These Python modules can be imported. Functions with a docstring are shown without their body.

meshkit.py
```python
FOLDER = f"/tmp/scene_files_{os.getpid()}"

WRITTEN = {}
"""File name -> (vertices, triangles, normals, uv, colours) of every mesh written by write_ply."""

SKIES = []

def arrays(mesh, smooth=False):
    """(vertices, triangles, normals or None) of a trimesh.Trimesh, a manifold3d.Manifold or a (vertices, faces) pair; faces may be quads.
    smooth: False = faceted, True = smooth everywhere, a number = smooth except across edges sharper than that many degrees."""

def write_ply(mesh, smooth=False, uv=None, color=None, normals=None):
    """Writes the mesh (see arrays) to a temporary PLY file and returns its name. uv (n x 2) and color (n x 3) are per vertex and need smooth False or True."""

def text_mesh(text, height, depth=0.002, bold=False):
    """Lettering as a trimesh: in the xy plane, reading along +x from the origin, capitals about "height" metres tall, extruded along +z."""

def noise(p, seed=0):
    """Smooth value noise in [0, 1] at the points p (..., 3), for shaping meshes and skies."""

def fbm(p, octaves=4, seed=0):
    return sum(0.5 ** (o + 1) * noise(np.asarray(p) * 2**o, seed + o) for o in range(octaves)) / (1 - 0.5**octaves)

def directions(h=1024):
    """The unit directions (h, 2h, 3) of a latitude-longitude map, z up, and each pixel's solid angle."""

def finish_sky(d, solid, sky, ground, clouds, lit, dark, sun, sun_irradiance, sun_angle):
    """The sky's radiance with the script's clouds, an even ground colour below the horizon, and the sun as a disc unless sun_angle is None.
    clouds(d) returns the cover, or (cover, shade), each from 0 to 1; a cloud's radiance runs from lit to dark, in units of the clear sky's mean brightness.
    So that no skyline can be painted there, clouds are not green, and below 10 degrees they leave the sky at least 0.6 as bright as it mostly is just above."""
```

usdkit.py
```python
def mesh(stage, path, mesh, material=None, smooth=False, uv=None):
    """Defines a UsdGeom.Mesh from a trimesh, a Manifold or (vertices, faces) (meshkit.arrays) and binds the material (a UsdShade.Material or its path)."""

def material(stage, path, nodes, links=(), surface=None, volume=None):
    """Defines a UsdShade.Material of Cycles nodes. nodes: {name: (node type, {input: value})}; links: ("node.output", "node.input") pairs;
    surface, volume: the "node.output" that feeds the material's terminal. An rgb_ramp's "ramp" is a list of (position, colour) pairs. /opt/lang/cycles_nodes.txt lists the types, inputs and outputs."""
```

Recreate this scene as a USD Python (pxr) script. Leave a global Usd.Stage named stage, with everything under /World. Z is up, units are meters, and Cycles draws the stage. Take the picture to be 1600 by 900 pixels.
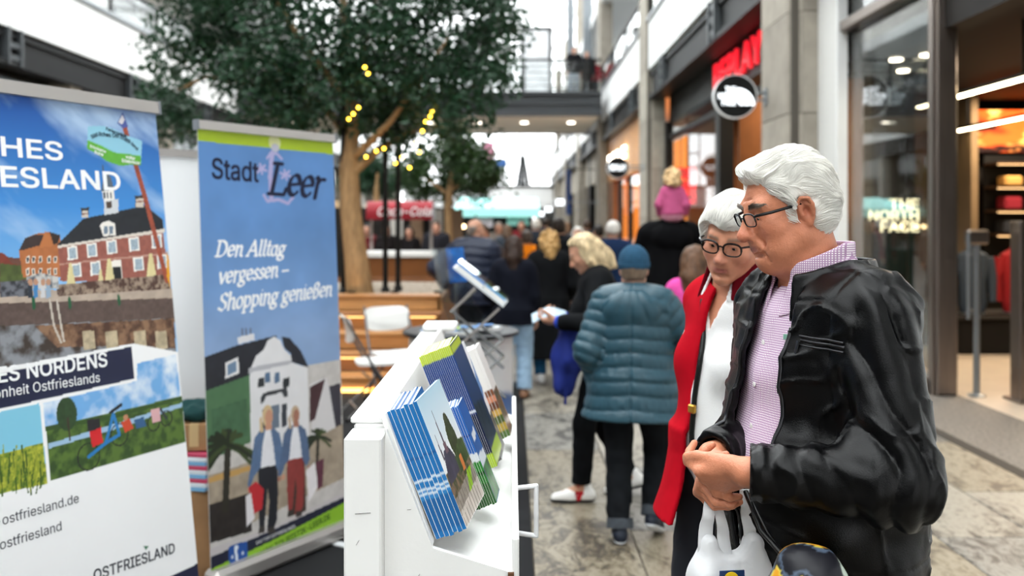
import math, random
import numpy as np, trimesh, shapely, usdkit, meshkit
from shapely.geometry import Polygon, LineString, Point, box as sbox
from pxr import Usd, UsdGeom, UsdLux, UsdShade, Sdf, Gf, Vt

# ------------------------------------------------------------------ camera, sky, light, exposure
EYE, FPX, HORIZ = 1.62, 1500.0, 345.0
stage = Usd.Stage.CreateInMemory()
UsdGeom.SetStageUpAxis(stage, 'Z'); UsdGeom.SetStageMetersPerUnit(stage, 1.0)
UsdGeom.Xform.Define(stage, '/World')
cam = UsdGeom.Camera.Define(stage, '/World/camera')
cam.AddTranslateOp().Set(Gf.Vec3d(0, 0, EYE)); cam.AddRotateXOp().Set(90.0)
cam.CreateHorizontalApertureAttr(36.0); cam.CreateVerticalApertureAttr(20.25)
cam.CreateFocalLengthAttr(FPX / 1600 * 36)
cam.CreateVerticalApertureOffsetAttr(-(450 - HORIZ) / 1600 * 36)
cam.CreateClippingRangeAttr(Gf.Vec2f(0.05, 400))
cam.CreateFStopAttr(2.8); cam.CreateFocusDistanceAttr(2.02)
cam.CreateExposureAttr(1.15)
dome = UsdLux.DomeLight.Define(stage, '/World/sky')
dome.CreateIntensityAttr(0.8); dome.CreateColorAttr(Gf.Vec3f(0.97, 0.99, 1.0))

# ------------------------------------------------------------------ helpers
PI = math.pi
rng = np.random.default_rng(7)
def lin(c):
    if isinstance(c, str):
        c = [int(c[i:i + 2], 16) / 255 for i in (1, 3, 5)]
    c = np.asarray(c, float)
    return np.where(c <= 0.04045, c / 12.92, ((c + 0.055) / 1.055) ** 2.4)
def pix(px, py, Y):                      # measured point of the photograph at a known depth -> metres
    return np.array([(px - 800) / FPX * Y, Y, EYE + (HORIZ - py) / FPX * Y])
MATS = {}
def mat(name, col='#808080', rough=.5, metal=0., var=0., vs=6., bump=0., bs=60., spec=.3, emit=None, es=0., coat=0., sheen=0., vcol=False, detail=4., stretch=None, bdist=.004, sss=0.):
    if name in MATS: return MATS[name]
    n = {'p': ('principled_bsdf', {'roughness': rough, 'metallic': metal, 'specular_ior_level': spec, 'coat_weight': coat, 'sheen_weight': sheen})}
    L = []
    c = lin(col)
    tc = ('texture_coordinate', {})
    src = 'tc.object'
    if (var or bump):
        n['tc'] = tc
        if stretch is not None:
            n['mp'] = ('mapping', {'scale': stretch}); L.append(('tc.object', 'mp.vector')); src = 'mp.vector'
    if vcol:
        n['at'] = ('attribute', {'attribute': 'col'})
        L.append(('at.color', 'p.base_color'))
    elif var:
        n['nz'] = ('noise_texture', {'scale': vs, 'detail': detail, 'roughness': .6}); L.append((src, 'nz.vector'))
        n['rp'] = ('rgb_ramp', {'ramp': [(.28, np.clip(c * (1 - var), 0, 1)), (.5, c), (.72, np.clip(c * (1 + var), 0, 1))]})
        L += [('nz.fac', 'rp.fac'), ('rp.color', 'p.base_color')]
    else:
        n['p'][1]['base_color'] = c
    if emit is not None:
        n['p'][1]['emission_color'] = lin(emit); n['p'][1]['emission_strength'] = es
    if vcol and es:
        L.append(('at.color', 'p.emission_color')); n['p'][1]['emission_strength'] = es
    if sss:
        n['p'][1].update(subsurface_weight=sss, subsurface_scale=.01, subsurface_radius=(1, .35, .2))
    if bump:
        n['bz'] = ('noise_texture', {'scale': bs, 'detail': 4., 'roughness': .6}); L.append((src, 'bz.vector'))
        n['bm'] = ('bump', {'strength': bump, 'distance': bdist}); L += [('bz.fac', 'bm.height'), ('bm.normal', 'p.normal')]
    MATS[name] = usdkit.material(stage, '/World/Looks/' + name, n, L, surface='p.BSDF')
    return MATS[name]
def glassmat(name, tint=(1, 1, 1), ior=1.5, rough=0.0, pw=5.):
    if name in MATS: return MATS[name]
    f0 = ((ior - 1) / (ior + 1)) ** 2
    n = {'t': ('transparent_bsdf', {'color': tint}), 'g': ('glossy_bsdf', {'roughness': rough, 'color': (1, 1, 1)}), 'lw': ('layer_weight', {'blend': .5}),
         'pw': ('math', {'math_type': 'power', 'value2': pw}), 'ma': ('math', {'math_type': 'multiply_add', 'value2': 1 - f0, 'value3': f0}), 'm': ('mix_closure', {})}
    MATS[name] = usdkit.material(stage, '/World/Looks/' + name, n, [('lw.facing', 'pw.value1'), ('pw.value', 'ma.value1'), ('ma.value', 'm.fac'), ('t.BSDF', 'm.closure1'), ('g.BSDF', 'm.closure2')], surface='m.closure')
    return MATS[name]
def emat(name, col, s):
    if name in MATS: return MATS[name]
    MATS[name] = usdkit.material(stage, '/World/Looks/' + name, {'e': ('emission', {'color': lin(col), 'strength': s})}, [], surface='e.emission')
    return MATS[name]

USED = {}
def numbered(parent, name):
    k = (parent, name); i = USED.get(k, -1) + 1; USED[k] = i
    return name if i == 0 else f'{name}_{i:03d}'
def setcd(p, label=None, cat=None, group=None, kind=None):
    for k, v in (('label', label), ('category', cat), ('group', group), ('kind', kind)):
        if v: p.SetCustomDataByKey(k, v)
    return p
def thing(name, label, cat, loc=(0, 0, 0), rotz=0., group=None, kind=None):
    path = '/World/' + numbered('/World', name)
    x = UsdGeom.Xform.Define(stage, path); x.AddTranslateOp().Set(Gf.Vec3d(*map(float, loc)))
    x.AddRotateZOp().Set(float(rotz))
    return setcd(x.GetPrim(), label, cat, group, kind)
def obj(name, mesh, material, parent=None, smooth=False, label=None, cat=None, group=None, kind=None, colors=None):
    par = str(parent.GetPath()) if parent is not None else '/World'
    path = par + '/' + numbered(par, name)
    if colors is not None:
        v, f, n = meshkit.arrays(mesh, True if smooth else False)
    m = usdkit.mesh(stage, path, mesh, material, smooth=(True if (colors is not None and smooth) else smooth))
    if colors is not None:
        UsdGeom.PrimvarsAPI(m).CreatePrimvar('col', Sdf.ValueTypeNames.Color3fArray, 'vertex').Set(Vt.Vec3fArray.FromNumpy(np.ascontiguousarray(colors, np.float32)))
    return setcd(m.GetPrim(), label, cat, group, kind)
def curves(name, pts, counts, widths, material, parent, label=None):
    par = str(parent.GetPath())
    path = par + '/' + numbered(par, name)
    c = UsdGeom.BasisCurves.Define(stage, path)
    c.CreateTypeAttr('linear'); c.CreatePointsAttr(Vt.Vec3fArray.FromNumpy(np.asarray(pts, np.float32)))
    c.CreateCurveVertexCountsAttr(Vt.IntArray.FromNumpy(np.asarray(counts, np.int32)))
    c.CreateWidthsAttr(Vt.FloatArray.FromNumpy(np.asarray(widths, np.float32))); c.SetWidthsInterpolation('vertex')
    UsdShade.MaterialBindingAPI.Apply(c.GetPrim()).Bind(material)
    return setcd(c.GetPrim(), label, kind='stuff')
def dup(root, loc, rotz=0., label=None, group=None, scale=None):
    was = root.GetCustomData()
    path = '/World/' + numbered('/World', root.GetName())
    x = UsdGeom.Xform.Define(stage, path)
    p = x.GetPrim(); p.GetReferences().AddInternalReference(root.GetPath())
    x.ClearXformOpOrder()
    x.MakeMatrixXform().Set(Gf.Matrix4d().SetScale(scale or 1.0) * Gf.Matrix4d().SetRotate(Gf.Rotation(Gf.Vec3d(0, 0, 1), float(rotz))) * Gf.Matrix4d().SetTranslate(Gf.Vec3d(*map(float, loc))))
    p.SetInstanceable(True)
    return setcd(p, label or was.get('label'), was.get('category'), group or was.get('group'))
def cat_(*ms):
    return trimesh.util.concatenate([m for m in ms if m is not None])
def bx(x0, x1, y0, y1, z0, z1, bev=0.):
    if bev:
        w = np.array([x1 - x0, y1 - y0, z1 - z0]) / 2; b = min(bev, w.min() * .49)
        pts = np.array([[sx * (w[0] - (0 if a == 0 else b)), sy * (w[1] - (0 if a == 1 else b)), sz * (w[2] - (0 if a == 2 else b))]
                        for sx in (-1, 1) for sy in (-1, 1) for sz in (-1, 1) for a in range(3)])
        m = trimesh.convex.convex_hull(pts)
        m.apply_translation([(x0 + x1) / 2, (y0 + y1) / 2, (z0 + z1) / 2]); return m
    m = trimesh.creation.box([x1 - x0, y1 - y0, z1 - z0]); m.apply_translation([(x0 + x1) / 2, (y0 + y1) / 2, (z0 + z1) / 2]); return m
def frame_to(a, b):
    a = np.asarray(a, float); d = np.asarray(b, float) - a; L = np.linalg.norm(d); d /= L
    up = np.array([0, 0, 1.]) if abs(d[2]) < .95 else np.array([0, 1., 0])
    x = np.cross(up, d); x /= np.linalg.norm(x); y = np.cross(d, x)
    M = np.eye(4); M[:3, 0], M[:3, 1], M[:3, 2], M[:3, 3] = x, y, d, a
    return M, L
def bar(a, b, w, h=None):
    M, L = frame_to(a, b); m = trimesh.creation.box([w, h or w, L]); m.apply_translation([0, 0, L / 2]); m.apply_transform(M); return m
def rod(a, b, r, r2=None, n=12):
    return tube([a, b], [r, r if r2 is None else r2], n)
def tube(P, R, n=10, closed=False):
    P = np.asarray(P, float); R = np.full(len(P), R, float) if np.ndim(R) == 0 else np.asarray(R, float)
    T = np.gradient(P, axis=0); T /= np.maximum(np.linalg.norm(T, axis=1, keepdims=True), 1e-9)
    u = np.cross(T[0], [0, 0, 1.]) if abs(T[0][2]) < .9 else np.cross(T[0], [0, 1., 0])
    V = []
    a = np.linspace(0, 2 * PI, n, endpoint=False)
    for i in range(len(P)):
        u = u - T[i] * u.dot(T[i]); u /= np.linalg.norm(u); w = np.cross(T[i], u)
        V.append(P[i] + R[i] * (np.cos(a)[:, None] * u + np.sin(a)[:, None] * w))
    V = np.vstack(V + [P[:1], P[-1:]]); F = []
    for i in range(len(P) - 1):
        for j in range(n):
            p, q = i * n + j, i * n + (j + 1) % n
            F += [[p, q, q + n], [p, q + n, p + n]]
    m0, m1 = len(V) - 2, len(V) - 1
    for j in range(n):
        F += [[m0, (j + 1) % n, j], [m1, (len(P) - 1) * n + j, (len(P) - 1) * n + (j + 1) % n]]
    return trimesh.Trimesh(V, F, process=False)
def lathe(prof, n=32):
    return trimesh.creation.revolve(np.asarray(prof, float), sections=n)
def prism(poly, h):
    if not isinstance(poly, shapely.Geometry): poly = Polygon(poly)
    gs = [g for g in getattr(poly, 'geoms', [poly]) if g.geom_type == 'Polygon' and g.area > 1e-9]
    return cat_(*[trimesh.creation.extrude_polygon(g, h, engine='earcut') for g in gs])
def xf(m, R=None, t=(0, 0, 0)):
    m = m.copy(); M = np.eye(4)
    if R is not None: M[:3, :3] = R
    M[:3, 3] = t; m.apply_transform(M); return m
def basis(x, y, z): return np.array([x, y, z], float).T
FACE_CAM = basis((1, 0, 0), (0, 0, 1), (0, -1, 0))      # flat art (x right, y up, z out) turned to face -Y
def rz(deg):
    c, s = math.cos(math.radians(deg)), math.sin(math.radians(deg)); return np.array([[c, -s, 0], [s, c, 0], [0, 0, 1.]])
def rx(deg):
    c, s = math.cos(math.radians(deg)), math.sin(math.radians(deg)); return np.array([[1, 0, 0], [0, c, -s], [0, s, c]])
def ry(deg):
    c, s = math.cos(math.radians(deg)), math.sin(math.radians(deg)); return np.array([[c, 0, s], [0, 1, 0], [-s, 0, c]])
def text(s, h, depth=.002, bold=False, sx=1., shear=0., center=False):
    m = meshkit.text_mesh(s, h, depth, bold)
    v = m.vertices.copy(); v[:, 0] = v[:, 0] * sx + v[:, 1] * shear
    if center: v[:, 0] -= (v[:, 0].min() + v[:, 0].max()) / 2
    return trimesh.Trimesh(v, m.faces, process=False)
def box_w(m): return m.bounds[1][0] - m.bounds[0][0]
# ------------------------------------------------------------------ the setting
XR, XL, YB, YE = 3.6, -10.3, -14.0, 92.0
m_stone = mat('pillar_stone', '#968f84', .75, var=.16, vs=3., bump=.25, bs=45)
m_stone2 = mat('pillar_stone_light', '#a39c90', .75, var=.14, vs=4., bump=.25, bs=45)
m_white = mat('fascia_white', '#e9eaea', .55, var=.03, vs=1.5)
m_dark = mat('dark_steel', '#151618', .5, var=.15, vs=3., spec=.15)
m_black = mat('black_paint', '#0d0d0e', .5)
m_shopdark = mat('shop_dark', '#17130f', .6, var=.2, vs=2.)
m_rail = mat('rail_grey', '#8d9296', .35, .7)
m_steel = mat('brushed_steel', '#8a7f78', .33, .9, var=.12, vs=3., stretch=(8, 8, .6))
m_brown = mat('shop_brown', '#7c4f2c', .6, var=.2, vs=2.)
m_orange = mat('wood_orange', '#c98d4e', .5, var=.15, vs=3., stretch=(.6, .6, 4))
m_pane = glassmat('pane', (.93, .95, .95), 1.5)
m_panedark = glassmat('pane_shop', (.84, .86, .86), 1.6)
m_grout = mat('grout', '#57524b', .9)
m_sett = mat('sett_floor', '#6d665e', .6, var=.55, vs=38., detail=3., bump=.3, bs=60)
m_lit = emat('lit_white', '#fff4e0', 5.0)
m_litcool = emat('lit_cool', '#f4fbff', 1.6)
m_litwarm = emat('lit_warm', '#ffb765', 3.0)
def slate(name, c1, c2, c3, seed):
    c1, c2, c3 = (tuple(np.power(lin(c) * .62, 1 / 2.2)) for c in (c1, c2, c3))
    n = {'tc': ('texture_coordinate', {}), 'mp': ('mapping', {'location': (seed * 3.1, seed * 1.7, 0), 'scale': (1.6, .8, 1)}),
         'n1': ('noise_texture', {'scale': 1.5, 'detail': 10., 'roughness': .7, 'distortion': 1.6}), 'n2': ('noise_texture', {'scale': 5., 'detail': 7., 'roughness': .7, 'distortion': 2.2}),
         'mx': ('math', {'math_type': 'multiply_add', 'value2': .5}), 'ha': ('math', {'math_type': 'multiply', 'value2': .5}),
         'rp': ('rgb_ramp', {'ramp': [(.36, lin(c1) * .5), (.44, lin(c1)), (.49, lin(c2)), (.54, lin(c3)), (.60, lin(c2)), (.66, lin(c1)), (.72, lin(c3))]}),
         'bm': ('bump', {'strength': .35, 'distance': .006}), 'p': ('principled_bsdf', {'roughness': .42, 'specular_ior_level': .45})}
    L = [('tc.object', 'mp.vector'), ('mp.vector', 'n1.vector'), ('mp.vector', 'n2.vector'), ('n1.fac', 'mx.value1'), ('n2.fac', 'ha.value1'), ('ha.value', 'mx.value3'),
         ('mx.value', 'rp.fac'), ('rp.color', 'p.base_color'), ('n2.fac', 'bm.height'), ('bm.normal', 'p.normal')]
    return usdkit.material(stage, '/World/Looks/' + name, n, L, surface='p.BSDF')
m_slate = [slate('slate_warm', '#5d5346', '#93876f', '#b3a791', 1), slate('slate_grey', '#4d4a45', '#86827a', '#aaa69c', 2), slate('slate_pale', '#625c53', '#a09889', '#bcb4a4', 3)]

# floor
fl = setcd(UsdGeom.Xform.Define(stage, '/World/floor').GetPrim(), 'pale slate paved mall floor running between the shops', kind='structure')
obj('subfloor', bx(XL - 4, 12, YB, YE + 4, -.3, -.012), m_grout, fl)
for i in range(6):
    x0 = .1 + i * .52; y = 1.6 - (i * .47) % 1.3
    while y < 19:
        L = 1.3
        obj('floor_slab', bx(x0 + .004, x0 + .516, y + .004, y + L - .004, -.014, -.002 + .001 * rng.random(), .003), m_slate[int(rng.integers(3))], fl)
        y += L
obj('far_paving', bx(.1, 3.22, 20.5, YE, -.014, -.001), m_slate[0], fl)
obj('far_paving', bx(XL, .09, YB, YE, -.014, -.001), m_slate[1], fl)
obj('far_paving', bx(.1, 3.22, YB, 0.2, -.014, -.001), m_slate[2], fl)
obj('drain_channel', bx(3.22, 3.32, YB, YE, -.014, .0005), mat('drain', '#26231f', .6), fl)
obj('sett_border', bx(3.32, 4.14, YB, YE, -.014, 0.), m_sett, fl)
mt = obj('floor_mat', bx(-3.1, .1, 1.2, 9.6, 0., .008, .003), mat('mat_black', '#121315', .95, var=.25, vs=200., detail=1.), None,
         label='flat black carpet laid under the banners and the white rack', cat='carpet')

# pillars on the right (stone blocks on a core)
ZJ = [-.0, .4, 1.7, 3.0, 4.3, 5.6, 6.9, 8.2, 9.5, 10.8, 13.8]
def pillar(y0, y1, label, blocks=True, x0=3.55, x1=4.05):
    t = thing('pillar', label, 'pillar', (0, 0, 0), kind='structure')
    if not blocks:
        obj('shaft', bx(x0, x1, y0, y1, 0, 13.8), m_stone, t); return
    obj('core', bx(x0 + .03, x1, y0 + .03, y1 - .03, 0, 13.8), m_grout, t)
    for k in range(len(ZJ) - 1):
        g = .006; a, b = ZJ[k] + g, ZJ[k + 1] - g
        pl = Polygon([(x0 + .12, y0), (x1 - .06, y0), (x1 - .06, y1), (x0 + .12, y1), (x0, y1 - .14), (x0, y0 + .14)])
        obj('stone_block', xf(prism(Polygon([(x0 + .16, y0), (x1, y0), (x1, y0 + .5), (x0 + .16, y0 + .5)]), b - a), t=(0, 0, a)), m_stone2 if k % 2 else m_stone, t)
        obj('stone_block', xf(prism(Polygon([(x0, y0 + .13), (x0 + .155, y0), (x0 + .155, y1), (x0, y1 - .1)]), b - a), t=(0, 0, a)), m_stone if k % 2 else m_stone2, t)
        if y0 < 20: obj('stone_block', bx(x0 + .16, x1, y0 + .51, y1, a, b), m_stone, t)
pillar(12.24, 13.76, 'stone clad pillar beside the round sign, nearest of the row')
pillar(25.3, 26.9, 'stone clad pillar left of the shop with red letters')
for k, y in enumerate((38.6, 51.6, 64.6, 77.6)):
    pillar(y, y + 1.4, f'distant stone pillar, number {k + 3} along the right-hand row', False)
pillar(-3.4, -1.9, 'stone pillar behind the viewpoint', False)

def bolts(y, z0, z1, x, s):
    return None
# right wall: white band, dark girder, handrail, upper storey
wr = setcd(UsdGeom.Xform.Define(stage, '/World/wall_right').GetPrim(), 'right-hand gallery wall with white band over a dark girder', kind='structure')
def gallery(par, X, s, ys):
    """s=+1: wall on the right (mall at smaller x), -1: on the left."""
    def B(x0, x1, *r, **k):
        a, b = X + s * x0, X + s * x1
        return bx(min(a, b), max(a, b), *r, **k)
    for (y0, y1) in ys:
        obj('white_band', B(0, .25, y0, y1, 5.6, 6.84), m_white, par)
        obj('girder', cat_(B(.10, .4, y0, y1, 4.9, 5.62), B(.0, .4, y0, y1, 4.82, 4.92), B(.04, .12, y0, y1, 5.42, 5.5)), m_dark, par)
        obj('handrail', B(-.06, .2, y0, y1, 6.84, 6.98, bev=.03), m_rail, par)
        obj('balustrade_glass', B(.05, .07, y0, y1, 7.0, 7.75), m_pane, par)
        obj('rail_top', B(.02, .1, y0, y1, 7.75, 7.82), m_dark, par)
        n = max(2, int((y1 - y0) / 3.1))
        for k in range(n + 1):
            y = y0 + (y1 - y0) * k / n
            obj('rail_post', B(.02, .1, y - .04, y + .04, 6.98, 7.75), m_dark, par)
    obj('upper_slab', B(.25, 3.3, YB, YE, 5.7, 6.5), m_white, par)
    obj('upper_wall', B(3.0, 3.3, YB, YE, 6.5, 13.8), mat('upper_wall', '#cfcdc8', .6, var=.06, vs=.7), par)
    for k in range(16):
        y = 4 + k * 5.6
        obj('upper_window', B(2.96, 3.0, y, y + 3.6, 6.9, 9.6), mat('upper_window_dark', '#2a3136', .12), par)
        obj('upper_mullion', cat_(B(2.9, 2.97, y + 1.75, y + 1.85, 6.9, 9.6), B(2.9, 2.97, y, y + 3.6, 8.6, 8.7)), m_rail, par)
    obj('outer_wall', B(7.0, 7.2, YB, YE, 0, 13.8) if s > 0 else B(3.3, 3.5, YB, YE, 0, 13.8), m_white, par)  # added sheet out of view, blocks sky light leaking in from the side
    obj('upper_ceiling', B(.0, 3.3, YB, YE, 10.4, 10.9), m_white, par)
gallery(wr, XR, 1, [(-1.9, 12.24), (13.76, 25.3), (26.9, 38.6), (40., 51.6), (53., 64.6), (66., 77.6), (79., YE)])
for y in (17.3, 23.2, 29.2, 35.2, 43, 49, 56, 62):
    obj('girder_bracket', cat_(bx(XR - .03, XR + .1, y - .28, y - .2, 4.84, 5.6), bx(XR - .03, XR + .1, y + .2, y + .28, 4.84, 5.6), *[bx(XR + .0, XR + .1, y - .2, y + .2, z, z + .1) for z in (4.95, 5.2, 5.42)]), mat('bracket', '#55595c', .4, .5), wr)
wl = setcd(UsdGeom.Xform.Define(stage, '/World/wall_left').GetPrim(), 'left-hand gallery wall with white band over dark shop fronts', kind='structure')
gallery(wl, XL, -1, [(YB, 28), (28, 60), (60, YE)])
for y in (13.6, 19.9, 26.2, 32.5, 38.8, 45.1, 51.4, 57.7):
    obj('girder_bracket', cat_(bx(XL - .1, XL + .03, y - .3, y - .22, 4.84, 5.6), bx(XL - .1, XL + .03, y + .22, y + .3, 4.84, 5.6), *[bx(XL - .1, XL, y - .22, y + .22, z, z + .1) for z in (4.95, 5.2)]), MATS['bracket'], wl)
obj('shop_front', bx(XL - 1.2, XL - .9, YB, YE, 0, 5.69), m_shopdark, wl)
obj('shop_pane', bx(XL - .52, XL - .5, YB, YE, .1, 4.8), m_panedark, wl)
for k in range(14):
    y = 4 + k * 6.3
    obj('shop_pier', bx(XL - .6, XL - .1, y - .3, y + .3, 0, 4.85), m_stone, wl)
for k, (y, c) in enumerate(((40, 'lit_warm'), (52, 'lit_white'), (60, 'lit_warm'), (72, 'lit_white'))):
    obj('shop_light', bx(XL - .88, XL - .84, y, y + 4, 1.0, 2.9), mat('shopglow%d' % k, '#8a6a48', .7, emit='#ffcf96' if k % 2 == 0 else '#fff2e0', es=.9), wl)  # glowing panels stand in for lit shop interiors

# glazed roof
rf = setcd(UsdGeom.Xform.Define(stage, '/World/ceiling').GetPrim(), 'glazed roof on white steel rafters high above', kind='structure')
for k in range(17):
    y = YB + k * 6.4
    obj('rafter', bar((XL - 3.2, y, 13.8), (XR + 3.2, y, 14.1), .16, .35), m_white, rf)
for k in range(8):
    x = XL - 3 + k * 2.85
    obj('purlin', bx(x - .05, x + .05, YB, YE, 13.95, 14.1), m_white, rf)
obj('roof_pane', bx(XL - 3.2, XR + 3.2, YB, YE, 14.12, 14.14), glassmat('roof_glass', (.97, .98, .98), 1.25), rf)

# far end wall
we = setcd(UsdGeom.Xform.Define(stage, '/World/wall_end').GetPrim(), 'bright far end of the mall with a white band and windows', kind='structure')
obj('end_band', bx(XL, 4.5, YE - .3, YE, 2.9, 4.8), m_white, we)
obj('end_shop', bx(XL, 4.5, YE, YE + .3, 0, 2.9), m_shopdark, we)
obj('end_rail', bx(XL, 4.5, YE - .4, YE - .3, 4.8, 5.0), m_dark, we)
obj('end_slab', bx(XL, 4.5, YE, YE + 3, 4.4, 4.8), m_white, we)
for k in range(9):
    x = XL + k * 1.85
    obj('end_mullion', bx(x - .06, x + .06, YE + 2.8, YE + 3, 4.8, 13.8), m_rail, we)
for z in (8.2, 11.2): obj('end_transom', bx(XL, 4.5, YE + 2.8, YE + 3, z, z + .15), m_rail, we)
obj('end_window', bx(XL, 4.5, YE + 2.9, YE + 2.92, 4.8, 13.8), MATS['roof_glass'], we)

# added unseen wall behind the viewpoint, blocks light from that end
wb = setcd(UsdGeom.Xform.Define(stage, '/World/wall_back').GetPrim(), 'added unseen wall closing the mall behind the viewpoint, dark under a white band, blocks light', kind='structure')
obj('shop_front', bx(XL - 1, 4.5, YB - .3, YB, 0, 4.8), m_shopdark, wb); obj('white_band', bx(XL - 1, 4.5, YB - .2, YB + .1, 4.8, 6.9), m_white, wb)
obj('upper_wall', bx(XL - 3.3, 7, YB - .6, YB - .3, 6.5, 13.8), MATS['upper_wall'], wb)
for k in range(4): obj('upper_window', bx(XL + .6 + k * 3.4, XL + 3. + k * 3.4, YB - .3, YB - .26, 7.4, 9.8), MATS['upper_window_dark'], wb)

# footbridge
br = thing('footbridge', 'dark steel footbridge crossing the mall at first floor level', 'bridge', kind='structure')
BX0, BX1 = XL, 3.35
obj('girder', cat_(bx(BX0, BX1, 36, 36.25, 5.6, 6.42), bx(BX0, BX1, 35.86, 36.25, 5.56, 5.68), bx(BX0, BX1, 35.86, 36.25, 6.34, 6.46), bx(BX0, BX1, 35.92, 36.1, 5.98, 6.04)), mat('bridge_grey', '#3c3f42', .5), br)
obj('girder', bx(BX0, BX1, 43.8, 44.1, 5.6, 6.42), MATS['bridge_grey'], br)
obj('deck', bx(BX0, BX1, 36.25, 43.8, 6.2, 6.45), m_dark, br)
m_soffit = mat('soffit', '#f2ece2', .6)
for k in range(4): obj('soffit_panel', bx(BX0, BX1, 36.3 + k * 1.9, 36.3 + k * 1.9 + 1.86, 5.62 + .0 * k, 5.66), m_soffit, br)
for k in range(7):
    x = -9 + k * 1.9
    obj('soffit_lamp', xf(lathe([(0, 0), (.14, 0), (.14, .03), (0, .03)], 16), t=(x, 39.0, 5.59)), m_lit, br)
obj('rail_top', cat_(bx(BX0, BX1, 36.0, 36.08, 7.62, 7.7), *[rod((BX0, 36.04, z), (BX1, 36.04, z), .012, n=6) for z in (6.7, 6.95, 7.2, 7.42)]), m_dark, br)
for k in range(11):
    x = BX0 + .2 + k * 1.32
    obj('rail_post', bx(x - .03, x + .03, 36.0, 36.08, 6.42, 7.65), m_dark, br)
obj('balustrade_glass', bx(BX0, BX1, 36.1, 36.115, 6.5, 7.6), m_pane, br)
obj('rail_top', bx(BX0, BX1, 44.0, 44.08, 7.62, 7.7), m_dark, br)
for (px, w, h) in ((891, .3, 13.8), (918, .42, 13.8), (950, .4, 13.8)):
    x = (px - 800) / FPX * 44.6
    obj('roof_column', bx(x - w / 2, x + w / 2, 44.3, 44.7, 0 if px > 940 else 5.6, h), mat('column_grey', '#7d8388', .5), br)
po = thing('framed_poster', 'large pale poster in a dark frame beyond the footbridge rail', 'poster')
pa, pb = pix(817, 140, 43.4), pix(861, 42, 43.4)
obj('frame', cat_(bx(pb[0] - .1, pb[0] + .05, 43.4, 43.55, 6.45, pb[2]), bx(pa[0], pb[0], 43.4, 43.55, pb[2] - .12, pb[2]), bx(pa[0] - .1, pa[0] + .0, 43.4, 43.55, 6.45, pb[2])), m_dark, po)
obj('sheet', bx(pa[0], pb[0] - .1, 43.45, 43.5, 6.9, pb[2] - .12), mat('poster_pale', '#dcdde0', .6, var=.25, vs=1.2), po)

# ---------------- sporting goods shop (bay 0): window, steel post, doorway, interior
wn = thing('window_1', 'dark glazed shop window with steel transom behind the man', 'window', kind='structure')
obj('white_panel', bx(3.90, 4.02, 11.5, 12.235, 0, 5.6), mat('perf_white', '#d9d9d6', .6, var=.06, vs=30.), wn)
obj('panel_edge', bx(3.88, 4.0, 11.44, 11.5, 0, 5.6), m_white, wn)
obj('transom', bx(3.90, 4.06, 8.95, 11.44, 3.86, 4.0, bev=.02), m_steel, wn)
obj('sill', bx(3.90, 4.06, 8.95, 11.44, 0, .14), m_steel, wn)
obj('pane', bx(4.03, 4.042, 8.98, 11.44, .14, 3.86), m_panedark, wn)
obj('pane', bx(4.16, 4.172, 8.98, 11.44, .14, 3.86), m_panedark, wn)
obj('pane', bx(4.03, 4.042, 8.98, 11.44, 4.0, 5.6), m_panedark, wn)
obj('steel_post', cat_(bx(3.92, 4.12, 8.86, 9.0, 0, 5.6, bev=.02), bx(3.9, 3.925, 8.9, 9.0, 0, 5.6)), m_steel, wn)
sh = thing('shop_interior', 'dim interior of the sporting goods shop', 'shop interior', kind='structure')
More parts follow.
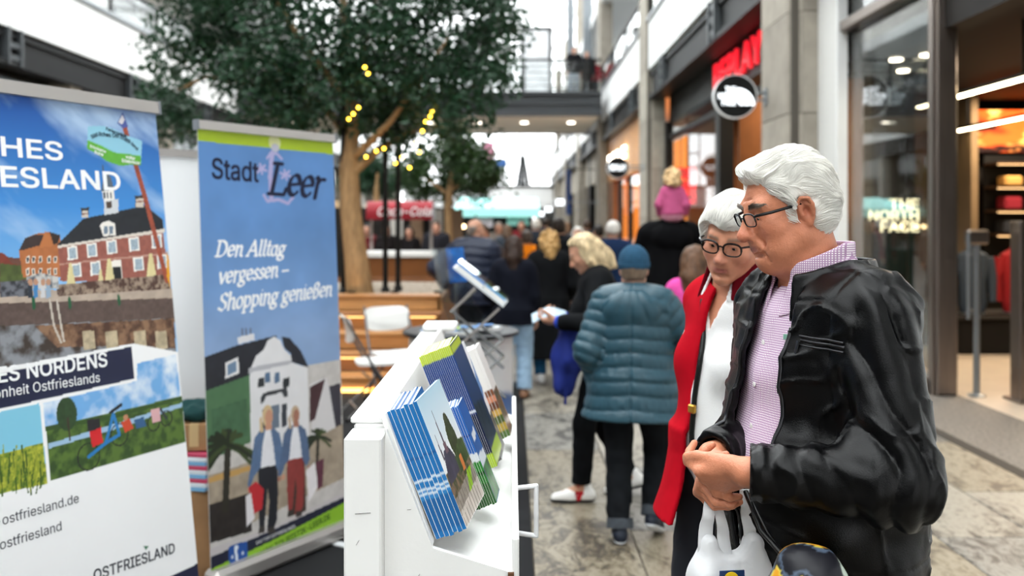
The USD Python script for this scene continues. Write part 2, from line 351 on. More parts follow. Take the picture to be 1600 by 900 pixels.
m_in = mat('interior_dark', '#1c1815', .7, var=.2, vs=1.5)
obj('floor_inner', bx(4.14, 10.5, 2.2, 15.2, -.014, .004), mat('inner_floor', '#c9b7a2', .35, var=.08, vs=3.), sh)
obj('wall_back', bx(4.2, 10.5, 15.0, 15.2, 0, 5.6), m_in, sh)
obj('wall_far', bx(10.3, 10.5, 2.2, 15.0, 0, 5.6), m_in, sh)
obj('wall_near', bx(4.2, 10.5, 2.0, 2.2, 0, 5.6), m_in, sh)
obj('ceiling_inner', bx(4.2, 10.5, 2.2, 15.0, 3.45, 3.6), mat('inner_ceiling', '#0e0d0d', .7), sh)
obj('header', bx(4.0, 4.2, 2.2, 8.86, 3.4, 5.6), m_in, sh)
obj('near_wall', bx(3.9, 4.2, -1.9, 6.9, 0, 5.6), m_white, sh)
obj('side_pier', bx(4.2, 4.4, 12.0, 12.2, 0, 3.4), m_brown, sh)
for (x, y0, y1, z) in ((4.64, 8.4, 10.95, 2.9), (6.4, 11.2, 13.8, 2.9), (8.2, 9, 13, 2.9)):
    l = thing('strip_lamp', {4.64: 'slim lit ceiling strip lamp seen beside the steel post', 6.4: 'slim lit ceiling strip lamp above the fiery picture', 8.2: 'slim lit ceiling strip lamp deep inside the shop'}[x], 'lamp')
    obj('tube', bx(x - .03, x + .03, y0, y1, z, z + .02), emat('strip_warm', '#ffe6b8', 9.), l)
    obj('housing', cat_(bx(x - .04, x + .04, y0, y1, z + .02, z + .06), bx(x - .01, x + .01, y0 + .3, y0 + .32, z + .06, 3.45), bx(x - .01, x + .01, y1 - .32, y1 - .3, z + .06, 3.45)), m_black, l)
for k, (px, py, Y) in enumerate(((1448, 12, 10.5), (1400, 40, 10.8), (1411, 36, 11.6))):
    p = pix(px, py, Y); p[2] = 3.42
    l = thing('downlight', 'round recessed ceiling spotlight inside the shop window', 'lamp', group='ceiling spotlights in the shop window')
    obj('lens', xf(lathe([(0, 0), (.07, 0), (.07, .02), (0, .02)], 20), t=p), emat('spot_warm', '#ffe9c8', 14.), l)
for k, (px, w) in enumerate(((1388, .22), (1441, .28))):
    p = pix(px, 200, 12.6)
    obj('timber_post', bx(p[0] - w / 2, p[0] + w / 2, 12.5, 12.8, 0, 3.4), mat('timber_post', '#5a3a20', .6, var=.25, vs=4., stretch=(4, 4, .6)), sh)  # brown uprights behind the window glass
obj('side_screen', bx(4.2, 5.05, 12.3, 12.36, 0, 3.4), m_in, sh)
# lit shop name inside the window
sg = thing('lit_shop_sign', 'glowing three-line shop name sign standing in the dark window', 'sign')
Ys = 11.65
back = pix(1350, 366, Ys), pix(1440, 304, Ys)
obj('back_board', bx(back[0][0], back[1][0], Ys + .02, Ys + .05, back[0][2], back[1][2]), m_black, sg)
for s, y0, y1, x0, x1 in (('THE', 327, 311, 1389, 1434), ('NORTH', 344, 329, 1356, 1434), ('FACE', 362, 346, 1374, 1434)):
    a, b = pix(x0, y0, Ys), pix(x1, y1, Ys)
    t = text(s, b[2] - a[2], .02, True); t = trimesh.Trimesh(t.vertices * [(b[0] - a[0]) / box_w(t), 1, 1], t.faces, process=False)
    obj('lettering', xf(t, FACE_CAM, (a[0], Ys + .015, a[2])), emat('sign_glow', '#ffe9b8', 2.4), sg)
obj('leg', cat_(bx(back[0][0] + .1, back[0][0] + .12, Ys + .02, Ys + .04, 0, back[0][2]), bx(back[1][0] - .12, back[1][0] - .1, Ys + .02, Ys + .04, 0, back[0][2])), m_black, sg)
a = pix(1449, 375, 10.2)
wt = obj('window_lettering', xf(text('WE', .085, .004, True), FACE_CAM, a), m_litcool, None, label='small glowing letters imitating a reflection low in the window beside the steel post', cat='lettering')  # glowing letters stand in for a reflected word in the glass
# pictures and goods deep in the shop
pf = thing('fiery_picture', 'glowing orange picture of climbers high on the shop back wall', 'picture')
nx_, nz_ = 70, 44
gx, gz = np.meshgrid(np.linspace(0, 1, nx_), np.linspace(0, 1, nz_))
P = np.stack([gx.ravel() * 5, gz.ravel() * 3.4, 0 * gx.ravel()], 1)
fb = meshkit.fbm(P, 4, 3); fb2 = meshkit.fbm(P * 1.7 + 9, 4, 5)
hot = np.clip((fb - .42) * 4.5, 0, 1)[:, None]; hot2 = np.clip((fb2 - .55) * 6, 0, 1)[:, None]
colf = lin('#1a0806') * (1 - hot) + lin('#e2521a') * hot; colf = colf * (1 - hot2 * hot) + lin('#ffc060') * hot2 * hot
def gridmesh(nx, ny, w, h):
    X, Y = np.meshgrid(np.linspace(0, w, nx), np.linspace(0, h, ny)); V = np.stack([X.ravel(), Y.ravel(), 0 * X.ravel()], 1)
    i = (np.arange(nx - 1)[None] + nx * np.arange(ny - 1)[:, None]).ravel()
    return trimesh.Trimesh(V, np.vstack([np.stack([i, i + 1, i + nx + 1], 1), np.stack([i, i + nx + 1, i + nx], 1)]), process=False)
p0, p1 = pix(1498, 238, 14.6), pix(1608, 172, 14.6)
obj('print', xf(gridmesh(nx_, nz_, p1[0] - p0[0] + 1.2, p1[2] - p0[2]), FACE_CAM, (p0[0], 14.6, p0[2])), mat('fire_print', vcol=True, es=1.6, rough=.6), pf, colors=colf)
obj('backing', bx(p0[0], p1[0] + 1.2, 14.61, 14.66, p0[2], p1[2]), m_black, pf)
shv = thing('display_shelves', 'tall dark shelving unit with lit shelves under the fiery picture', 'shelving')
sx0, sx1 = pix(1548, 0, 14.2)[0], 9.4
obj('back_panel', bx(sx0, sx1, 14.4, 14.45, 0, 2.6), m_black, shv)
for z in (.5, .95, 1.4, 1.75, 2.1, 2.45):
    obj('shelf', bx(sx0, sx1, 14.0, 14.4, z, z + .03), mat('shelf_wood', '#4a3524', .5), shv)
    obj('shelf_light', bx(sx0 + .02, sx1, 14.02, 14.04, z - .012, z), emat('shelf_glow', '#ffc98a', 1.6), shv)
ORD = ['first', 'second', 'third', 'fourth', 'fifth', 'sixth', 'seventh', 'eighth', 'ninth', 'tenth', 'eleventh', 'twelfth', 'thirteenth', 'fourteenth', 'fifteenth', 'sixteenth', 'seventeenth', 'eighteenth']
cname = ['red', 'beige', 'charcoal', 'wine red', 'ochre', 'cream', 'slate blue']
cols = ['#b02a2a', '#d9cbb8', '#30343c', '#8d2030', '#cfa15a', '#e6e2da', '#22303f']
for k in range(26):
    z = (.53, .98, 1.43, 1.78, 2.13)[k % 5]; x = sx0 + .1 + .16 * (k // 5) * 2.6 + rng.random() * .1
    obj('folded_garment', bx(x, x + .26, 14.06, 14.34, z, z + .1 + .1 * rng.random(), .03), mat('garment%d' % (k % 7), cols[k % 7], .85), None,
        label=f'{cname[k % 7]} folded garment, {ORD[k // 5]} from the left on the {ORD[k % 5]} shelf up in the shop', cat='garment', group='folded garments on the shop shelves')
pl = thing('display_plinth', 'low black display plinth inside the shop doorway', 'plinth')
obj('block', bx(5.4, 7.6, 11.6, 12.6, .0, .42, .02), m_black, pl); obj('top', bx(5.36, 7.64, 11.56, 12.64, .42, .46, .01), m_in, pl)
# clothes dummies
def dummy(x, y, c, label):
    t = thing('shop_mannequin', label, 'mannequin', (x, y, .46))
    prof = [(0, 0), (.13, 0), (.17, .15), (.15, .38), (.19, .62), (.17, .74), (.07, .8), (.05, .86), (0, .87)]
    b = lathe(prof, 20); b.vertices *= [1.1, .75, 1]
    obj('jacket', cat_(b, tube([(.2, 0, .7), (.25, 0, .45), (.24, -.04, .15)], [.07, .06, .045], 10), tube([(-.2, 0, .7), (-.25, 0, .45), (-.24, -.04, .15)], [.07, .06, .045], 10)), mat('dummy' + c[1:], c, .8), t, smooth=40)
    obj('stand', cat_(xf(lathe([(0, 0), (.16, 0), (.16, .015), (0, .02)], 20)), rod((0, 0, 0), (0, 0, .02), .02)), m_rail, t)
dummy(6.35, 12.1, '#a02024', 'torso dummy in a red jacket inside the shop doorway')
dummy(6.85, 12.2, '#d8cdbd', 'torso dummy in a cream jacket inside the shop doorway')
dummy(5.75, 12.0, '#3a4552', 'torso dummy in a slate blue jacket inside the shop doorway')
# posts in the doorway
gp = thing('security_post', 'slim steel security post with a box head in the shop doorway', 'security post')
q = pix(1526, 620, 8.85)
obj('post', rod((q[0], 8.85, 0), (q[0], 8.85, 1.42), .03, n=16), m_rail, gp)
obj('head', bx(q[0] - .1, q[0] + .1, 8.8, 8.9, 1.40, 1.54, .02), m_steel, gp)
obj('grip', cat_(rod((q[0] - .1, 8.8, .72), (q[0] - .1, 8.8, 1.5), .018), rod((q[0] - .1, 8.8, 1.45), (q[0], 8.85, 1.45), .012), rod((q[0] - .1, 8.8, .8), (q[0], 8.85, .8), .012)), m_rail, gp)
obj('foot', xf(lathe([(0, 0), (.08, 0), (.08, .012), (.03, .03), (0, .03)], 20), t=(q[0], 8.85, .004)), m_rail, gp)
gd = thing('steel_gate_panel', 'broad upright steel panel at the right edge of the shop doorway', 'gate')
obj('panel', bx(4.50, 4.56, 8.5, 8.68, .0, 1.62, .01), m_steel, gd); obj('base', bx(4.46, 4.60, 8.44, 8.74, 0.004, .03, .01), m_steel, gd)
# unseen warm area lights, placed to brighten the shop inside
for (x, y, i) in ((5.6, 10.2, 26.), (7.4, 13.2, 30.)):
    L = UsdLux.RectLight.Define(stage, '/World/' + numbered('/World', 'shop_lamp_light')); L.CreateWidthAttr(1.4); L.CreateHeightAttr(.5); L.CreateIntensityAttr(i * .8); L.CreateColorAttr(Gf.Vec3f(1, .78, .55))
    L.AddTranslateOp().Set(Gf.Vec3d(x, y, 3.4))

# ---------------- shop with red letters (bay 1)
s2 = thing('window_2', 'shop front with dark frame and brown interior left of the pillar', 'shop front', kind='structure')
obj('fascia_box', bx(4.15, 4.5, 13.76, 25.3, 4.1, 5.6), m_black, s2)
obj('soffit', bx(3.75, 4.5, 13.76, 25.3, 4.86, 4.9), m_black, s2)
obj('transom', bx(4.06, 4.2, 13.76, 25.3, 3.72, 3.84), m_dark, s2)
obj('door_post', bx(4.02, 4.3, 18.6, 19.0, 0, 4.2), m_black, s2)
obj('window_edge', bx(4.02, 4.2, 25.0, 25.3, 0, 4.2), m_black, s2)
obj('pane', bx(4.12, 4.13, 19.0, 25.0, .1, 3.72), glassmat('pane_mid', (.88, .9, .9), 1.4, pw=11.), s2)
obj('pane', bx(4.12, 4.13, 19.0, 25.0, 3.84, 4.2), MATS['pane_mid'], s2)
obj('inner_back', bx(6.6, 6.7, 13.8, 25.3, 0, 4.8), mat('inner_tan', '#8a7458', .7, var=.2, vs=1.), s2)
obj('inner_brown', bx(4.6, 8, 25.0, 25.2, 0, 4.8), m_brown, s2)
obj('inner_wall', bx(4.5, 6.6, 19.0, 19.1, 2.2, 4.2), m_brown, s2)
obj('inner_floor', bx(4.14, 8, 13.8, 25.2, -.01, .003), MATS['inner_floor'], s2)
obj('inner_ceiling', bx(4.3, 8, 13.8, 25.2, 4.2, 4.3), MATS['inner_ceiling'], s2)
L = UsdLux.RectLight.Define(stage, '/World/' + numbered('/World', 'shop_lamp_light')); L.CreateWidthAttr(1.2); L.CreateHeightAttr(7); L.CreateIntensityAttr(5.); L.CreateColorAttr(Gf.Vec3f(1, .72, .45)); L.AddTranslateOp().Set(Gf.Vec3d(5.5, 19.5, 4.15))  # unseen warm area light, placed to brighten the brown interior
rs = thing('red_letter_sign', 'big red shop name letters under the dark girder', 'sign')
tx = text('REPLAY', .5, .06, False, sx=.62)
k_ = 3.62 / box_w(tx); tx = trimesh.Trimesh(tx.vertices * [k_, 1, 1], tx.faces, process=False)
obj('lettering', xf(tx, basis((0, -1, 0), (0, 0, 1), (-1, 0, 0)), (4.12, 19.45, 4.25)), mat('sign_red', '#c8101f', .4, emit='#ff2030', es=.55), rs)
obj('mount_rail', bx(4.12, 4.16, 14.9, 19.5, 4.3, 4.34), m_black, rs)
rn = thing('red_window_panel', 'red glowing lettered panel hanging in the shop window', 'sign')
for k, (s, y0, y1) in enumerate((('RS', 280, 262), ('EY', 298, 282), ('LA', 318, 300))):
    a, b = pix(1058, y0, 24.5), pix(1087, y1, 24.5)
    obj('panel', bx(a[0], b[0], 24.52, 24.56, a[2], b[2]), mat('panel_red', '#a81018', .5, emit='#ff1a20', es=1.2), rn)
    t = text(s, (b[2] - a[2]) * .7, .02, True); t = trimesh.Trimesh(t.vertices * [(b[0] - a[0]) * .8 / box_w(t), 1, 1], t.faces, process=False)
    obj('lettering', xf(t, FACE_CAM, (a[0] + .05, 24.51, a[2] + .05)), mat('panel_dark', '#3a0508', .5), rn)
obj('hanger', cat_(rod((pix(1064, 0, 24.54)[0], 24.54, pix(0, 262, 24.5)[2]), (pix(1064, 0, 24.54)[0], 24.54, 4.2), .01, n=6), rod((pix(1080, 0, 24.54)[0], 24.54, pix(0, 262, 24.5)[2]), (pix(1080, 0, 24.54)[0], 24.54, 4.2), .01, n=6)), m_black, rn)

# ---------------- round projecting signs
def round_sign(px, py, rad_px, Y, label, face=None, xw=3.56):
    c = pix(px, py, Y); R = rad_px / FPX * Y
    t = thing('round_sign', label, 'sign', c)
    a = np.linspace(0, 2 * PI, 48, endpoint=False)
    obj('disc', xf(lathe([(0, -.05), (R * .97, -.05), (R, -.04), (R, .04), (R * .97, .05), (0, .05)], 48), rx(90)), mat('sign_black', '#0b0c0d', .35), t, smooth=30)
    obj('rim', xf(lathe([(R * 1.0, -.045), (R * 1.035, -.045), (R * 1.035, .045), (R * 1.0, .045), (R * 1.0, -.045)], 48), rx(90)), mat('sign_rim', '#d8dbdc', .3, emit='#ffffff', es=.12), t, smooth=30)
    if face is not None: obj('emblem', xf(face(R), FACE_CAM, (0, -.052, 0)), m_litcool, t)
    g = xw - c[0] - R
    if g > 0.02: obj('bracket', cat_(bx(R * .9, R + g, -.02, .02, .1 * R, .22 * R), bx(R * .9, R + g, -.02, .02, -.22 * R, -.1 * R), bx(R + g - .03, R + g, -.08, .08, -.4 * R, .4 * R)), m_rail, t)
    return t
def emblem_dome(R):
    parts = []
    s = R / 33.
    for txt, x1, y, h, w in (('THE', 0, 6, 8.5, 16), ('NORTH', 0, -4, 8.5, 27), ('FACE', 0, -14, 8.5, 21)):
        t = text(txt, h * s, .006, True); k = w * s / box_w(t)
        t = trimesh.Trimesh(t.vertices * [k, 1, 1], t.faces, process=False); t.apply_translation([x1 * s - t.bounds[1][0], y * s, 0]); parts.append(t)
    for r0, r1 in ((27, 20.5), (19, 12.5), (11, 4.5)):
        a = np.linspace(0, PI / 2, 20)
        parts.append(prism(Polygon([((2 + r0 * math.cos(q)) * s, (-14 + r0 * .98 * math.sin(q)) * s) for q in a] + [((2 + r1 * math.cos(q)) * s, (-14 + r1 * math.sin(q)) * s) for q in a[::-1]]), .006))
    return cat_(*parts)
def emblem_text(s, frac=1.3):
    def f(R):
        t = text(s, R * .5, .006, True, center=True); k = R * frac / box_w(t)
        t = trimesh.Trimesh(t.vertices * [k, 1, 1], t.faces, process=False); t.apply_translation([0, -R * .25, 0]); return t
    return f
def emblem_block(R): return prism(sbox(-R * .72, -R * .5, R * .72, R * .5).buffer(R * .12), .006)
round_sign(1148, 151, 33, 13.4, 'round black sign with glowing white emblem on the nearest pillar', emblem_dome)
round_sign(965, 262, 16.5, 25.9, 'round black sign with white letters on the second pillar', emblem_text('REPLAY', 1.5))
for k, (px, py, r, Y) in enumerate(((875, 316, 7.5, 40), (857, 327, 6, 50), (845, 334, 5.5, 58), (836, 340, 4, 66))):
    round_sign(px, py, r, Y, ['small round white lit sign beyond the wood-clad shop', 'small oval lit sign second beyond the wood-clad shop', 'small lit sign third beyond the wood-clad shop', 'tiny lit sign farthest along the right-hand wall'][k], emblem_block)

# ---------------- wood-clad shop (bay 2) and farther bays
s3 = thing('window_3', 'wood clad shop front with glowing orange interior under the gallery', 'shop front', kind='structure')
obj('timber_fascia', bx(3.85, 4.3, 26.9, 38.6, 3.15, 4.85), m_orange, s3)
obj('timber_side', bx(3.85, 4.1, 36.6, 38.6, 0, 3.15), m_brown, s3)
for y in (29.6, 32.6, 35.6): obj('door_post', bx(3.95, 4.1, y - .12, y + .12, 0, 3.15), m_dark, s3)
obj('inner_back', bx(6.5, 6.6, 26.9, 38.6, 0, 4.8), mat('inner_orange_glow', '#c9762c', .6, var=.25, vs=1.2, emit='#ff9a3c', es=.7), s3)  # inner walls emit, standing in for the warm shop lighting
obj('inner_side', bx(4.1, 6.5, 38.4, 38.6, 0, 3.2), MATS['inner_orange_glow'], s3)
obj('inner_floor', bx(4.14, 6.6, 26.9, 38.4, -.01, .003), MATS['inner_floor'], s3)
obj('pane', bx(4.0, 4.01, 29.6, 36.5, .1, 3.1), MATS['pane_mid'], s3)
fs = thing('timber_sign', 'white glowing letters on the wood-clad shop fascia', 'sign')
for k, ch in enumerate('HELE'):
    t = text(ch, .62, .05, True); t = trimesh.Trimesh(t.vertices * [.75 / box_w(t), 1, 1], t.faces, process=False)
    obj('letter', xf(t, basis((0, -1, 0), (0, 0, 1), (-1, 0, 0)), (3.80, 37.6 - 1.55 * k, 3.5)), m_lit, fs)
obj('mount_rail', bx(3.8, 3.86, 31.8, 37.7, 3.55, 3.6), m_black, fs)
s4 = thing('window_4', 'far row of dim shop fronts along the right-hand wall', 'shop fronts', kind='structure')
obj('back_wall', bx(5.6, 5.8, 38.6, YE, 0, 4.9), m_brown, s4)
for k in range(13):
    y = 40.5 + k * 4
    obj('door_post', bx(3.9, 4.3, y - .35, y + .35, 0, 4.85), m_stone if k % 2 else m_dark, s4)
obj('fascia', bx(3.95, 4.2, 40, YE, 3.4, 4.85), m_stone2, s4)
bn = thing('hanging_banner', 'narrow blue hanging banner by the far shops', 'banner')
obj('sheet', bx(pix(890, 0, 44)[0] - .1, pix(890, 0, 44)[0] + .12, 44.9, 44.95, 1.9, 4.0), mat('banner_blue', '#3c63b0', .6), bn); obj('bracket', bx(pix(890, 0, 44)[0] - .1, 3.97, 44.9, 44.95, 4.0, 4.05), m_dark, bn)

# far posters and lattice tower at the end
for px0, px1, py0, py1, c, lab in ((774, 792, 248, 262, '#3c6bb8', 'small blue poster hanging before the far end windows'), (755, 772, 222, 252, '#d68ba8', 'tall pink poster hanging before the far end windows')):
    a, b = pix(px0, py1, 80), pix(px1, py0, 80)
    t = thing('hanging_poster', lab, 'poster'); obj('sheet', bx(a[0], b[0], 80, 80.04, a[2], b[2]), mat('poster' + c[1:], c, .6, var=.3, vs=1.5), t)
    obj('cord', cat_(rod((a[0] + .1, 80.02, b[2]), (a[0] + .1, 80.02, 14.1), .02, n=6), rod((b[0] - .1, 80.02, b[2]), (b[0] - .1, 80.02, 14.1), .02, n=6)), m_dark, t)
tw = thing('lattice_tower', 'dark lattice tower model at the far end of the mall', 'tower', np.array([pix(817, 295, 93.6)[0], 93.6, 4.8]))
hgt = (295 - 244) / FPX * 93.6; wb = .62
bars = []
for sx in (-1, 1):
    for sy in (-1, 1): bars.append(bar((sx * wb, sy * wb, 0), (sx * .1, sy * .1, hgt), .26))
for k in range(6):
    z = hgt * k / 6; w = wb + (.08 - wb) * k / 6; z2 = hgt * (k + 1) / 6; w2 = wb + (.08 - wb) * (k + 1) / 6
    for s in (-1, 1): bars += [bar((-w, s * w, z), (w2, s * w2, z2), .15), bar((w, s * w, z), (-w2, s * w2, z2), .15), bar((-w, s * w, z), (w, s * w, z), .18)]
obj('lattice', cat_(*bars), m_dark, tw)
def gridmesh(nx, ny, w, h):
    X, Y = np.meshgrid(np.linspace(0, w, nx), np.linspace(0, h, ny)); V = np.stack([X.ravel(), Y.ravel(), 0 * X.ravel()], 1)
    i = (np.arange(nx - 1)[None] + nx * np.arange(ny - 1)[:, None]).ravel()
    return trimesh.Trimesh(V, np.vstack([np.stack([i, i + 1, i + nx + 1], 1), np.stack([i, i + nx + 1, i + nx], 1)]), process=False)
# ------------------------------------------------------------------ signed-distance body kit
F32 = np.float32
from concurrent.futures import ThreadPoolExecutor
POOL = ThreadPoolExecutor(4)
def A3(*a): return np.array(a, F32)
def cap(P, a, b, ra, rb=None):
    rb = ra if rb is None else rb
    a0, a1, a2 = (F32(v) for v in a); d0, d1, d2 = F32(b[0] - a[0]), F32(b[1] - a[1]), F32(b[2] - a[2])
    L2 = d0 * d0 + d1 * d1 + d2 * d2 + F32(1e-12)
    x, y, z = P[:, 0] - a0, P[:, 1] - a1, P[:, 2] - a2
    t = x * (d0 / L2); t += y * (d1 / L2); t += z * (d2 / L2)
    np.maximum(t, F32(0), out=t); np.minimum(t, F32(1), out=t)
    x -= t * d0; y -= t * d1; z -= t * d2
    x *= x; y *= y; z *= z; x += y; x += z; np.sqrt(x, out=x)
    if ra == rb: x -= F32(ra)
    else: t *= F32(rb - ra); t += F32(ra); x -= t
    return x
def rot(P, c, R):                 # (P - c) @ R, kept column-contiguous
    return (np.asarray(R, F32).T @ np.ascontiguousarray((P - np.asarray(c, F32)).T)).T
def ell(P, c, r, R=None):
    if R is not None:
        q = rot(P, c, R); x, y, z = q[:, 0], q[:, 1], q[:, 2]
    else: x, y, z = P[:, 0] - F32(c[0]), P[:, 1] - F32(c[1]), P[:, 2] - F32(c[2])
    r0, r1, r2 = (F32(1. / v) for v in r)
    x = x * r0; y = y * r1; z = z * r2
    k0 = np.sqrt(x * x + y * y + z * z)
    x *= r0; y *= r1; z *= r2
    k1 = np.sqrt(x * x + y * y + z * z); k1 += F32(1e-9)
    return k0 * (k0 - F32(1)) / k1
def rbox(P, c, b, r, R=None):
    q = rot(P, c, np.eye(3) if R is None else R)
    q = np.abs(q) - (np.asarray(b, F32) - F32(r))
    return np.sqrt((np.maximum(q, 0) ** 2).sum(1)) + np.minimum(q.max(1), 0) - F32(r)
def near(P, c, rin, fn, pad=.07):
    """fn(P) evaluated only near the ball (c, rin) that holds the shape; elsewhere a safe distance."""
    d = cap(P, c, c, rin)
    m = d < pad
    if not m.any(): return d
    if m.all(): return fn(P)
    d[m] = fn(np.ascontiguousarray(P[m].T).T)
    return d
_NT = np.random.default_rng(99).random((8, 32, 32, 32)).astype(F32)
def fnoise(P, seed=0):
    T = _NT[seed % 8].ravel()
    fl = np.floor(P); t = P - fl; t = t * t * (3 - 2 * t); i = fl.astype(np.int32) + seed * 7
    i0 = (i & 31); i1 = ((i + 1) & 31)
    x0, x1 = i0[:, 0] << 10, i1[:, 0] << 10; y0, y1 = i0[:, 1] << 5, i1[:, 1] << 5; z0, z1 = i0[:, 2], i1[:, 2]
    a, b, c = t[:, 0], t[:, 1], t[:, 2]
    def lz(xy): v = T[xy + z0]; return v + (T[xy + z1] - v) * c
    v0 = lz(x0 + y0); v0 = v0 + (lz(x0 + y1) - v0) * b
    v1 = lz(x1 + y0); v1 = v1 + (lz(x1 + y1) - v1) * b
    return v0 + (v1 - v0) * a
def chain(P, pts, rs, k=.02):
    out = None
    for i in range(len(pts) - 1):
        d = cap(P, pts[i], pts[i + 1], rs[i], rs[i + 1])
        out = d if out is None else smin(out, d, k)
    return out
def smin(a, b, k):
    h = np.abs(a - b); np.subtract(F32(k), h, out=h); np.maximum(h, F32(0), out=h); h *= h; h *= F32(.25 / k)
    return np.minimum(a, b) - h
def smax(a, b, k): return -smin(-a, -b, k)
def U(k, *ds):
    o = ds[0]
    for d in ds[1:]: o = smin(o, d, k)
    return o
def polyline_d(P, pts):
    return chain(P, pts, [0.] * len(pts), 1e-6)
def nets(f, lo, hi, h, lip=1.5):
    lo = np.asarray(lo, float); hi = np.asarray(hi, float)
    B = 8
    nb = np.maximum(np.ceil((hi - lo) / (h * B)).astype(int), 1)
    n = nb * B + 1
    ax = [lo[i] + h * np.arange(n[i]) for i in range(3)]
    c = np.stack(np.meshgrid(*[lo[i] + h * B * (np.arange(nb[i] + 1)) for i in range(3)], indexing='ij'), -1)
    dc = f(np.ascontiguousarray(c.reshape(-1, 3).astype(F32).T).T).reshape(c.shape[:3])
    # a block is kept if any corner is near the surface
    mn = None
    for a in (0, 1):
        for b in (0, 1):
            for e in (0, 1):
                s = np.abs(dc[a:a + nb[0], b:b + nb[1], e:e + nb[2]]); mn = s if mn is None else np.minimum(mn, s)
    keep = np.argwhere(mn < h * B * .9 * lip)
    D = np.repeat(np.repeat(np.repeat(dc[:-1, :-1, :-1], B, 0), B, 1), B, 2)
    D = np.pad(D, ((0, 1), (0, 1), (0, 1)), mode='edge').astype(F32)
    D = np.where(D < 0, -1, 1).astype(F32)
    o = np.stack(np.meshgrid(*[np.arange(B + 1)] * 3, indexing='ij'), -1).reshape(-1, 3)
    keep = keep[np.lexsort((keep[:, 2] // 4, keep[:, 1] // 4, keep[:, 0] // 4))]
    st = 64
    def work(s):
        I = np.ascontiguousarray((keep[s:s + st, None, :] * B + o[None]).reshape(-1, 3).T).T
        P = (I * F32(h) + lo.astype(F32)).astype(F32)
        D[I[:, 0], I[:, 1], I[:, 2]] = f(P)
    list(POOL.map(work, range(0, len(keep), st)))
    D[0], D[-1] = np.maximum(D[0], 1e-3), np.maximum(D[-1], 1e-3); D[:, 0] = np.maximum(D[:, 0], 1e-3); D[:, -1] = np.maximum(D[:, -1], 1e-3); D[:, :, 0] = np.maximum(D[:, :, 0], 1e-3); D[:, :, -1] = np.maximum(D[:, :, -1], 1e-3)
    S = D < 0
    cnt = np.zeros([k - 1 for k in n], np.int8)
    for a in (0, 1):
        for b in (0, 1):
            for e in (0, 1): cnt += S[a:n[0] - 1 + a, b:n[1] - 1 + b, e:n[2] - 1 + e]
    cells = np.argwhere((cnt > 0) & (cnt < 8))
    idx = np.full(cnt.shape, -1, np.int32); idx[tuple(cells.T)] = np.arange(len(cells))
    cor = np.array([[a, b, e] for a in (0, 1) for b in (0, 1) for e in (0, 1)])
    val = np.stack([D[tuple((cells + k).T)] for k in cor], 1)
    acc = np.zeros((len(cells), 3)); w = np.zeros(len(cells))
    for i in range(8):
        for j in range(i + 1, 8):
            if np.abs(cor[i] - cor[j]).sum() != 1: continue
            m = (val[:, i] < 0) != (val[:, j] < 0)
            t = val[m, i] / (val[m, i] - val[m, j])
            acc[m] += cor[i] + t[:, None] * (cor[j] - cor[i]); w[m] += 1
    V = lo + h * (cells + acc / w[:, None])
    F = []
    for a in range(3):
        b, e = (a + 1) % 3, (a + 2) % 3
        sl0 = [slice(1, -1)] * 3; sl1 = [slice(1, -1)] * 3
        sl0[a] = slice(0, -1); sl1[a] = slice(1, None)
        s0, s1 = S[tuple(sl0)], S[tuple(sl1)]
        E = np.argwhere(s0 != s1); ins = s0[tuple(E.T)]
        off = np.ones(3, int); off[a] = 0
        E = E + off
        q = []
        for (ob, oe) in ((-1, -1), (0, -1), (0, 0), (-1, 0)):
            k = E.copy(); k[:, b] += ob; k[:, e] += oe; q.append(idx[tuple(k.T)])
        q = np.stack(q, 1); q[~ins] = q[~ins][:, ::-1]
        F += [q[:, [0, 1, 2]], q[:, [0, 2, 3]]]
    F = np.vstack(F); F = F[(F >= 0).all(1)]
    return trimesh.Trimesh(V, F, process=False)
def ik(S, W, l1, l2, hint):
    S, W, hint = (np.asarray(x, float) for x in (S, W, hint))
    d = W - S; L = np.linalg.norm(d)
    if L > (l1 + l2) * .995: W = S + d / L * (l1 + l2) * .995; d = W - S; L = np.linalg.norm(d)
    d = d / L; a = (l1 * l1 - l2 * l2 + L * L) / (2 * L); hh = math.sqrt(max(l1 * l1 - a * a, 1e-6))
    u = hint - d * hint.dot(d); u /= np.linalg.norm(u)
    return S + d * a + u * hh, W

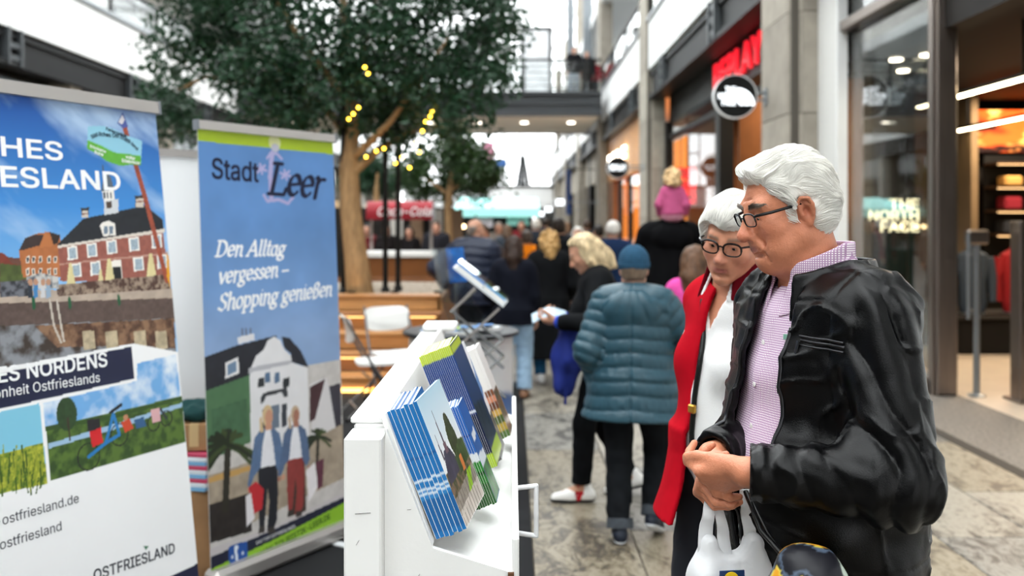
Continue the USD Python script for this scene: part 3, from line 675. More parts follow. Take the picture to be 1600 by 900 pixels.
def hand_field(P, W, d, n, u, curls=(35, 35, 38, 42), s=1., thumb=(.55, .6, .45), spread=.05, thumb_curl=.2):
    """wrist W, pointing d, palm faces n, thumb side u."""
    W, d, n, u = (np.asarray(x, float) for x in (W, d, n, u))
    d = d / np.linalg.norm(d); u = u - d * u.dot(d); u /= np.linalg.norm(u); n = n - d * n.dot(d) - u * n.dot(u); n /= np.linalg.norm(n)
    out = None
    offs = (.030, .010, -.010, -.029); Ls = ((.044, .026, .021), (.048, .030, .022), (.045, .028, .022), (.036, .021, .019)); kd = (.090, .094, .089, .080)
    palm = None
    for i in range(4):
        K = W + (d * kd[i] + u * offs[i]) * s
        base = W + (d * .012 + u * offs[i] * .55) * s
        m = cap(P, base, K, .0145 * s, .0115 * s); palm = m if palm is None else smin(palm, m, .014 * s)
        p = K; ang = 0; f = None
        for j, L in enumerate(Ls[i]):
            ang += math.radians(curls[i] * (1.0, 1.15, .7)[j])
            dd = (d + u * offs[i] * spread * 30) ; dd /= np.linalg.norm(dd)
            q = p + (dd * math.cos(ang) + n * math.sin(ang)) * L * s
            r0, r1 = (.0098, .0090, .0082)[j], (.0092, .0084, .0070)[j]
            c = cap(P, p, q, r0 * s, r1 * s); f = c if f is None else smin(f, c, .004 * s); p = q
        out = f if out is None else np.minimum(out, f)
    palm = smin(palm, ell(P, W + (d * .05 + n * .008) * s, np.array([.036, .045, .017]) * s, basis(u, d, n)), .015 * s)
    b0 = W + (d * .022 + u * .022 + n * .008) * s; t = d * thumb[0] + u * thumb[1] + n * thumb[2]; t /= np.linalg.norm(t)
    b1 = b0 + t * .042 * s; t2 = t * (1 - thumb_curl) + d * thumb_curl; t2 /= np.linalg.norm(t2); b2 = b1 + t2 * .034 * s; t3 = t2 * (1 - thumb_curl) + (d - u * .4) * thumb_curl; t3 /= np.linalg.norm(t3); b3 = b2 + t3 * .026 * s
    th = U(.006 * s, cap(P, b0, b1, .0165 * s, .0125 * s), cap(P, b1, b2, .0115 * s, .0105 * s), cap(P, b2, b3, .0105 * s, .0085 * s))
    return smin(smin(palm, out, .005 * s), th, .012 * s)

def head_field(Q, o):
    """Q in head frame: origin between the ears at eye level, +y forward. o: feature options."""
    g = o.get('wide', 1.); old = o.get('old', 0.); fine = o.get('fine', False)
    sk = ell(Q, (0, -.018, .036), (.076 * g, .098, .086))
    fa = ell(Q, (0, .026, -.035), (.063 * g, .066, .088))
    d = smin(sk, fa, .04)
    jw = U(.02, cap(Q, (.052 * g, .0, -.062), (.0, .070, -.103), .024, .019), cap(Q, (-.052 * g, .0, -.062), (.0, .070, -.103), .024, .019))
    d = smin(d, jw, .035)
    d = smin(d, ell(Q, (0, .074, -.102), (.024, .021, .020)), .02)
    for s in (1, -1): d = smin(d, ell(Q, (s * .043 * g, .056, -.030), (.027, .026, .026)), .025)
    if old:
        for s in (1, -1): d = smin(d, ell(Q, (s * .042 * g, .045, -.082), (.024, .036, .032)), .025)
        d = smin(d, ell(Q, (0, .035, -.125), (.048, .045, .026)), .03)
    d = smin(d, cap(Q, (-.038, .072, .025), (.038, .072, .025), .013 + .003 * old), .02)
    if not o.get('face', True): return d
    for s in (1, -1): d = smax(d, -ell(Q, (s * .033, .098, .001), (.021, .021, .014)), .014)
    nl = o.get('nose', 1.)
    d = smin(d, U(.012, cap(Q, (0, .088, .014), (0, .108 + .006 * nl, -.034), .0092, .0120 * nl), ell(Q, (0, .109 + .006 * nl, -.038), (.0135 * nl, .0125 * nl, .0118 * nl)), ell(Q, (.0145 * nl, .098, -.040), (.009, .012, .0095)), ell(Q, (-.0145 * nl, .098, -.040), (.009, .012, .0095))), .011)
    d = smin(d, ell(Q, (0, .082, -.066), (.030, .018, .026)), .02)
    lp = o.get('lips', 1.)
    d = smin(d, U(.005, cap(Q, (-.023, .083, -.0705), (0, .0965, -.0665), .0035, .0058 * lp), cap(Q, (.023, .083, -.0705), (0, .0965, -.0665), .0035, .0058 * lp)), .005)
    d = smin(d, U(.005, cap(Q, (-.021, .083, -.0735), (0, .0945, -.0790), .0035, .0062 * lp), cap(Q, (.021, .083, -.0735), (0, .0945, -.0790), .0035, .0062 * lp)), .006)
    d = smax(d, -U(.004, cap(Q, (-.025, .0885, -.0725), (0, .1025, -.0725), .0016), cap(Q, (.025, .0885, -.0725), (0, .1025, -.0725), .0016)), .003)
    d = smax(d, -cap(Q, (-.018, .092, -.090), (.018, .092, -.090), .005), .012)
    if fine:
        for s in (1, -1):
            d = smax(d, -ell(Q, (s * .0075 * nl, .108, -.0485), (.0042, .006, .004)), .003)
            lid = ell(Q, (s * .0325, .0735, .001), (.0160, .0162, .0148))          # eyelids over the eyeball
            op = o.get('open', .5)
            slit = ell(Q, (s * .0325, .092, -.0035 - .001 * op), (.0135, .012, .0024 + .0048 * op))
            lid = smax(lid, -slit, .0015)
            d = smin(d, lid, .004)
            if old:
                d = smin(d, ell(Q, (s * .032, .080, -.0175), (.016, .009, .007)), .008)     # bag under the eye
                d = smax(d, -chain(Q, [(s * .0195, .100, -.036), (s * .034, .084, -.060), (s * .036, .072, -.082)], [.0028, .003, .002], .003), .010)  # fold beside the mouth
                d = smax(d, -chain(Q, [(s * .030, .085, -.082), (s * .033, .078, -.104)], [.002, .002], .003), .008)
                for zz, ww in ((.052, .03), (.064, .032), (.041, .02)):
                    d = smax(d, -cap(Q, (-ww, .0825 - .0 * zz, zz + .002), (ww, .0825, zz), .0012), .006)
                for k in range(3): d = smax(d, -cap(Q, (s * .052, .066, .004 - .008 * k), (s * .064, .050, .010 - .014 * k), .001), .004)
    for s in (1, -1):
        e = o.get('ear', 1.)
        R = rz(s * 26) @ rx(-8) @ ry(s * 8)
        c = np.array([s * .0815 * g, -.014, -.008])
        if fine:
            q = rot(Q, c, R)
            if s < 0: q = q * A3(-1, 1, 1)
            q = q / F32(e)
            ear = ell(q, (-.004, 0, .002), (.0055, .0165, .029))
            ear = smin(ear, ell(q, (-.006, .010, 0), (.012, .010, .022)), .008)
            rim = chain(q, [(.002, .013, .004), (.005, .012, .022), (.006, .001, .031), (.006, -.012, .025), (.005, -.0165, .010), (.003, -.013, -.008), (.001, -.006, -.020)], [.003, .0036, .0040, .0042, .0038, .0034, .004], .002)
            anti = chain(q, [(.001, -.002, .020), (.003, -.009, .010), (.003, -.008, -.006), (.002, -.002, -.014)], [.0026, .003, .003, .0024], .002)
            ear = smin(smin(ear, rim, .003), anti, .003)
            ear = smin(ear, ell(q, (0, .004, -.026), (.0055, .0085, .0095)), .006)
            ear = smax(ear, -ell(q, (.004, .0005, -.001), (.009, .0068, .0115)), .003)
            ear = smin(ear, ell(q, (.002, .0095, -.006), (.0042, .0045, .007)), .003) * F32(e)
        else: ear = ell(Q, c, (.0095, .0195 * e, .034 * e), R)
        d = smin(d, ear, .006)
    return d

SKIN = lin('#c98d72')
def skin_colors(V, headM, o, base):
    """per-vertex skin: lips, cheeks, nose and brows are coloured by their place on the head."""
    Q = (np.asarray(V) - headM[1]) @ headM[0]
    c = np.tile(lin(base), (len(V), 1)).astype(float)
    n = meshkit.fbm(np.asarray(V) * 38, 3, 11); n2 = meshkit.fbm(np.asarray(V) * 140, 2, 12)
    c *= (1 + (n - .5) * .38 + (n2 - .5) * .12)[:, None]
    def blob(cx, r, col, amt):
        nonlocal c
        w = (np.exp(-(((Q - np.asarray(cx)) / np.asarray(r)) ** 2).sum(1)) * amt)[:, None]
        c = c * (1 - w) + lin(col) * w
    for s in (1, -1):
        blob((s * .045, .062, -.035), (.022, .03, .022), o.get('cheek', '#c0705a'), .55)
        blob((s * .08, -.012, -.010), (.014, .025, .035), o.get('cheek', '#c0705a'), .4)
        blob((s * .033, .085, -.012), (.016, .02, .008), '#9c6654', .3)
    blob((0, .115, -.035), (.02, .02, .018), o.get('cheek', '#c0705a'), .7)
    lipc = o.get('lipcol', '#a8564e')
    w = np.exp(-((np.abs(Q[:, 2] + .0725) / .0085) ** 4)) * np.exp(-((np.abs(Q[:, 0]) / .024) ** 4)) * (Q[:, 1] > .072)
    c = c * (1 - .8 * w[:, None]) + lin(lipc) * .8 * w[:, None]
    bc = o.get('brow')
    if bc:
        for s in (1, -1):
            x = (s * Q[:, 0] - .014) / .040
            zc = .0235 + .006 * np.clip(x, 0, 1) - .008 * np.clip(x - .65, 0, 1)
            w = ((x > 0) & (x < 1) & (Q[:, 1] > .05)) * np.exp(-((Q[:, 2] - zc) / .0048) ** 4)
            c = c * (1 - .75 * w[:, None]) + lin(bc) * .75 * w[:, None]
    return np.clip(c, 0, 1)

class Body:
    """A posed body in its own frame (metres for a 1.75 m person, +y forward, +x its right)."""
    def __init__(b, height=1.75, sex='m', fat=0., lean=0., yaw=0., pitch=0., roll=0., feet=None, wr=None, wl=None, er=None, el=None, ho=None, headfwd=.03, twist=0., hs=.97, hup=0.):
        b.hs = hs
        b.s = height / 1.75; b.fat = fat; b.f = sex == 'f'; b.ho = dict(ho or {})
        b.TR = rx(-lean) @ rz(twist); b.T0 = np.array([0, 0, .95])
        sw = .168 if b.f else .188
        b.hw = .098 if b.f else .09
        b.S = {1: b.up((sw, -.005, 1.405)), -1: b.up((-sw, -.005, 1.405))}
        W0 = {1: (.27, .08, .80) if wr is None else wr, -1: (-.27, .08, .80) if wl is None else wl}
        hint = {1: er if er is not None else (.5, -1, -.2), -1: el if el is not None else (-.5, -1, -.2)}
        b.E, b.W = {}, {}
        for s in (1, -1): b.E[s], b.W[s] = ik(b.S[s], W0[s], .295, .262, hint[s])
        feet = feet or {1: (.10, .0, 0), -1: (-.10, .0, 0)}
        b.foot = {}; b.K = {}; b.An = {}
        for s in (1, -1):
            fx, fy, fz = feet[s][:3]; fyaw = feet[s][3] if len(feet[s]) > 3 else -6 * s; fp = feet[s][4] if len(feet[s]) > 4 else 0.
            a = np.array([fx, fy, fz + .085])
            b.K[s], b.An[s] = ik((s * b.hw, 0, .92), a, .435, .415, (s * .12, 1, 0)); b.foot[s] = (fyaw, fp)
        b.nk = b.up((0, -.012, 1.45)); 
        b.hc = b.up((0, headfwd, 1.625)); b.HR = b.TR @ rz(yaw) @ ry(roll) @ rx(-pitch)
        piv = b.up((0, headfwd - .03, 1.53)); b.hc = piv + rz(0) @ (b.TR @ rz(yaw) @ ry(roll) @ rx(-pitch) @ np.array([0, .03, .095]))
        b.hands = {}
        b.hc = b.hc + np.array([0, 0, hup]); b.headM = (b.HR / hs, b.hc)
    def up(b, p): return b.T0 + b.TR @ (np.asarray(p, float) - b.T0)
    def toT(b, P): return rot(P, b.T0, b.TR) + b.T0.astype(F32)
    def toH(b, P): return rot(P, b.hc, b.HR / b.hs)
    def torso(b, P, i=0., low=True):
        T = b.toT(P); ft = b.fat
        if b.f:
            d = U(.09, ell(T, (0, -.01, .94), (.172 + .05 * ft + i, .118 + .05 * ft + i, .13 + i)), ell(T, (0, 0, 1.10), (.132 + .05 * ft + i, .098 + .05 * ft + i, .15 + i)), ell(T, (0, -.005, 1.29), (.148 + .03 * ft + i, .105 + .03 * ft + i, .17 + i)))
            for s in (1, -1): d = smin(d, ell(T, (s * .07, .085, 1.235), (.068 + i, .06 + i, .07 + i)), .05)
        else:
            d = U(.09, ell(T, (0, 0, .95), (.160 + .03 * ft + i, .112 + .04 * ft + i, .13 + i)), ell(T, (0, .005, 1.10), (.142 + .06 * ft + i, .102 + .06 * ft + i, .16 + i)), ell(T, (0, 0, 1.28), (.165 + .02 * ft + i, .115 + .02 * ft + i, .19 + i)))
        if ft > 0: d = smin(d, ell(T, (0, .06 * ft, 1.06), (.155 * (.8 + .2 * ft) + i, (.10 + .06 * ft) + i, .15 + i)), .08)
        sw = .125 if b.f else .14
        d = smin(d, cap(T, (-sw, -.012, 1.402), (sw, -.012, 1.402), .062 + i), .07)
        d = smin(d, U(.03, cap(T, (-sw, -.02, 1.43), (0, -.02, 1.475), .035 + i, .045 + i * .5), cap(T, (sw, -.02, 1.43), (0, -.02, 1.475), .035 + i, .045 + i * .5)), .05)
        return d
    def arm(b, P, s, i=0., taper=True, cut=None, k=.03):
        return smin(cap(P, b.S[s], b.E[s], .055 + i, .044 + i), cap(P, b.E[s], b.W[s], .043 + i, .029 + i * (.6 if taper else 1.)), k)
    def leg(b, P, s, i=0., i2=None):
        i2 = i if i2 is None else i2
        return smin(cap(P, (s * b.hw, 0, .92), b.K[s], .088 + i, .058 + i), cap(P, b.K[s], b.An[s], .058 + i, .040 + i2), .03)
    def skinf(b, P):
        d = U(.02, b.torso(P), b.leg(P, 1), b.leg(P, -1))
        d = smin(d, U(.03, b.arm(P, 1), b.arm(P, -1)), .03)
        nr = b.ho.get('neck', .054 if b.f else .060)
        base = b.hc + b.HR @ np.array([0, -.025, -.075])
        d = smin(d, cap(P, b.nk - [0, 0, .02], base, nr * 1.08, nr), .045)
        d = smin(d, near(P, b.hc, .16, lambda p: head_field(b.toH(p), b.ho) * F32(b.hs)), .025)
        for s in (1, -1):
            d = smin(d, near(P, b.W[s] + (b.hands.get(s, {}).get('d', b.W[s] - b.E[s]) / np.linalg.norm(b.hands.get(s, {}).get('d', b.W[s] - b.E[s]))) * .08, .13, lambda p: b.hand(p, s), .03), .01)
            fy, fp = b.foot[s]; R = rz(fy) @ rx(fp); a = b.An[s]
            d = smin(d, cap(P, a, a + R @ np.array([0, .13, -.05]), .036, .03), .02)
        return d
    def hand(b, P, s):
        W, E = b.W[s], b.E[s]
        o = b.hands.get(s)
        if o is None:
            d = W - E; d = d / np.linalg.norm(d); n = np.array([-s * 1., .1, 0]); u = np.array([0, 1., .2])
            o = dict(d=d, n=n, u=u)
        return hand_field(P, W, **o)
    def bounds(b, pad=.06):
        pts = np.array([b.hc + [0, 0, .13], b.hc + [.1, .13, 0], b.hc - [.1, .13, 0], (0, 0, 0), *[b.E[s] for s in (1, -1)], *[b.W[s] + .2 * (b.W[s] - b.E[s]) / .26 * 1.0 for s in (1, -1)], *[b.K[s] for s in (1, -1)], *[b.An[s] for s in (1, -1)], *[b.S[s] for s in (1, -1)], (.2, .15, 1), (-.2, -.15, 1)])
        lo = pts.min(0) - pad - .06; hi = pts.max(0) + pad + .06; lo[2] = -.01
        for s in (1, -1):
            lo[1] = min(lo[1], b.An[s][1] - .15); hi[1] = max(hi[1], b.An[s][1] + .24)
        return lo, hi
    def garment(b, P, i=.03, hem=.86, top=1.50, sleeves=True, flare=0., cuff=.97, neck=.075, sl_i=None, quilt=None, wob=0.):
        d = b.torso(P, i)
        T = b.toT(P)
        if hem < .9:
            # skirt of the coat below the hips
            z0, z1 = .97, hem - .02
            w0 = np.array([.172 + i + .03 * b.fat, .122 + i + .04 * b.fat]); w1 = w0 + flare
            t = np.clip((z0 - P[:, 2]) / (z0 - z1), 0, 1)
            rx_, ry_ = w0[0] + t * (w1[0] - w0[0]), w0[1] + t * (w1[1] - w0[1])
            q = np.sqrt((P[:, 0] / rx_) ** 2 + (P[:, 1] / ry_) ** 2)
            sk = (q - 1) * np.minimum(rx_, ry_)
            sk = np.maximum(sk, P[:, 2] - z0)
            d = smin(d, sk, .05)
        d = smax(d, hem - P[:, 2], .012)
        d = smax(d, -cap(T, (0, .02, 1.46), (0, .05, 1.8), neck - .015, neck + .03), .012)
        if sleeves:
            si = i * .8 if sl_i is None else sl_i
            for s in (1, -1):
                a = b.arm(P, s, si)
                ax = b.W[s] - b.E[s]; L = np.linalg.norm(ax); ax /= L
                a = smax(a, (P - b.E[s].astype(F32)) @ ax.astype(F32) - L * cuff, .008)
                d = smin(d, a, .035)
        if quilt:
            d = d + quilt(P, T)
        if wob: 
            d = d + wob * (fnoise(P * F32(9.), 5) - .5) * 2
        return d
    def trousers(b, P, i=.018, i2=.03, top=1.0, cuff=.10, wob=.006):
        d = U(.03, smax(b.torso(P, .012), P[:, 2] - top, .01), b.leg(P, 1, i, i2), b.leg(P, -1, i, i2))
        d = smin(d, ell(P, (0, -.01, .90), (.165, .118, .11)), .05)
        for s in (1, -1):
            ax = b.An[s] - b.K[s]; L = np.linalg.norm(ax); ax /= L
            d = np.where((P[:, 0] * s > -.02) | (P[:, 2] > .7), smax(d, np.where(P[:, 2] < .45, (P - b.K[s].astype(F32)) @ ax.astype(F32) - (L + .085 - cuff), -1), .006) if abs(b.K[s][0] - b.K[-s][0]) > .02 else d, d) if cuff else d
        d = np.maximum(d, cuff * .8 - P[:, 2])
        if wob: d = d + wob * (fnoise(P * A3(14, 14, 22), 8) - .5) * 2
        return d
    def shoe(b, P, s, big=1.):
        fy, fp = b.foot[s]; R = (rz(fy) @ rx(fp)).astype(F32); a = b.An[s].astype(F32)
        q = rot(P, a, R) + A3(0, 0, .085)
        d = U(.03, cap(q, (0, -.055, .042), (.0, .07, .040), .038 * big, .042 * big), cap(q, (0, .07, .038), (.004 * s, .165, .026), .043 * big, .032 * big), cap(q, (0, -.03, .06), (0, -.02, .115), .042 * big, .04 * big))
        return q, smax(smax(d, -q[:, 2], .006), q[:, 2] - .125, .006)

def garment_mesh(b, f, h, lo=None, hi=None):
    l, u = b.bounds(.10)
    if lo is not None: l = np.maximum(l, lo)
    if hi is not None: u = np.minimum(u, hi)
    m = nets(f, l, u, h)
    m.vertices = m.vertices * b.s
    return m
def scaled(m, b): m.vertices = m.vertices * b.s; return m
# ------------------------------------------------------------------ hair, glasses, small garment parts
def hair_base(Q, g=1., th=.010, front=.072, slope=1.15, low=-.09, side=.0):
    d = smin(ell(Q, (0, -.020, .040), (.077 * g + th, .099 + th, .086 + th)), ell(Q, (0, -.045, -.02), (.066 * g + th, .065 + th, .075 + th)), .04)
    line = (front - .075 * slope) + slope * Q[:, 1] - Q[:, 2] + side * np.abs(Q[:, 0])
    d = smax(d, line, .012)
    return smax(d, low - Q[:, 2], .012)
def strands(base, roots, flow, n=9, step=.008, lift=.002, seed=1, curl=.4, cs=30., w0=.0011, w1=.0005):
    """grow strands over the surface of a field, along a flow direction bent by smooth noise."""
    p = roots.astype(F32).copy(); out = [p.copy()]
    for k in range(n):
        e = 1e-3
        g = np.stack([base(p + A3(e, 0, 0)) - base(p - A3(e, 0, 0)), base(p + A3(0, e, 0)) - base(p - A3(0, e, 0)), base(p + A3(0, 0, e)) - base(p - A3(0, 0, e))], 1)
        g /= np.maximum(np.linalg.norm(g, axis=1, keepdims=True), 1e-9)
        f = flow(p)
        nz = np.stack([fnoise(p * F32(cs), seed + q) - .5 for q in range(3)], 1) * 2
        f = f + curl * nz; f = f - g * (f * g).sum(1, keepdims=True); f /= np.maximum(np.linalg.norm(f, axis=1, keepdims=True), 1e-9)
        p = p + f * step
        d = base(p)
        p = (p - g * (d - lift * (k + 1) / n * 6)[:, None]).astype(F32)
        out.append(p.copy())
    S = np.stack(out, 1)
    W = np.tile(np.linspace(w0, w1, n + 1), (len(S), 1))
    return S.reshape(-1, 3), np.full(len(S), n + 1), W.ravel()
def prune(PCW, bad):
    P, C, W = PCW; n = C[0]; S = P.reshape(-1, n, 3); ok = ~bad(S).any(1)
    return S[ok].reshape(-1, 3), np.full(ok.sum(), n), W.reshape(-1, n)[ok].ravel()
def sample_on(m, k, seed):
    r = np.random.default_rng(seed); a = m.area_faces; f = r.choice(len(a), k, p=a / a.sum()); w = r.dirichlet((1, 1, 1), k)
    return (m.triangles[f] * w[:, :, None]).sum(1)
def place(pts, b):                # head frame -> thing frame
    return (np.asarray(pts) @ b.HR.T * b.hs + b.hc) * b.s
def hplace(m, b): m = m.copy(); m.vertices = place(m.vertices, b); return m
def rounded(w, h, p=3.2, n=40, drop=0.):
    a = np.linspace(0, 2 * PI, n, endpoint=False)
    c, s = np.cos(a), np.sin(a)
    return np.stack([w / 2 * np.sign(c) * np.abs(c) ** (2 / p), h / 2 * np.sign(s) * np.abs(s) ** (2 / p) + drop * c], 1)
def glasses(b, parent, w=.048, h=.030, y=.100, z=-.002, tilt=8, material=None, rim=.0018, top=None, half=False, temple=.0024, cx=.0325, wrap=8, shape=3.2, ear=(.079, -.005, .006)):
    fr = []; lens = []
    for s in (1, -1):
        o = rounded(w, h, shape)
        R = rz(-s * wrap) @ rx(-tilt)
        P = np.stack([o[:, 0], 0 * o[:, 0], o[:, 1]], 1) @ R.T + [s * cx, y, z]
        P = np.vstack([P, P[:2]])
        rr = np.full(len(P), rim) if top is None else np.where(np.r_[o[:, 1], o[:2, 1]] > -h * .1, top, rim)
        fr.append(tube(P, rr, 8))
        L = prism(Polygon(o * .97), .0012); L.apply_transform(trimesh.transformations.rotation_matrix(PI / 2, [1, 0, 0])); L.vertices = L.vertices @ R.T + [s * cx, y, z]; lens.append(L)
        edge = np.array([s * w / 2, 0, h * .28]) @ R.T + [s * cx, y, z]
        fr.append(tube([edge, edge + [s * .006, -.006, .001], [s * (ear[0] + .001), y - .035, (edge[2] + ear[2]) / 2 + .001], [s * ear[0], ear[1], ear[2]], [s * ear[0] * .98, ear[1] - .022, ear[2] - .016]], [temple, temple * 1.15, temple * 1.2, temple, temple * .8], 8))
    i1 = np.array([-w / 2, 0, h * .15]) @ (rz(-wrap) @ rx(-tilt)).T + [cx, y, z]; i2 = i1 * [-1, 1, 1]
    fr.append(tube([i1, (i1 + i2) / 2 + [0, .004, .003], i2], rim * 1.2, 8))
    o = obj('glasses', hplace(cat_(*fr), b), material, parent, smooth=40, label='dark framed glasses')
    for L in lens: obj('lens', hplace(L, b), glassmat('lens', (.97, .97, .97), 1.25), o)
def eyes(b, parent, gaze=(0, 1, -.25), iris='#5d6a70', r=.0124):
    for s in (1, -1):
        m = trimesh.creation.icosphere(4, r)
        gz = np.array(gaze, float); gz /= np.linalg.norm(gz)
        c = m.vertices @ gz / r
        col = np.tile(lin('#dcd6d0'), (len(m.vertices), 1)); col[c > .86] = lin(iris); col[c > .955] = lin('#080808')
        m.vertices = m.vertices + [s * .0325, .0735, .001]
        obj('eye', hplace(m, b), mat('eyeball', vcol=True, rough=.08), parent, smooth=True, colors=col)
m_leather = mat('leather_black', '#030304', .24, spec=.19, bump=.5, bs=420., var=.25, vs=40., bdist=.0012)
m_metal = mat('zip_metal', '#3a3a3c', .3, .9)
def w2l(p, loc, rot, s=1.):
    return (rz(-rot) @ (np.asarray(p, float) - np.asarray(loc, float))) / s
m_strand = mat('hair_strand_white', '#f0eee8', .5)
# ------------------------------------------------------------------ the man in the leather jacket
def build_man():
    LOC, ROT = np.array([.662, 2.04, 0]), 106.
    H = 1.765; s = H / 1.75
    L = lambda px, py, Y: w2l(pix(px, py, Y), LOC, ROT, s)
    t = thing('person', 'white-haired man with glasses in a black leather jacket over a pale pink checked shirt', 'person', LOC, ROT)
    b = Body(H, 'm', fat=.55, lean=2, yaw=-6, pitch=13, hs=.875, hup=.018, wl=L(1168, 738, 1.795), wr=L(1112, 712, 1.985), el=L(1500, 690, 1.75) - L(1390, 470, 1.88), er=L(1250, 680, 2.3) - L(1180, 480, 2.2),
             ho=dict(old=1., nose=1.08, lips=.75, fine=True, open=.35, wide=1.03, neck=.062, ear=1.12), headfwd=.048)
    # hands closed on the bag handles
    dl = (L(1100, 752, 1.865) - b.W[-1]); b.hands[-1] = dict(d=dl, n=L(1150, 800, 1.95) - L(1150, 735, 1.83), u=L(1150, 690, 1.76) - L(1150, 735, 1.82), curls=(38, 52, 60, 66), thumb=(.85, .28, .25), thumb_curl=.25)
    dr = (L(1092, 768, 1.90) - b.W[1]); b.hands[1] = dict(d=dr, n=L(1150, 745, 1.9) - L(1092, 735, 1.93), u=L(1120, 715, 1.80) - L(1112, 730, 1.98), curls=(44, 50, 55, 58), thumb=(.55, .62, .45), thumb_curl=.3)
    lo, hi = b.bounds()
    lo2 = lo.copy(); 
    m = nets(b.skinf, lo, hi, .0040)
    col = skin_colors(m.vertices, b.headM, dict(cheek='#b5624f', lipcol='#8c4a44', brow='#7a675b'), '#c67f5f')
    obj('body', scaled(m, b), mat('skin_old', vcol=True, rough=.44, bump=.55, bs=150, spec=.42, bdist=.0022), t, smooth=True, colors=col)
    eyes(b, t, (0.1, 1, -.55))
    glasses(b, t, w=.047, h=.031, y=.104, z=-.001, tilt=6, material=mat('frame_black', '#101012', .25), rim=.0015, top=.0022, temple=.0030, ear=(.083, -.004, .010))
    # hair: swept back, wavy, white
    G = 1.05
    def base(Q):
        n = fnoise(Q * np.array([26, 18, 26], F32), 4) - .5
        n2 = fnoise(Q * 60, 6) - .5
        vol = ell(Q, (0, -.026, .056), (.082, .092, .074))
        d = smin(hair_base(Q, G, .010, front=.094, slope=1.42, low=-.085), smax(vol, (.062 - Q[:, 2]) + 1.3 * (Q[:, 1] - .045), .012), .02)
        d = smin(d, smax(ell(Q, (0, .045, .105), (.05, .05, .026)), (Q[:, 1] - .082), .01), .018)
        # keep the ears clear
        for sg in (1, -1): d = smax(d, -ell(Q, (sg * .082, -.004, -.016), (.034, .026, .040)), .008)
        return d - n * .016 - n2 * .006
    hm = nets(base, (-.13, -.17, -.12), (.13, .13, .18), .0042)
    mh = mat('hair_white', '#e6e3dd', .55, var=.12, vs=60., stretch=(1, .3, 1))
    ho = obj('hair', hplace(hm, b), mh, t, smooth=True, label='wavy swept-back white hair')
    def flow(p):
        f = np.stack([p[:, 0] * 3.0, -np.ones(len(p)), .55 - 9 * np.maximum(-p[:, 1] - .02, 0)], 1)
        f[:, 2] -= 6 * np.maximum(np.abs(p[:, 0]) - .05, 0) * 3
        return f
    sm = base
    P, C, Wd = prune(strands(sm, sample_on(hm, 7500, 3), flow, n=9, step=.0068, lift=.0016, seed=21, curl=1.15, cs=24., w0=.0010, w1=.0004), lambda S: (((np.abs(S[..., 0]) - .088) / .022) ** 2 + ((S[..., 1] + .012) / .022) ** 2 + ((S[..., 2] + .008) / .034) ** 2) < 1)
    curves('hair_strands', place(P, b), C, Wd * b.s, m_strand, ho)
    br = np.random.default_rng(5); R0 = []
    for sg in (1, -1):
        k = 170; x = br.random(k); px_ = sg * (.014 + .042 * x); pz_ = .026 + .007 * x - .010 * np.maximum(x - .6, 0) + br.normal(0, .0022, k)
        R0.append(np.stack([px_, np.full(k, .06), pz_], 1))
    R0 = np.vstack(R0).astype(F32); hf = lambda q: head_field(q, b.ho)
    for _ in range(40):
        dd = hf(R0); R0[:, 1] += np.where(dd < 0, .0018, 0)
    P, C, Wd = strands(hf, R0, lambda p: np.stack([np.sign(p[:, 0]) * 1., .3 + 0 * p[:, 0], .55 - 10 * np.maximum(np.abs(p[:, 0]) - .035, 0)], 1), n=4, step=.0032, lift=.0012, seed=31, curl=.5, cs=60., w0=.0009, w1=.0004)
    S0 = []
    for sg in (1, -1):
        k = 110; S0.append(np.stack([np.full(k, sg * .055), .012 + .020 * br.random(k), -.022 + .036 * br.random(k)], 1))
    S0 = np.vstack(S0).astype(F32)
    for _ in range(40):
        dd = hf(S0); S0[:, 0] += np.where(dd < 0, .0014 * np.sign(S0[:, 0]), 0)
    P2, C2, W2 = strands(hf, S0, lambda p: np.stack([0 * p[:, 0], -.5 + 0 * p[:, 0], -1 + 0 * p[:, 0]], 1), n=4, step=.004, lift=.0010, seed=33, curl=.5, cs=50., w0=.0009, w1=.0004)
    curves('sideburn_hairs', place(P2, b), C2, W2, MATS['hair_strand_white'], ho)
    curves('eyebrow_hairs', place(P, b), C, Wd, mat('brow_grey', '#8d8178', .6), ho)
    # shirt, collar
    def fr(P): return b.toT(P)
    mshirt = usdkit.material(stage, '/World/Looks/shirt_check', {
        'tc': ('texture_coordinate', {}), 'sp': ('separate_xyz', {}), 'ax': ('math', {'math_type': 'multiply', 'value2': 430.}), 'az': ('math', {'math_type': 'multiply', 'value2': 430.}), 'ay': ('math', {'math_type': 'multiply_add', 'value2': 250.}),
        'fx': ('math', {'math_type': 'pingpong', 'value2': 1.}), 'fz': ('math', {'math_type': 'pingpong', 'value2': 1.}), 'gx': ('math', {'math_type': 'greater_than', 'value2': .56}), 'gz': ('math', {'math_type': 'greater_than', 'value2': .56}),
        'ad': ('math', {'math_type': 'maximum'}), 'mx': ('mix', {'color1': lin('#efe6ea'), 'color2': lin('#b08cae')}), 'p': ('principled_bsdf', {'roughness': .85})},
        [('tc.object', 'sp.vector'), ('sp.x', 'ax.value1'), ('sp.y', 'ay.value1'), ('ax.value', 'ay.value3'), ('sp.z', 'az.value1'), ('ay.value', 'fx.value1'), ('az.value', 'fz.value1'), ('fx.value', 'gx.value1'), ('fz.value', 'gz.value1'),
         ('gx.value', 'ad.value1'), ('gz.value', 'ad.value2'), ('ad.value', 'mx.fac'), ('mx.color', 'p.base_color')], surface='p.BSDF')
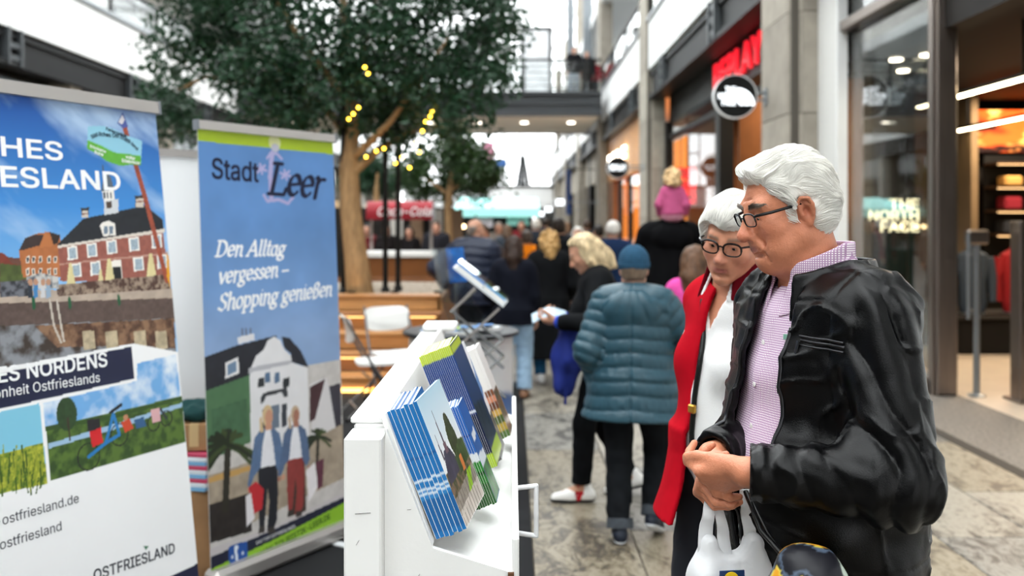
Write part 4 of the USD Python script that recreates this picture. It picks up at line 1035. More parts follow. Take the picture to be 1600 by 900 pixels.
    def shirt(P):
        T = fr(P)
        f = (fnoise(P * np.array([10, 10, 14], F32), 31) - .5) * .016
        d = b.garment(P, .012, hem=.90, sleeves=False, neck=.072) + f
        pk = smax(np.abs(T[:, 0] + .0) - .016, -T[:, 1], .002)            # button placket
        d = np.where(T[:, 1] > 0, d - .0035 * (1 / (1 + np.exp(np.clip((np.abs(T[:, 0]) - .017) * 900, -40, 40)))), d)
        return d
    sm_ = nets(shirt, lo, hi, .0055, 1.7)
    so = obj('shirt', scaled(sm_, b), mshirt, t, smooth=True, label='pale pink finely checked shirt')
    for k in range(6):
        z = 1.36 - .085 * k
        q = np.array([[0, y, z] for y in np.linspace(.05, .32, 160)]); q = np.array([b.up(a) for a in q]).astype(F32)
        dd = shirt(q); i = int(np.argmax(dd > 0)); c = q[i]
        obj('button', xf(lathe([(0, 0), (.0055, 0), (.0058, .0012), (.004, .0022), (0, .0018)], 16), b.TR @ rx(-90), c * b.s), mat('button_white', '#e8e4e2', .3), so, smooth=40)
    def collar(P):
        T = fr(P); q = T - A3(0, .004, 0)
        ang = np.arctan2(q[:, 0], q[:, 1])
        R = np.sqrt(q[:, 0] ** 2 + (q[:, 1] * .92) ** 2)
        opn = np.clip(np.abs(ang), 0, PI)
        zt = 1.562 - .055 * np.clip(1 - opn / 1.9, 0, 1)
        z0 = 1.455 - .035 * np.clip(1 - opn / 1.2, 0, 1)
        leaf = R - (.074 + .26 * np.maximum(zt - T[:, 2] - .03, 0) * 1.3 + .002)
        d = np.abs(leaf) - .0035
        d = smax(d, T[:, 2] - zt, .004); d = smax(d, z0 - .015 * (opn < .8) - T[:, 2], .004)
        d = smax(d, (.26 + 2.2 * np.maximum(T[:, 2] - 1.44, 0) - opn) * .07, .003)
        return d
    cm = nets(collar, b.up((-.2, -.2, 1.36)), b.up((.2, .2, 1.64)), .0030, 2.)
    obj('collar', scaled(cm, b), mshirt, so, smooth=True)
    # leather jacket: a shell with an open front, stand collar, folded sleeves
    ws = {}
    for sg in (1, -1):
        ax = b.W[sg] - b.E[sg]; ws[sg] = (ax / np.linalg.norm(ax)).astype(F32)
    uax = {sg: ((b.E[sg] - b.S[sg]) / np.linalg.norm(b.E[sg] - b.S[sg])).astype(F32) for sg in (1, -1)}
    def jacket(P):
        T = fr(P)
        d = b.torso(P, .040)
        d = smin(d, smax(ell(T, (0, .01, .98), (.215, .185, .30)), .9 - T[:, 2], .01), .06)
        fold = (fnoise(P * np.array([9, 9, 13], F32), 41) - .5) * .022 + (fnoise(P * np.array([26, 26, 20], F32), 42) - .5) * .007 - np.maximum(.10 - np.abs(fnoise(P * A3(13, 13, 22), 44) - .5), 0) * .05
        d = d + fold
        shell = smax(d, -(d + .013), .003)
        # front opening
        w = (.058 + .028 * np.clip((1.46 - T[:, 2]) / .5, 0, 1)) * np.clip((T[:, 2] - 1.09) / .06, .12, 1)
        off = -.030
        opn = np.maximum(np.abs(T[:, 0] - off) - w, .01 - T[:, 1])
        shell = smax(shell, -opn, .006)
        arms = None
        for sg in (1, -1):
            a = smin(cap(P, b.S[sg] + [0, 0, -.005], b.E[sg], .074, .070), cap(P, b.E[sg], b.W[sg], .070, .047), .04)
            te = (P - b.E[sg].astype(F32)) @ ws[sg]; tu = (P - b.E[sg].astype(F32)) @ uax[sg]
            L = np.linalg.norm(b.W[sg] - b.E[sg])
            n1 = fnoise(P * 11, 51) * 6
            rad = fnoise(P * np.array([7, 7, 7], F32), 52)
            amp = np.exp(-((te - .05) / .085) ** 2) * .0095 + np.exp(-((tu + .05) / .06) ** 2) * .006 * (te < .05) + .0022
            a = a + amp * (1.0 - 2.2 * np.abs(np.sin(PI * (te * 17 + tu * 6) + n1 * .5)) ** .8) * (.35 + rad)
            a = a + (fnoise(P * 32, 53) - .5) * .005 - np.maximum(.09 - np.abs(fnoise(P * A3(15, 15, 15), 55) - .5), 0) * .055
            a = a - .0035 * np.exp(-((te - L * .90) / .006) ** 2) - .003 * np.exp(-((te - L * .99) / .008) ** 2)
            a = smax(a, te - L * .985, .004)
            hollow = np.maximum(cap(P, b.E[sg], b.W[sg] + ws[sg] * .05, .03, .036), L * .80 - te)
            a = smax(a, -hollow, .004)
            seam = np.abs(np.sqrt(((P - b.S[sg].astype(F32)) ** 2).sum(1)) - .098)
            arms = a if arms is None else np.minimum(arms, a)
        d = smin(shell, arms, .022)
        # armhole and yoke seams pressed into the leather
        for sg in (1, -1):
            q = b.toT(P); ar = np.abs(np.abs(q[:, 0]) - .176 - .02 * np.clip((1.40 - q[:, 2]) * 4, -1, 1))
            d = d + .0028 * np.exp(-(ar / .0035) ** 2) * np.clip((q[:, 2] - 1.14) / .10, 0, 1) * .5
        d = d + .0025 * np.exp(-((T[:, 2] - 1.452 - .1 * np.abs(np.abs(T[:, 0]) - .1)) / .0035) ** 2) * (T[:, 1] > 0) * (np.abs(T[:, 0]) < .155)
        d = d + .003 * np.exp(-((T[:, 2] - (.945)) / .004) ** 2)
        d = smax(d, (.895 - T[:, 2]), .008)
        d = smax(d, -cap(T, (0, .0, 1.43), (0, .02, 1.8), .082, .10), .01)
        # stand collar
        q = T - A3(0, -.012, 0); R = np.sqrt(q[:, 0] ** 2 + (q[:, 1] * .9) ** 2); ang = np.abs(np.arctan2(q[:, 0], q[:, 1]))
        zt = 1.525 - .035 * np.clip(1 - ang / 1.6, 0, 1)
        col = np.abs(R - (.096 + .22 * np.maximum(zt - T[:, 2], 0) + .02 * np.clip(1.2 - ang, 0, 1))) - .0065
        col = smax(col, T[:, 2] - zt, .006); col = smax(col, 1.42 - .03 * np.clip(1 - ang, 0, 1) - T[:, 2], .01); col = smax(col, (.52 - ang) * .08, .004)
        return smin(d, col, .012)
    jm = nets(jacket, lo - [.06, .06, 0], hi + [.06, .06, 0], .0046, 1.8)
    jo = obj('jacket', scaled(jm, b), m_leather, t, smooth=True, label='open black leather jacket')
    # zip along both front edges, chest pocket zips
    def surf(x, z, y0=.33, f=jacket):
        q = np.stack([np.full(300, x), np.linspace(y0, 0.0, 300), np.full(300, z)], 1)
        q = ((q - b.T0) @ b.TR.T + b.T0).astype(F32); d = f(q); i = int(np.argmax(d < 0)); return q[i]
    for sg in (1, -1):
        pts = []
        for z in np.linspace(.93, 1.40, 26):
            w = (.058 + .028 * np.clip((1.46 - z) / .5, 0, 1)) * np.clip((z - 1.09) / .06, .12, 1)
            pts.append(surf(-.030 + sg * (w + .007), z) * b.s)
        obj('zip', tube(pts, .0042, 8), m_metal, jo, smooth=True, label='metal zip edge')
    pp = [surf(-.125 - .085 * k / 12, 1.378 - .006 * k / 12) * b.s for k in range(13)]
    obj('pocket_zip', cat_(tube(pp, .0038, 8), tube([p + np.array([0, .003, .009]) for p in pp], .0026, 8), tube([p + np.array([0, .003, -.009]) for p in pp], .0026, 8)), m_metal, jo, smooth=True, label='breast pocket zip')
    p0 = pp[0]; obj('zip_puller', cat_(bar(p0 + [0, .006, 0], p0 + [.0, .012, -.026], .007, .003)), m_metal, jo)
    lg = surf(-.066, 1.378, f=shirt) * b.s
    obj('emblem', xf(prism(Polygon([(-.008, -.006), (.008, -.005), (.007, .006), (-.007, .005)]), .0015), b.TR @ rz(20) @ FACE_FWD, lg + b.TR @ np.array([0, .004, 0])), mat('emblem_green', '#7fae9c', .7), so, label='small green emblem')
    # trousers, shoes
    tm = nets(lambda P: b.trousers(P, .022, .035), lo, hi, .012); obj('trousers', scaled(tm, b), mat('denim_dark', '#141a26', .85, var=.2, vs=60.), t, smooth=True)
    for sg in (1, -1):
        sf = lambda P: b.shoe(P, sg)[1]
        shm = nets(sf, lo, hi * [1, 1, 0] + [0, 0, .16], .008); obj('shoe', scaled(shm, b), mat('shoe_black', '#101010', .4), t, smooth=True)
    return b, t, LOC, ROT
FACE_FWD = basis((-1, 0, 0), (0, 0, 1), (0, 1, 0))
MAN, man_t, MLOC, MROT = build_man()
# ------------------------------------------------------------------ the man in the leather jacket
FACE_FWD = basis((-1, 0, 0), (0, 0, 1), (0, 1, 0))

# ------------------------------------------------------------------ the other people
def hair_field(kind, L=.3, g=1., seed=0, vol=0.):
    def f(Q):
        if kind == 'bald':
            d = hair_base(Q, g, .004, front=.40, slope=2.6, low=-.07)
            return smax(d, Q[:, 2] - .045, .006)
        st = fnoise(Q * A3(70, 70, 16), 60 + seed) - .5
        lumps = fnoise(Q * F32(24), 61 + seed) - .5
        if kind == 'short': return hair_base(Q, g, .009 + vol, front=.086, slope=1.3, low=-.075) - st * .006 - lumps * .008
        cape = smin(ell(Q, (0, -.035, .0), (.092 + vol, .088 + vol, .10)), hair_base(Q, g, .014 + vol, front=.105, slope=.7, low=-.2), .03)
        bk = chain(Q, [(0, -.075, -.02), (0, -.095, -.10), (0, -.105, -L)], [.075 + vol, .078 + vol, .058], .05)
        for s in (1, -1): bk = smin(bk, chain(Q, [(s * .066, -.02, .02), (s * .078, -.015, -.07), (s * .07, -.03, -min(L, .20))], [.028, .026, .016], .03), .03)
        d = smin(cape, bk, .04)
        d = smax(d, -ell(Q, (0, .105, -.035), (.066, .10, .105)), .012)
        d = smax(d, -L - .03 - Q[:, 2] + lumps * .05, .012)
        a = {'curly': .055, 'wavy': .014}.get(kind, .006)
        if kind == 'curly': return d - (fnoise(Q * A3(46, 46, 34), 62 + seed) - .5) * a - st * .008
        if kind == 'wavy': return d - (fnoise(Q * A3(40, 40, 14), 62 + seed) - .5) * a - st * .008
        return d - st * .010 - lumps * .004
    return f
def beanie(Q):
    d = ell(Q, (0, -.018, .052), (.096, .118, .108))
    phi = np.arctan2(Q[:, 0], Q[:, 1] + .018)
    d = smax(d, (-.008 + .45 * Q[:, 1]) * 0 + (-.012 - Q[:, 2] + .25 * Q[:, 1]), .006)
    cuff = np.exp(-((Q[:, 2] - .25 * Q[:, 1] - .030) / .026) ** 4)
    return d - .006 * cuff - .0030 * np.abs(np.sin(phi * 22)) - .0016 * np.sin(Q[:, 2] * 420)
def puff(b, per=.078, A=.014):
    def q(P, T):
        z = T[:, 2]
        tor = np.sqrt(np.abs(np.sin(PI * (z + .012 * np.abs(T[:, 0]) / .1) / per)))
        out = -A * tor
        out = out + .010 * np.exp(-(T[:, 0] / .005) ** 2) * (T[:, 1] < 0)
        for s in (1, -1):
            side = np.abs(T[:, 0]) > .145
            am = cap(P, b.S[s], b.E[s], .12) ; am2 = cap(P, b.E[s], b.W[s], .11)
            m = (np.minimum(am, am2) < 0) & (T[:, 0] * s > .13)
            ax = (b.E[s] - b.S[s]); ax = (ax / np.linalg.norm(ax)).astype(F32); ax2 = (b.W[s] - b.E[s]); ax2 = (ax2 / np.linalg.norm(ax2)).astype(F32)
            t = np.where(am < am2, (P - b.S[s].astype(F32)) @ ax, (P - b.E[s].astype(F32)) @ ax2 + np.linalg.norm(b.E[s] - b.S[s]))
            out = np.where(m, -A * .9 * np.sqrt(np.abs(np.sin(PI * t / (per * .82)))), out)
        return out + (fnoise(P * A3(50, 50, 26), 66) - .5) * .005
    return q
SK = dict(base='#bf9078', cheek='#b8705c')
def person(label, loc, rot, H, sex, top, bottom, hair, shoes='#151515', h=.016, skin='#bf8f78', cat='person', group=None, extra=None, hat=None, ho=None, **pose):
    t = thing('person', label, cat, loc, rot, group)
    b = Body(H, sex, ho=ho, **pose)
    lo, hi = b.bounds()
    hb = min(h, .016)
    m = nets(b.skinf, lo, hi, hb * .75 if (ho or {}).get('fine') else hb)
    col = skin_colors(m.vertices, b.headM, dict(brow=None if h > .012 else (ho or {}).get('browc', '#6b5a4a')), skin)
    obj('body', scaled(m, b), mat('skin', vcol=True, rough=.5, spec=.4), t, smooth=True, colors=col)
    k = dict(top); c = k.pop('c'); rough = k.pop('rough', .85); q = k.pop('quilt', None); nm = k.pop('name', 'jacket'); c2 = k.pop('var', .10); per = k.pop('per', .078); fn = k.pop('fn', None); sheen = k.pop('sheen', 0.); lab = k.pop('lab', None)
    gf = (lambda P: b.garment(P, quilt=puff(b, per) if q else None, wob=.008 if not q else .0, **k))
    g2 = (lambda P: fn(b, P, gf(P))) if fn else gf
    jo = obj(nm, scaled(nets(g2, lo - [.08, .08, 0], hi + [.08, .08, 0.04], h, 1.8), b), mat('cloth_' + c[1:] + ('_s' if rough < .7 else ''), c, rough, var=c2, vs=26., sheen=sheen, spec=.07 if rough > .6 else .4), t, smooth=True, label=lab)
    if bottom:
        k = dict(bottom); c = k.pop('c'); nm = k.pop('name', 'trousers')
        obj(nm, scaled(nets(lambda P: b.trousers(P, **k), lo, hi, h), b), mat('cloth_' + c[1:], c, .88, var=.16, vs=22., spec=.07), t, smooth=True)
    for s in (1, -1):
        sh, sl = (shoes, '#1c1c1c') if isinstance(shoes, str) else shoes
        sb = nets(lambda P: b.shoe(P, s)[1], lo, np.array([hi[0], hi[1], .45 if b.An[s][2] < .4 else hi[2]]), min(h, .012))
        so = obj('shoe', scaled(sb, b), mat('shoe_' + sh[1:], sh, .55), t, smooth=True)
        if h < .013:
            def sole(P):
                q, d = b.shoe(P, s); return smax(d - .004, q[:, 2] - .024, .002)
            obj('sole', scaled(nets(sole, lo, np.array([hi[0], hi[1], .45]), .007), b), mat('sole_' + sl[1:], sl, .6), so, smooth=True)
    if hat is not None:
        hm = nets(hat[0], (-.16, -.18, -.12), (.16, .16, .20), .006 if h > .009 else .0038)
        obj('hat', hplace(hm, b), mat('knit_' + hat[1][1:], hat[1], .95, var=.18, vs=60.), t, smooth=True)
    if hair:
        kd, hc, L = hair[:3]; vol = hair[3] if len(hair) > 3 else 0.
        zlo = -.14 if kd in ('short', 'bald') else -L - .08
        hm = nets(hair_field(kd, L, vol=vol), (-.17, -.22, zlo), (.17, .15, .18), min(.008, h * .8), 1.8)
        obj('hair', hplace(hm, b), mat('hair_' + hc[1:], hc, .55, var=.55, vs=34., stretch=(1, 1, .25)), t, smooth=True)
    if extra: extra(t, b)
    return t, b

# ---- woman in the red coat
def build_woman():
    H = 1.725; s = H / 1.75; LOC, ROT = np.array([.638, 2.68, 0]), 118.
    L = lambda px, py, Y: w2l(pix(px, py, Y), LOC, ROT, s)
    t = thing('person', 'woman with short white hair, dark glasses, red coat and white blouse beside the leather jacket', 'person', LOC, ROT)
    b = Body(H, 'f', fat=.45, lean=0, yaw=32, pitch=15, roll=-9, ho=dict(fine=True, open=1.1, nose=.95, lips=.95, wide=1.02, neck=.061), hs=.895, hup=-.020, headfwd=.055, wr=(.16, -.02, 1.04), wl=(-.17, -.02, 1.04), er=(.0, -1, -.1), el=(-.25, -1, -.4))
    for sg in (1, -1): b.hands[sg] = dict(d=np.array([-.15 * sg, .05, -1.]), n=np.array([-sg, 0, 0.]), u=np.array([0, 1., 0]))
    lo, hi = b.bounds()
    m = nets(b.skinf, lo, hi, .0052)
    col = skin_colors(m.vertices, b.headM, dict(cheek='#bd7463', lipcol='#9c4a4c', brow='#776a60'), '#c98a6c')
    obj('body', scaled(m, b), mat('skin_w', vcol=True, rough=.48, bump=.1, bs=260, spec=.4, bdist=.001), t, smooth=True, colors=col)
    eyes(b, t, (0.1, 1, -.5), '#4a3c30')
    glasses(b, t, w=.054, h=.041, y=.104, z=.000, tilt=6, material=mat('frame_brown', '#160f0e', .2), rim=.0024, top=.0034, shape=2.6, cx=.0345, temple=.003)
    def base(Q):
        d = hair_base(Q, 1.0, .014, front=.094, slope=.95, low=-.10)
        d = smin(d, smax(ell(Q, (0, -.022, .060), (.088, .102, .076)), .03 - Q[:, 2] + .6 * Q[:, 1], .02), .03)
        fr_ = smax(ell(Q, (0, .048, .085), (.068, .050, .040)), .060 - Q[:, 2] + .25 * Q[:, 0], .006)
        d = smin(d, fr_, .012)
        for sg in (1, -1): d = smin(d, ell(Q, (sg * .078, .008, .022), (.014, .026, .034)), .015)
        return d - (fnoise(Q * A3(30, 22, 22), 71) - .5) * .012
    hm = nets(base, (-.15, -.18, -.14), (.15, .14, .19), .0050)
    ho = obj('hair', hplace(hm, b), mat('hair_white_w', '#d6d4d0', .55, var=.1, vs=50.), t, smooth=True, label='short white hair with a fringe')
    fl = lambda p: np.stack([p[:, 0] * 6 + .5, .9 + 6 * (p[:, 1] - .0) * (p[:, 2] > .05), -.7 - 6 * (.09 - p[:, 2])], 1)
    P, C, Wd = strands(base, sample_on(hm, 3600, 9), fl, n=8, step=.0075, lift=.0012, seed=77, curl=.6, cs=26., w0=.0012, w1=.0005)
    curves('hair_strands', place(P, b), C, Wd * b.s, MATS['hair_strand_white'], ho)
    def blouse(P):
        T = b.toT(P)
        d = b.garment(P, .012, hem=.91, sleeves=False, neck=.070, flare=.03) + (fnoise(P * A3(9, 9, 12), 73) - .5) * .016
        vcut = np.maximum(np.abs(T[:, 0]) - .42 * (T[:, 2] - 1.33), .0 - T[:, 1])
        d = smax(d, -vcut, .006)
        d = np.where(T[:, 1] > 0, d - .003 / (1 + np.exp(np.clip((np.abs(T[:, 0]) - .017) * 700, -40, 40))), d)
        # open collar
        q = T - A3(0, -.005, 0); R = np.sqrt(q[:, 0] ** 2 + (q[:, 1] * .95) ** 2); ang = np.abs(np.arctan2(q[:, 0], q[:, 1]))
        zt = 1.548 - .05 * np.clip(1 - ang / 1.6, 0, 1)
        leaf = np.abs(R - (.072 + .42 * np.maximum(zt - T[:, 2], 0))) - .0045
        leaf = smax(leaf, T[:, 2] - zt, .004); leaf = smax(leaf, 1.445 - .02 * (ang < .8) - T[:, 2], .004); leaf = smax(leaf, (.45 + 1.8 * np.maximum(T[:, 2] - 1.43, 0) - ang) * .08, .004)
        return np.minimum(d, leaf)
    so = obj('blouse', scaled(nets(blouse, lo, hi, .0055, 1.8), b), mat('blouse_white', '#e4e3e2', .9, var=.03, vs=8., bump=.15, bs=300), t, smooth=True, label='white open-collared blouse')
    def coat(P):
        T = b.toT(P)
        d = b.torso(P, .020)
        z0, z1 = 1.0, .80; tt = np.clip((z0 - P[:, 2]) / (z0 - z1), 0, 1.3)
        ax_, ay_ = .190 + .06 * tt, .172 + .07 * tt
        q = np.sqrt((P[:, 0] / ax_) ** 2 + ((P[:, 1] - .01) / ay_) ** 2); sk = (q - 1) * ay_; sk = np.maximum(sk, P[:, 2] - 1.05)
        d = smin(d, sk, .07) + (fnoise(P * A3(8, 8, 5), 75) - .5) * .018
        sh = smax(d, -(d + .014), .003)
        w = .05 + .055 * np.clip((1.42 - T[:, 2]) / .55, 0, 1)
        sh = smax(sh, -np.maximum(np.abs(T[:, 0] + w + .008) - w - .014, -T[:, 1]), .006)
        sh = smax(sh, .812 - P[:, 2], .004); sh = smax(sh, -cap(T, (0, 0, 1.44), (0, .03, 1.8), .075, .10), .008)
        for sg in (1, -1):
            sh = smin(sh, smin(cap(P, b.S[sg], b.E[sg], .060, .058), cap(P, b.E[sg], b.W[sg], .056, .046), .03), .03)
        return sh
    co = obj('coat', scaled(nets(coat, lo - [.09, .09, 0], hi + [.09, .09, 0], .0062, 1.8), b), mat('coat_red', '#a80b1c', .92, var=.10, vs=18., bump=.2, bs=350, spec=.05), t, smooth=True, label='open red wool coat')
    def ccol(P):
        T = b.toT(P); q = T - A3(0, -.015, 0); R = np.sqrt(q[:, 0] ** 2 + (q[:, 1] * .9) ** 2); ang = np.abs(np.arctan2(q[:, 0], q[:, 1]))
        zt = 1.535 - .03 * np.clip(1 - ang / 1.5, 0, 1)
        c = np.abs(R - (.090 + .30 * np.maximum(zt - T[:, 2], 0))) - .007
        return smax(smax(smax(c, T[:, 2] - zt, .006), 1.425 - T[:, 2], .006), (.55 - ang) * .08, .004)
    obj('collar', scaled(nets(ccol, b.up((-.22, -.22, 1.36)), b.up((.22, .22, 1.58)), .0045, 2.), b), mat('coat_collar', '#5a0914', .9, spec=.05), co, smooth=True, label='dark red coat collar')
    obj('trousers', scaled(nets(lambda P: b.trousers(P, .02, .03), lo, hi, .014), b), mat('cloth_1b1d24', '#1b1d24', .88), t, smooth=True)
    for sg in (1, -1): obj('shoe', scaled(nets(lambda P: b.shoe(P, sg)[1], lo, np.array([hi[0], hi[1], .3]), .012), b), mat('shoe_151515', '#151515', .5), t, smooth=True)
    def front(x, z, f, y0=.34, off=.006):
        q = np.stack([np.full(300, x), np.linspace(y0, 0.0, 300), np.full(300, z)], 1)
        q = ((q - b.T0) @ b.TR.T + b.T0).astype(F32); d = f(q); i = int(np.argmax(d < 0)); return (q[i] + b.TR @ np.array([0, off, 0])) * b.s
    # pearl necklace
    nk = thing_part = obj('necklace', cat_(*[xf(trimesh.creation.icosphere(2, .0042), t=(b.nk + b.TR @ np.array([.058 * math.sin(a), .066 * math.cos(a) + .012, .040 - .040 * max(math.cos(a), 0)])) * b.s) for a in np.linspace(-1.9, 1.9, 30)]), mat('pearl', '#efe6da', .2, coat=.5), t, smooth=True, label='string of white pearls')
    def strap_pt(f): 
        x = .046 - .056 * min(f / .35, 1); return front(x, 1.42 - .42 * f, blouse, off=.006)
    pts = [strap_pt(f) for f in np.linspace(0, 1, 14)]
    sp = obj('bag_strap', tube(pts, .0075, 8), mat('strap_black', '#0d0d0d', .35), t, smooth=True, label='black bag strap')
    c = pts[9]; obj('buckle', bx(c[0] - .012, c[0] + .012, c[1] - .002, c[1] + .012, c[2] - .012, c[2] + .012, .004), mat('brass', '#b98d3c', .3, .9), sp)
    return t
woman_t = build_woman()

# ---- woman in the teal quilted jacket, seen from behind
def hood(b, P, d):
    T = b.toT(P)
    rib = np.abs(np.sin(np.arctan2(T[:, 0], 1.60 - T[:, 2]) * 9))
    hd = ell(T, (0, -.140, 1.395), (.165, .062, .105)) - .010 * np.sqrt(rib)
    hd = smin(hd, smax(np.abs(np.sqrt(T[:, 0] ** 2 + (T[:, 1] + .01) ** 2) - .105) - .022, np.abs(T[:, 2] - 1.465) - .03, .02), .03)
    return smin(d, hd, .012)
LOCb, ROTb, Hb = np.array([.625, 4.92, 0]), -12., 1.475
Lb = lambda px, py, Y: w2l(pix(px, py, Y), LOCb, ROTb, Hb / 1.75)
def beanie_extra(t, b):
    for s in (1, -1):
        a = b.An[s]; ax = (b.An[s] - b.K[s]); ax /= np.linalg.norm(ax)
        obj('trouser_cuff', tube(np.array([a - ax * .055, a + ax * .005]) * b.s, [.079 * b.s, .082 * b.s], 20), mat('denim_cuff', '#3f444a', .9, var=.2, vs=50.), t, smooth=40)
person('small woman in a teal quilted jacket and blue knitted beanie, walking away', LOCb, ROTb, Hb, 'f', dict(c='#254653', i=.052, hem=.75, flare=.065, quilt=True, per=.082, rough=.42, fn=hood, neck=.085, var=.08, lab='teal quilted jacket with hood'),
       dict(c='#17191c', i=.022, i2=.040, cuff=.13), ('short', '#6e5c4c', .2), ('#151c2a', '#c9ccd0'), h=.0085, fat=.75, hat=(beanie, '#234861'), extra=beanie_extra,
       wr=Lb(1064, 543, 5.12), er=(1, -.4, -.6), wl=(-.23, .06, .93), el=(-.5, -1, -.2), feet={-1: (-.075, -.10, .0, 8, 0), 1: (.12, .02, .05, -10, -22)}, pitch=8, yaw=6)

# ---- blonde woman reading a leaflet
LOCc, ROTc, Hc = np.array([.52, 5.62, 0]), 88., 1.57
Lc = lambda px, py, Y: w2l(pix(px, py, Y), LOCc, ROTc, Hc / 1.75)
def blonde_extra(t, b):
    # red tongue-and-lips mark on the white trainers
    for s in (-1,):
        q = b.An[s] * b.s
    def cuffs(P):
        ax = b.W[sg] - b.E[sg]; ax = ax / np.linalg.norm(ax); return cap(P, b.W[sg] - ax * .07, b.W[sg] - ax * .012, .046, .043)
    lo, hi = b.bounds()
    for sg in (1, -1): obj('sleeve_cuff', scaled(nets(cuffs, lo, hi, .010), b), mat('blue_cuff', '#1d3fae', .7), t, smooth=True, label='bright blue sleeve cuff')
tb, bb = person('blonde woman in black reading a leaflet, in white trainers, behind the teal jacket', LOCc, ROTc, Hc, 'f', dict(c='#131416', i=.035, hem=.86), dict(c='#0f1012', i=.016, i2=.020, cuff=.12), ('wavy', '#c2ab86', .17), ('#e6e4e0', '#2a2a2a'),
       h=.011, skin='#bd8b70', ho=dict(fine=True, open=.3, nose=.95), pitch=27, lean=4, wl=Lc(872, 503, 5.42), wr=Lc(880, 497, 5.70), el=(-1, -.6, -.8), er=(1, -.6, -.8), hs=.93, feet={-1: (-.10, .13, 0, 0), 1: (.10, -.20, .03, 0, -15)}, extra=blonde_extra)
def lips_mark(t, b, s):
    fy, fp = b.foot[s]; R = rz(fy) @ rx(fp); a = b.An[s]
    def at(y, z):
        x = np.linspace(-.08, 0, 120); q = np.stack([x, np.full(120, y), np.full(120, z)], 1); P = ((q - [0, 0, .085]) @ R.T + a).astype(F32)
        d = b.shoe(P, s)[1]; i = int(np.argmax(d < .0035)); return P[i] * b.s
    o = at(.015, .055)
    mk = []
    mk.append(xf(prism(sbox(-.020, .006, .020, .017).buffer(.004), .003), t=(0, 0, 0)))
    mk.append(xf(prism(LineString([(.004, .006), (-.002, -.012), (-.004, -.022)]).buffer(.012), .004)))
    mk.append(xf(prism(LineString([(-.022, .010), (-.018, -.012), (-.010, -.022)]).buffer(.003), .003)))
    obj('red_mark', xf(cat_(*mk), basis((0, -1, 0), (0, 0, 1), (-1, 0, 0)), o), mat('mark_red', '#b0202a', .5), t, label='red lips and tongue mark on the trainer')
    obj('red_mark', xf(prism(sbox(-.012, -.008, .012, .008).buffer(.003), .003), basis((0, -1, 0), (0, 0, 1), (-1, 0, 0)), at(.010, .105) - np.array([.004, 0, 0])), MATS['mark_red'], t, label='small red tab on the trainer tongue')
lips_mark(tb, bb, -1)
lf = thing('leaflet', 'open pale blue leaflet held by the blonde woman', 'leaflet', pix(858, 492, 5.52), 0)
lv, lfc = [], []
gm = gridmesh(13, 6, .20, .15); v = gm.vertices - [.10, .075, 0]; v[:, 2] = .02 * np.cos(v[:, 0] * 22)
gm2 = gm.copy(); gm2.vertices = v - [0, 0, .003]; gm2.faces = gm2.faces[:, ::-1]; gm.vertices = v
obj('sheet', xf(cat_(gm, gm2), ry(-6) @ rx(14)), mat('leaflet_blue', '#a9bccb', .5, var=.3, vs=25.), lf)
bl = thing('jacket_over_arm', 'royal blue jacket hanging beside the blonde woman in black', 'jacket', (0, 0, 0))
def hang(P):
    d = chain(P, [pix(892, 515, 5.5), pix(888, 560, 5.5), pix(880, 600, 5.5)], [.07, .085, .07], .05)
    return d + (fnoise(P * A3(16, 16, 6), 81) - .5) * .05
p0, p1 = pix(840, 620, 5.5), pix(930, 495, 5.5)
obj('cloth', nets(hang, (p0[0], 5.30, p0[2]), (p1[0], 5.70, p1[2]), .012, 1.8), mat('cloth_blue', '#1a2a78', .8, var=.2, vs=10.), bl, smooth=True)
obj('drawcord', rod(pix(884, 606, 5.45), pix(883, 632, 5.45), .008), MATS['cloth_blue'], bl)

# ---- girl, father and toddler, and the rest of the crowd
hang_ = dict(wr=(.25, .06, .82), wl=(-.25, .06, .82))
def by(px, Y): return np.array([(px - 800) / FPX * Y, Y, 0])
person('girl with long brown hair in a bright pink top, behind the red coat', by(1086, 6.5), -25, 1.43, 'f', dict(c='#d64f9c', i=.035, hem=.78), dict(c='#c987a8', i=.018), ('wavy', '#5a3f2c', .42, .012), ('#d8d5d2', '#cfcfcf'), h=.013, hs=1.06, wl=(-.30, .20, .95), el=(-1, -.2, -.4), **{'wr': (.25, .06, .85)})
fa = by(1047, 8.7)
person('tall man in a black hooded jacket carrying the toddler on his shoulders', fa, -3, 1.86, 'm', dict(c='#0b0b0d', i=.05, hem=.80, fn=hood), dict(c='#15171c'), ('short', '#3a2e26', .2), h=.014, wr=(.15, .27, 1.36), wl=(-.15, .27, 1.36), er=(.4, .0, -1), el=(-.4, .0, -1), fat=.2)
person('blond toddler in a pink top sitting on the tall man\'s shoulders', fa + [0, -.13, 1.27], -8, .76, 'f', dict(c='#b8567f', i=.05, hem=.93, neck=.06), dict(c='#c98a9c', i=.04, cuff=0), ('curly', '#cfae80', .06, .01), '#8a6a6a', h=.018, hs=1.55, hup=.05,
       feet={1: (.20, .42, .52), -1: (-.20, .42, .52)}, wr=(.27, .10, .93), wl=(-.27, .10, .93), fat=.3)
person('young woman with long dark brown hair, navy top and pale jeans', by(803, 8.75), -4, 1.475, 'f', dict(c='#14161f', i=.035, hem=.80), dict(c='#8fa9c0', i=.03, i2=.045), ('wavy', '#2d1d15', .36, .006), '#7d5a44', h=.014, feet={1: (.11, .03, 0), -1: (-.09, -.06, 0)}, wl=(-.2, .22, 1.0), **{'wr': (.24, .1, .85)})
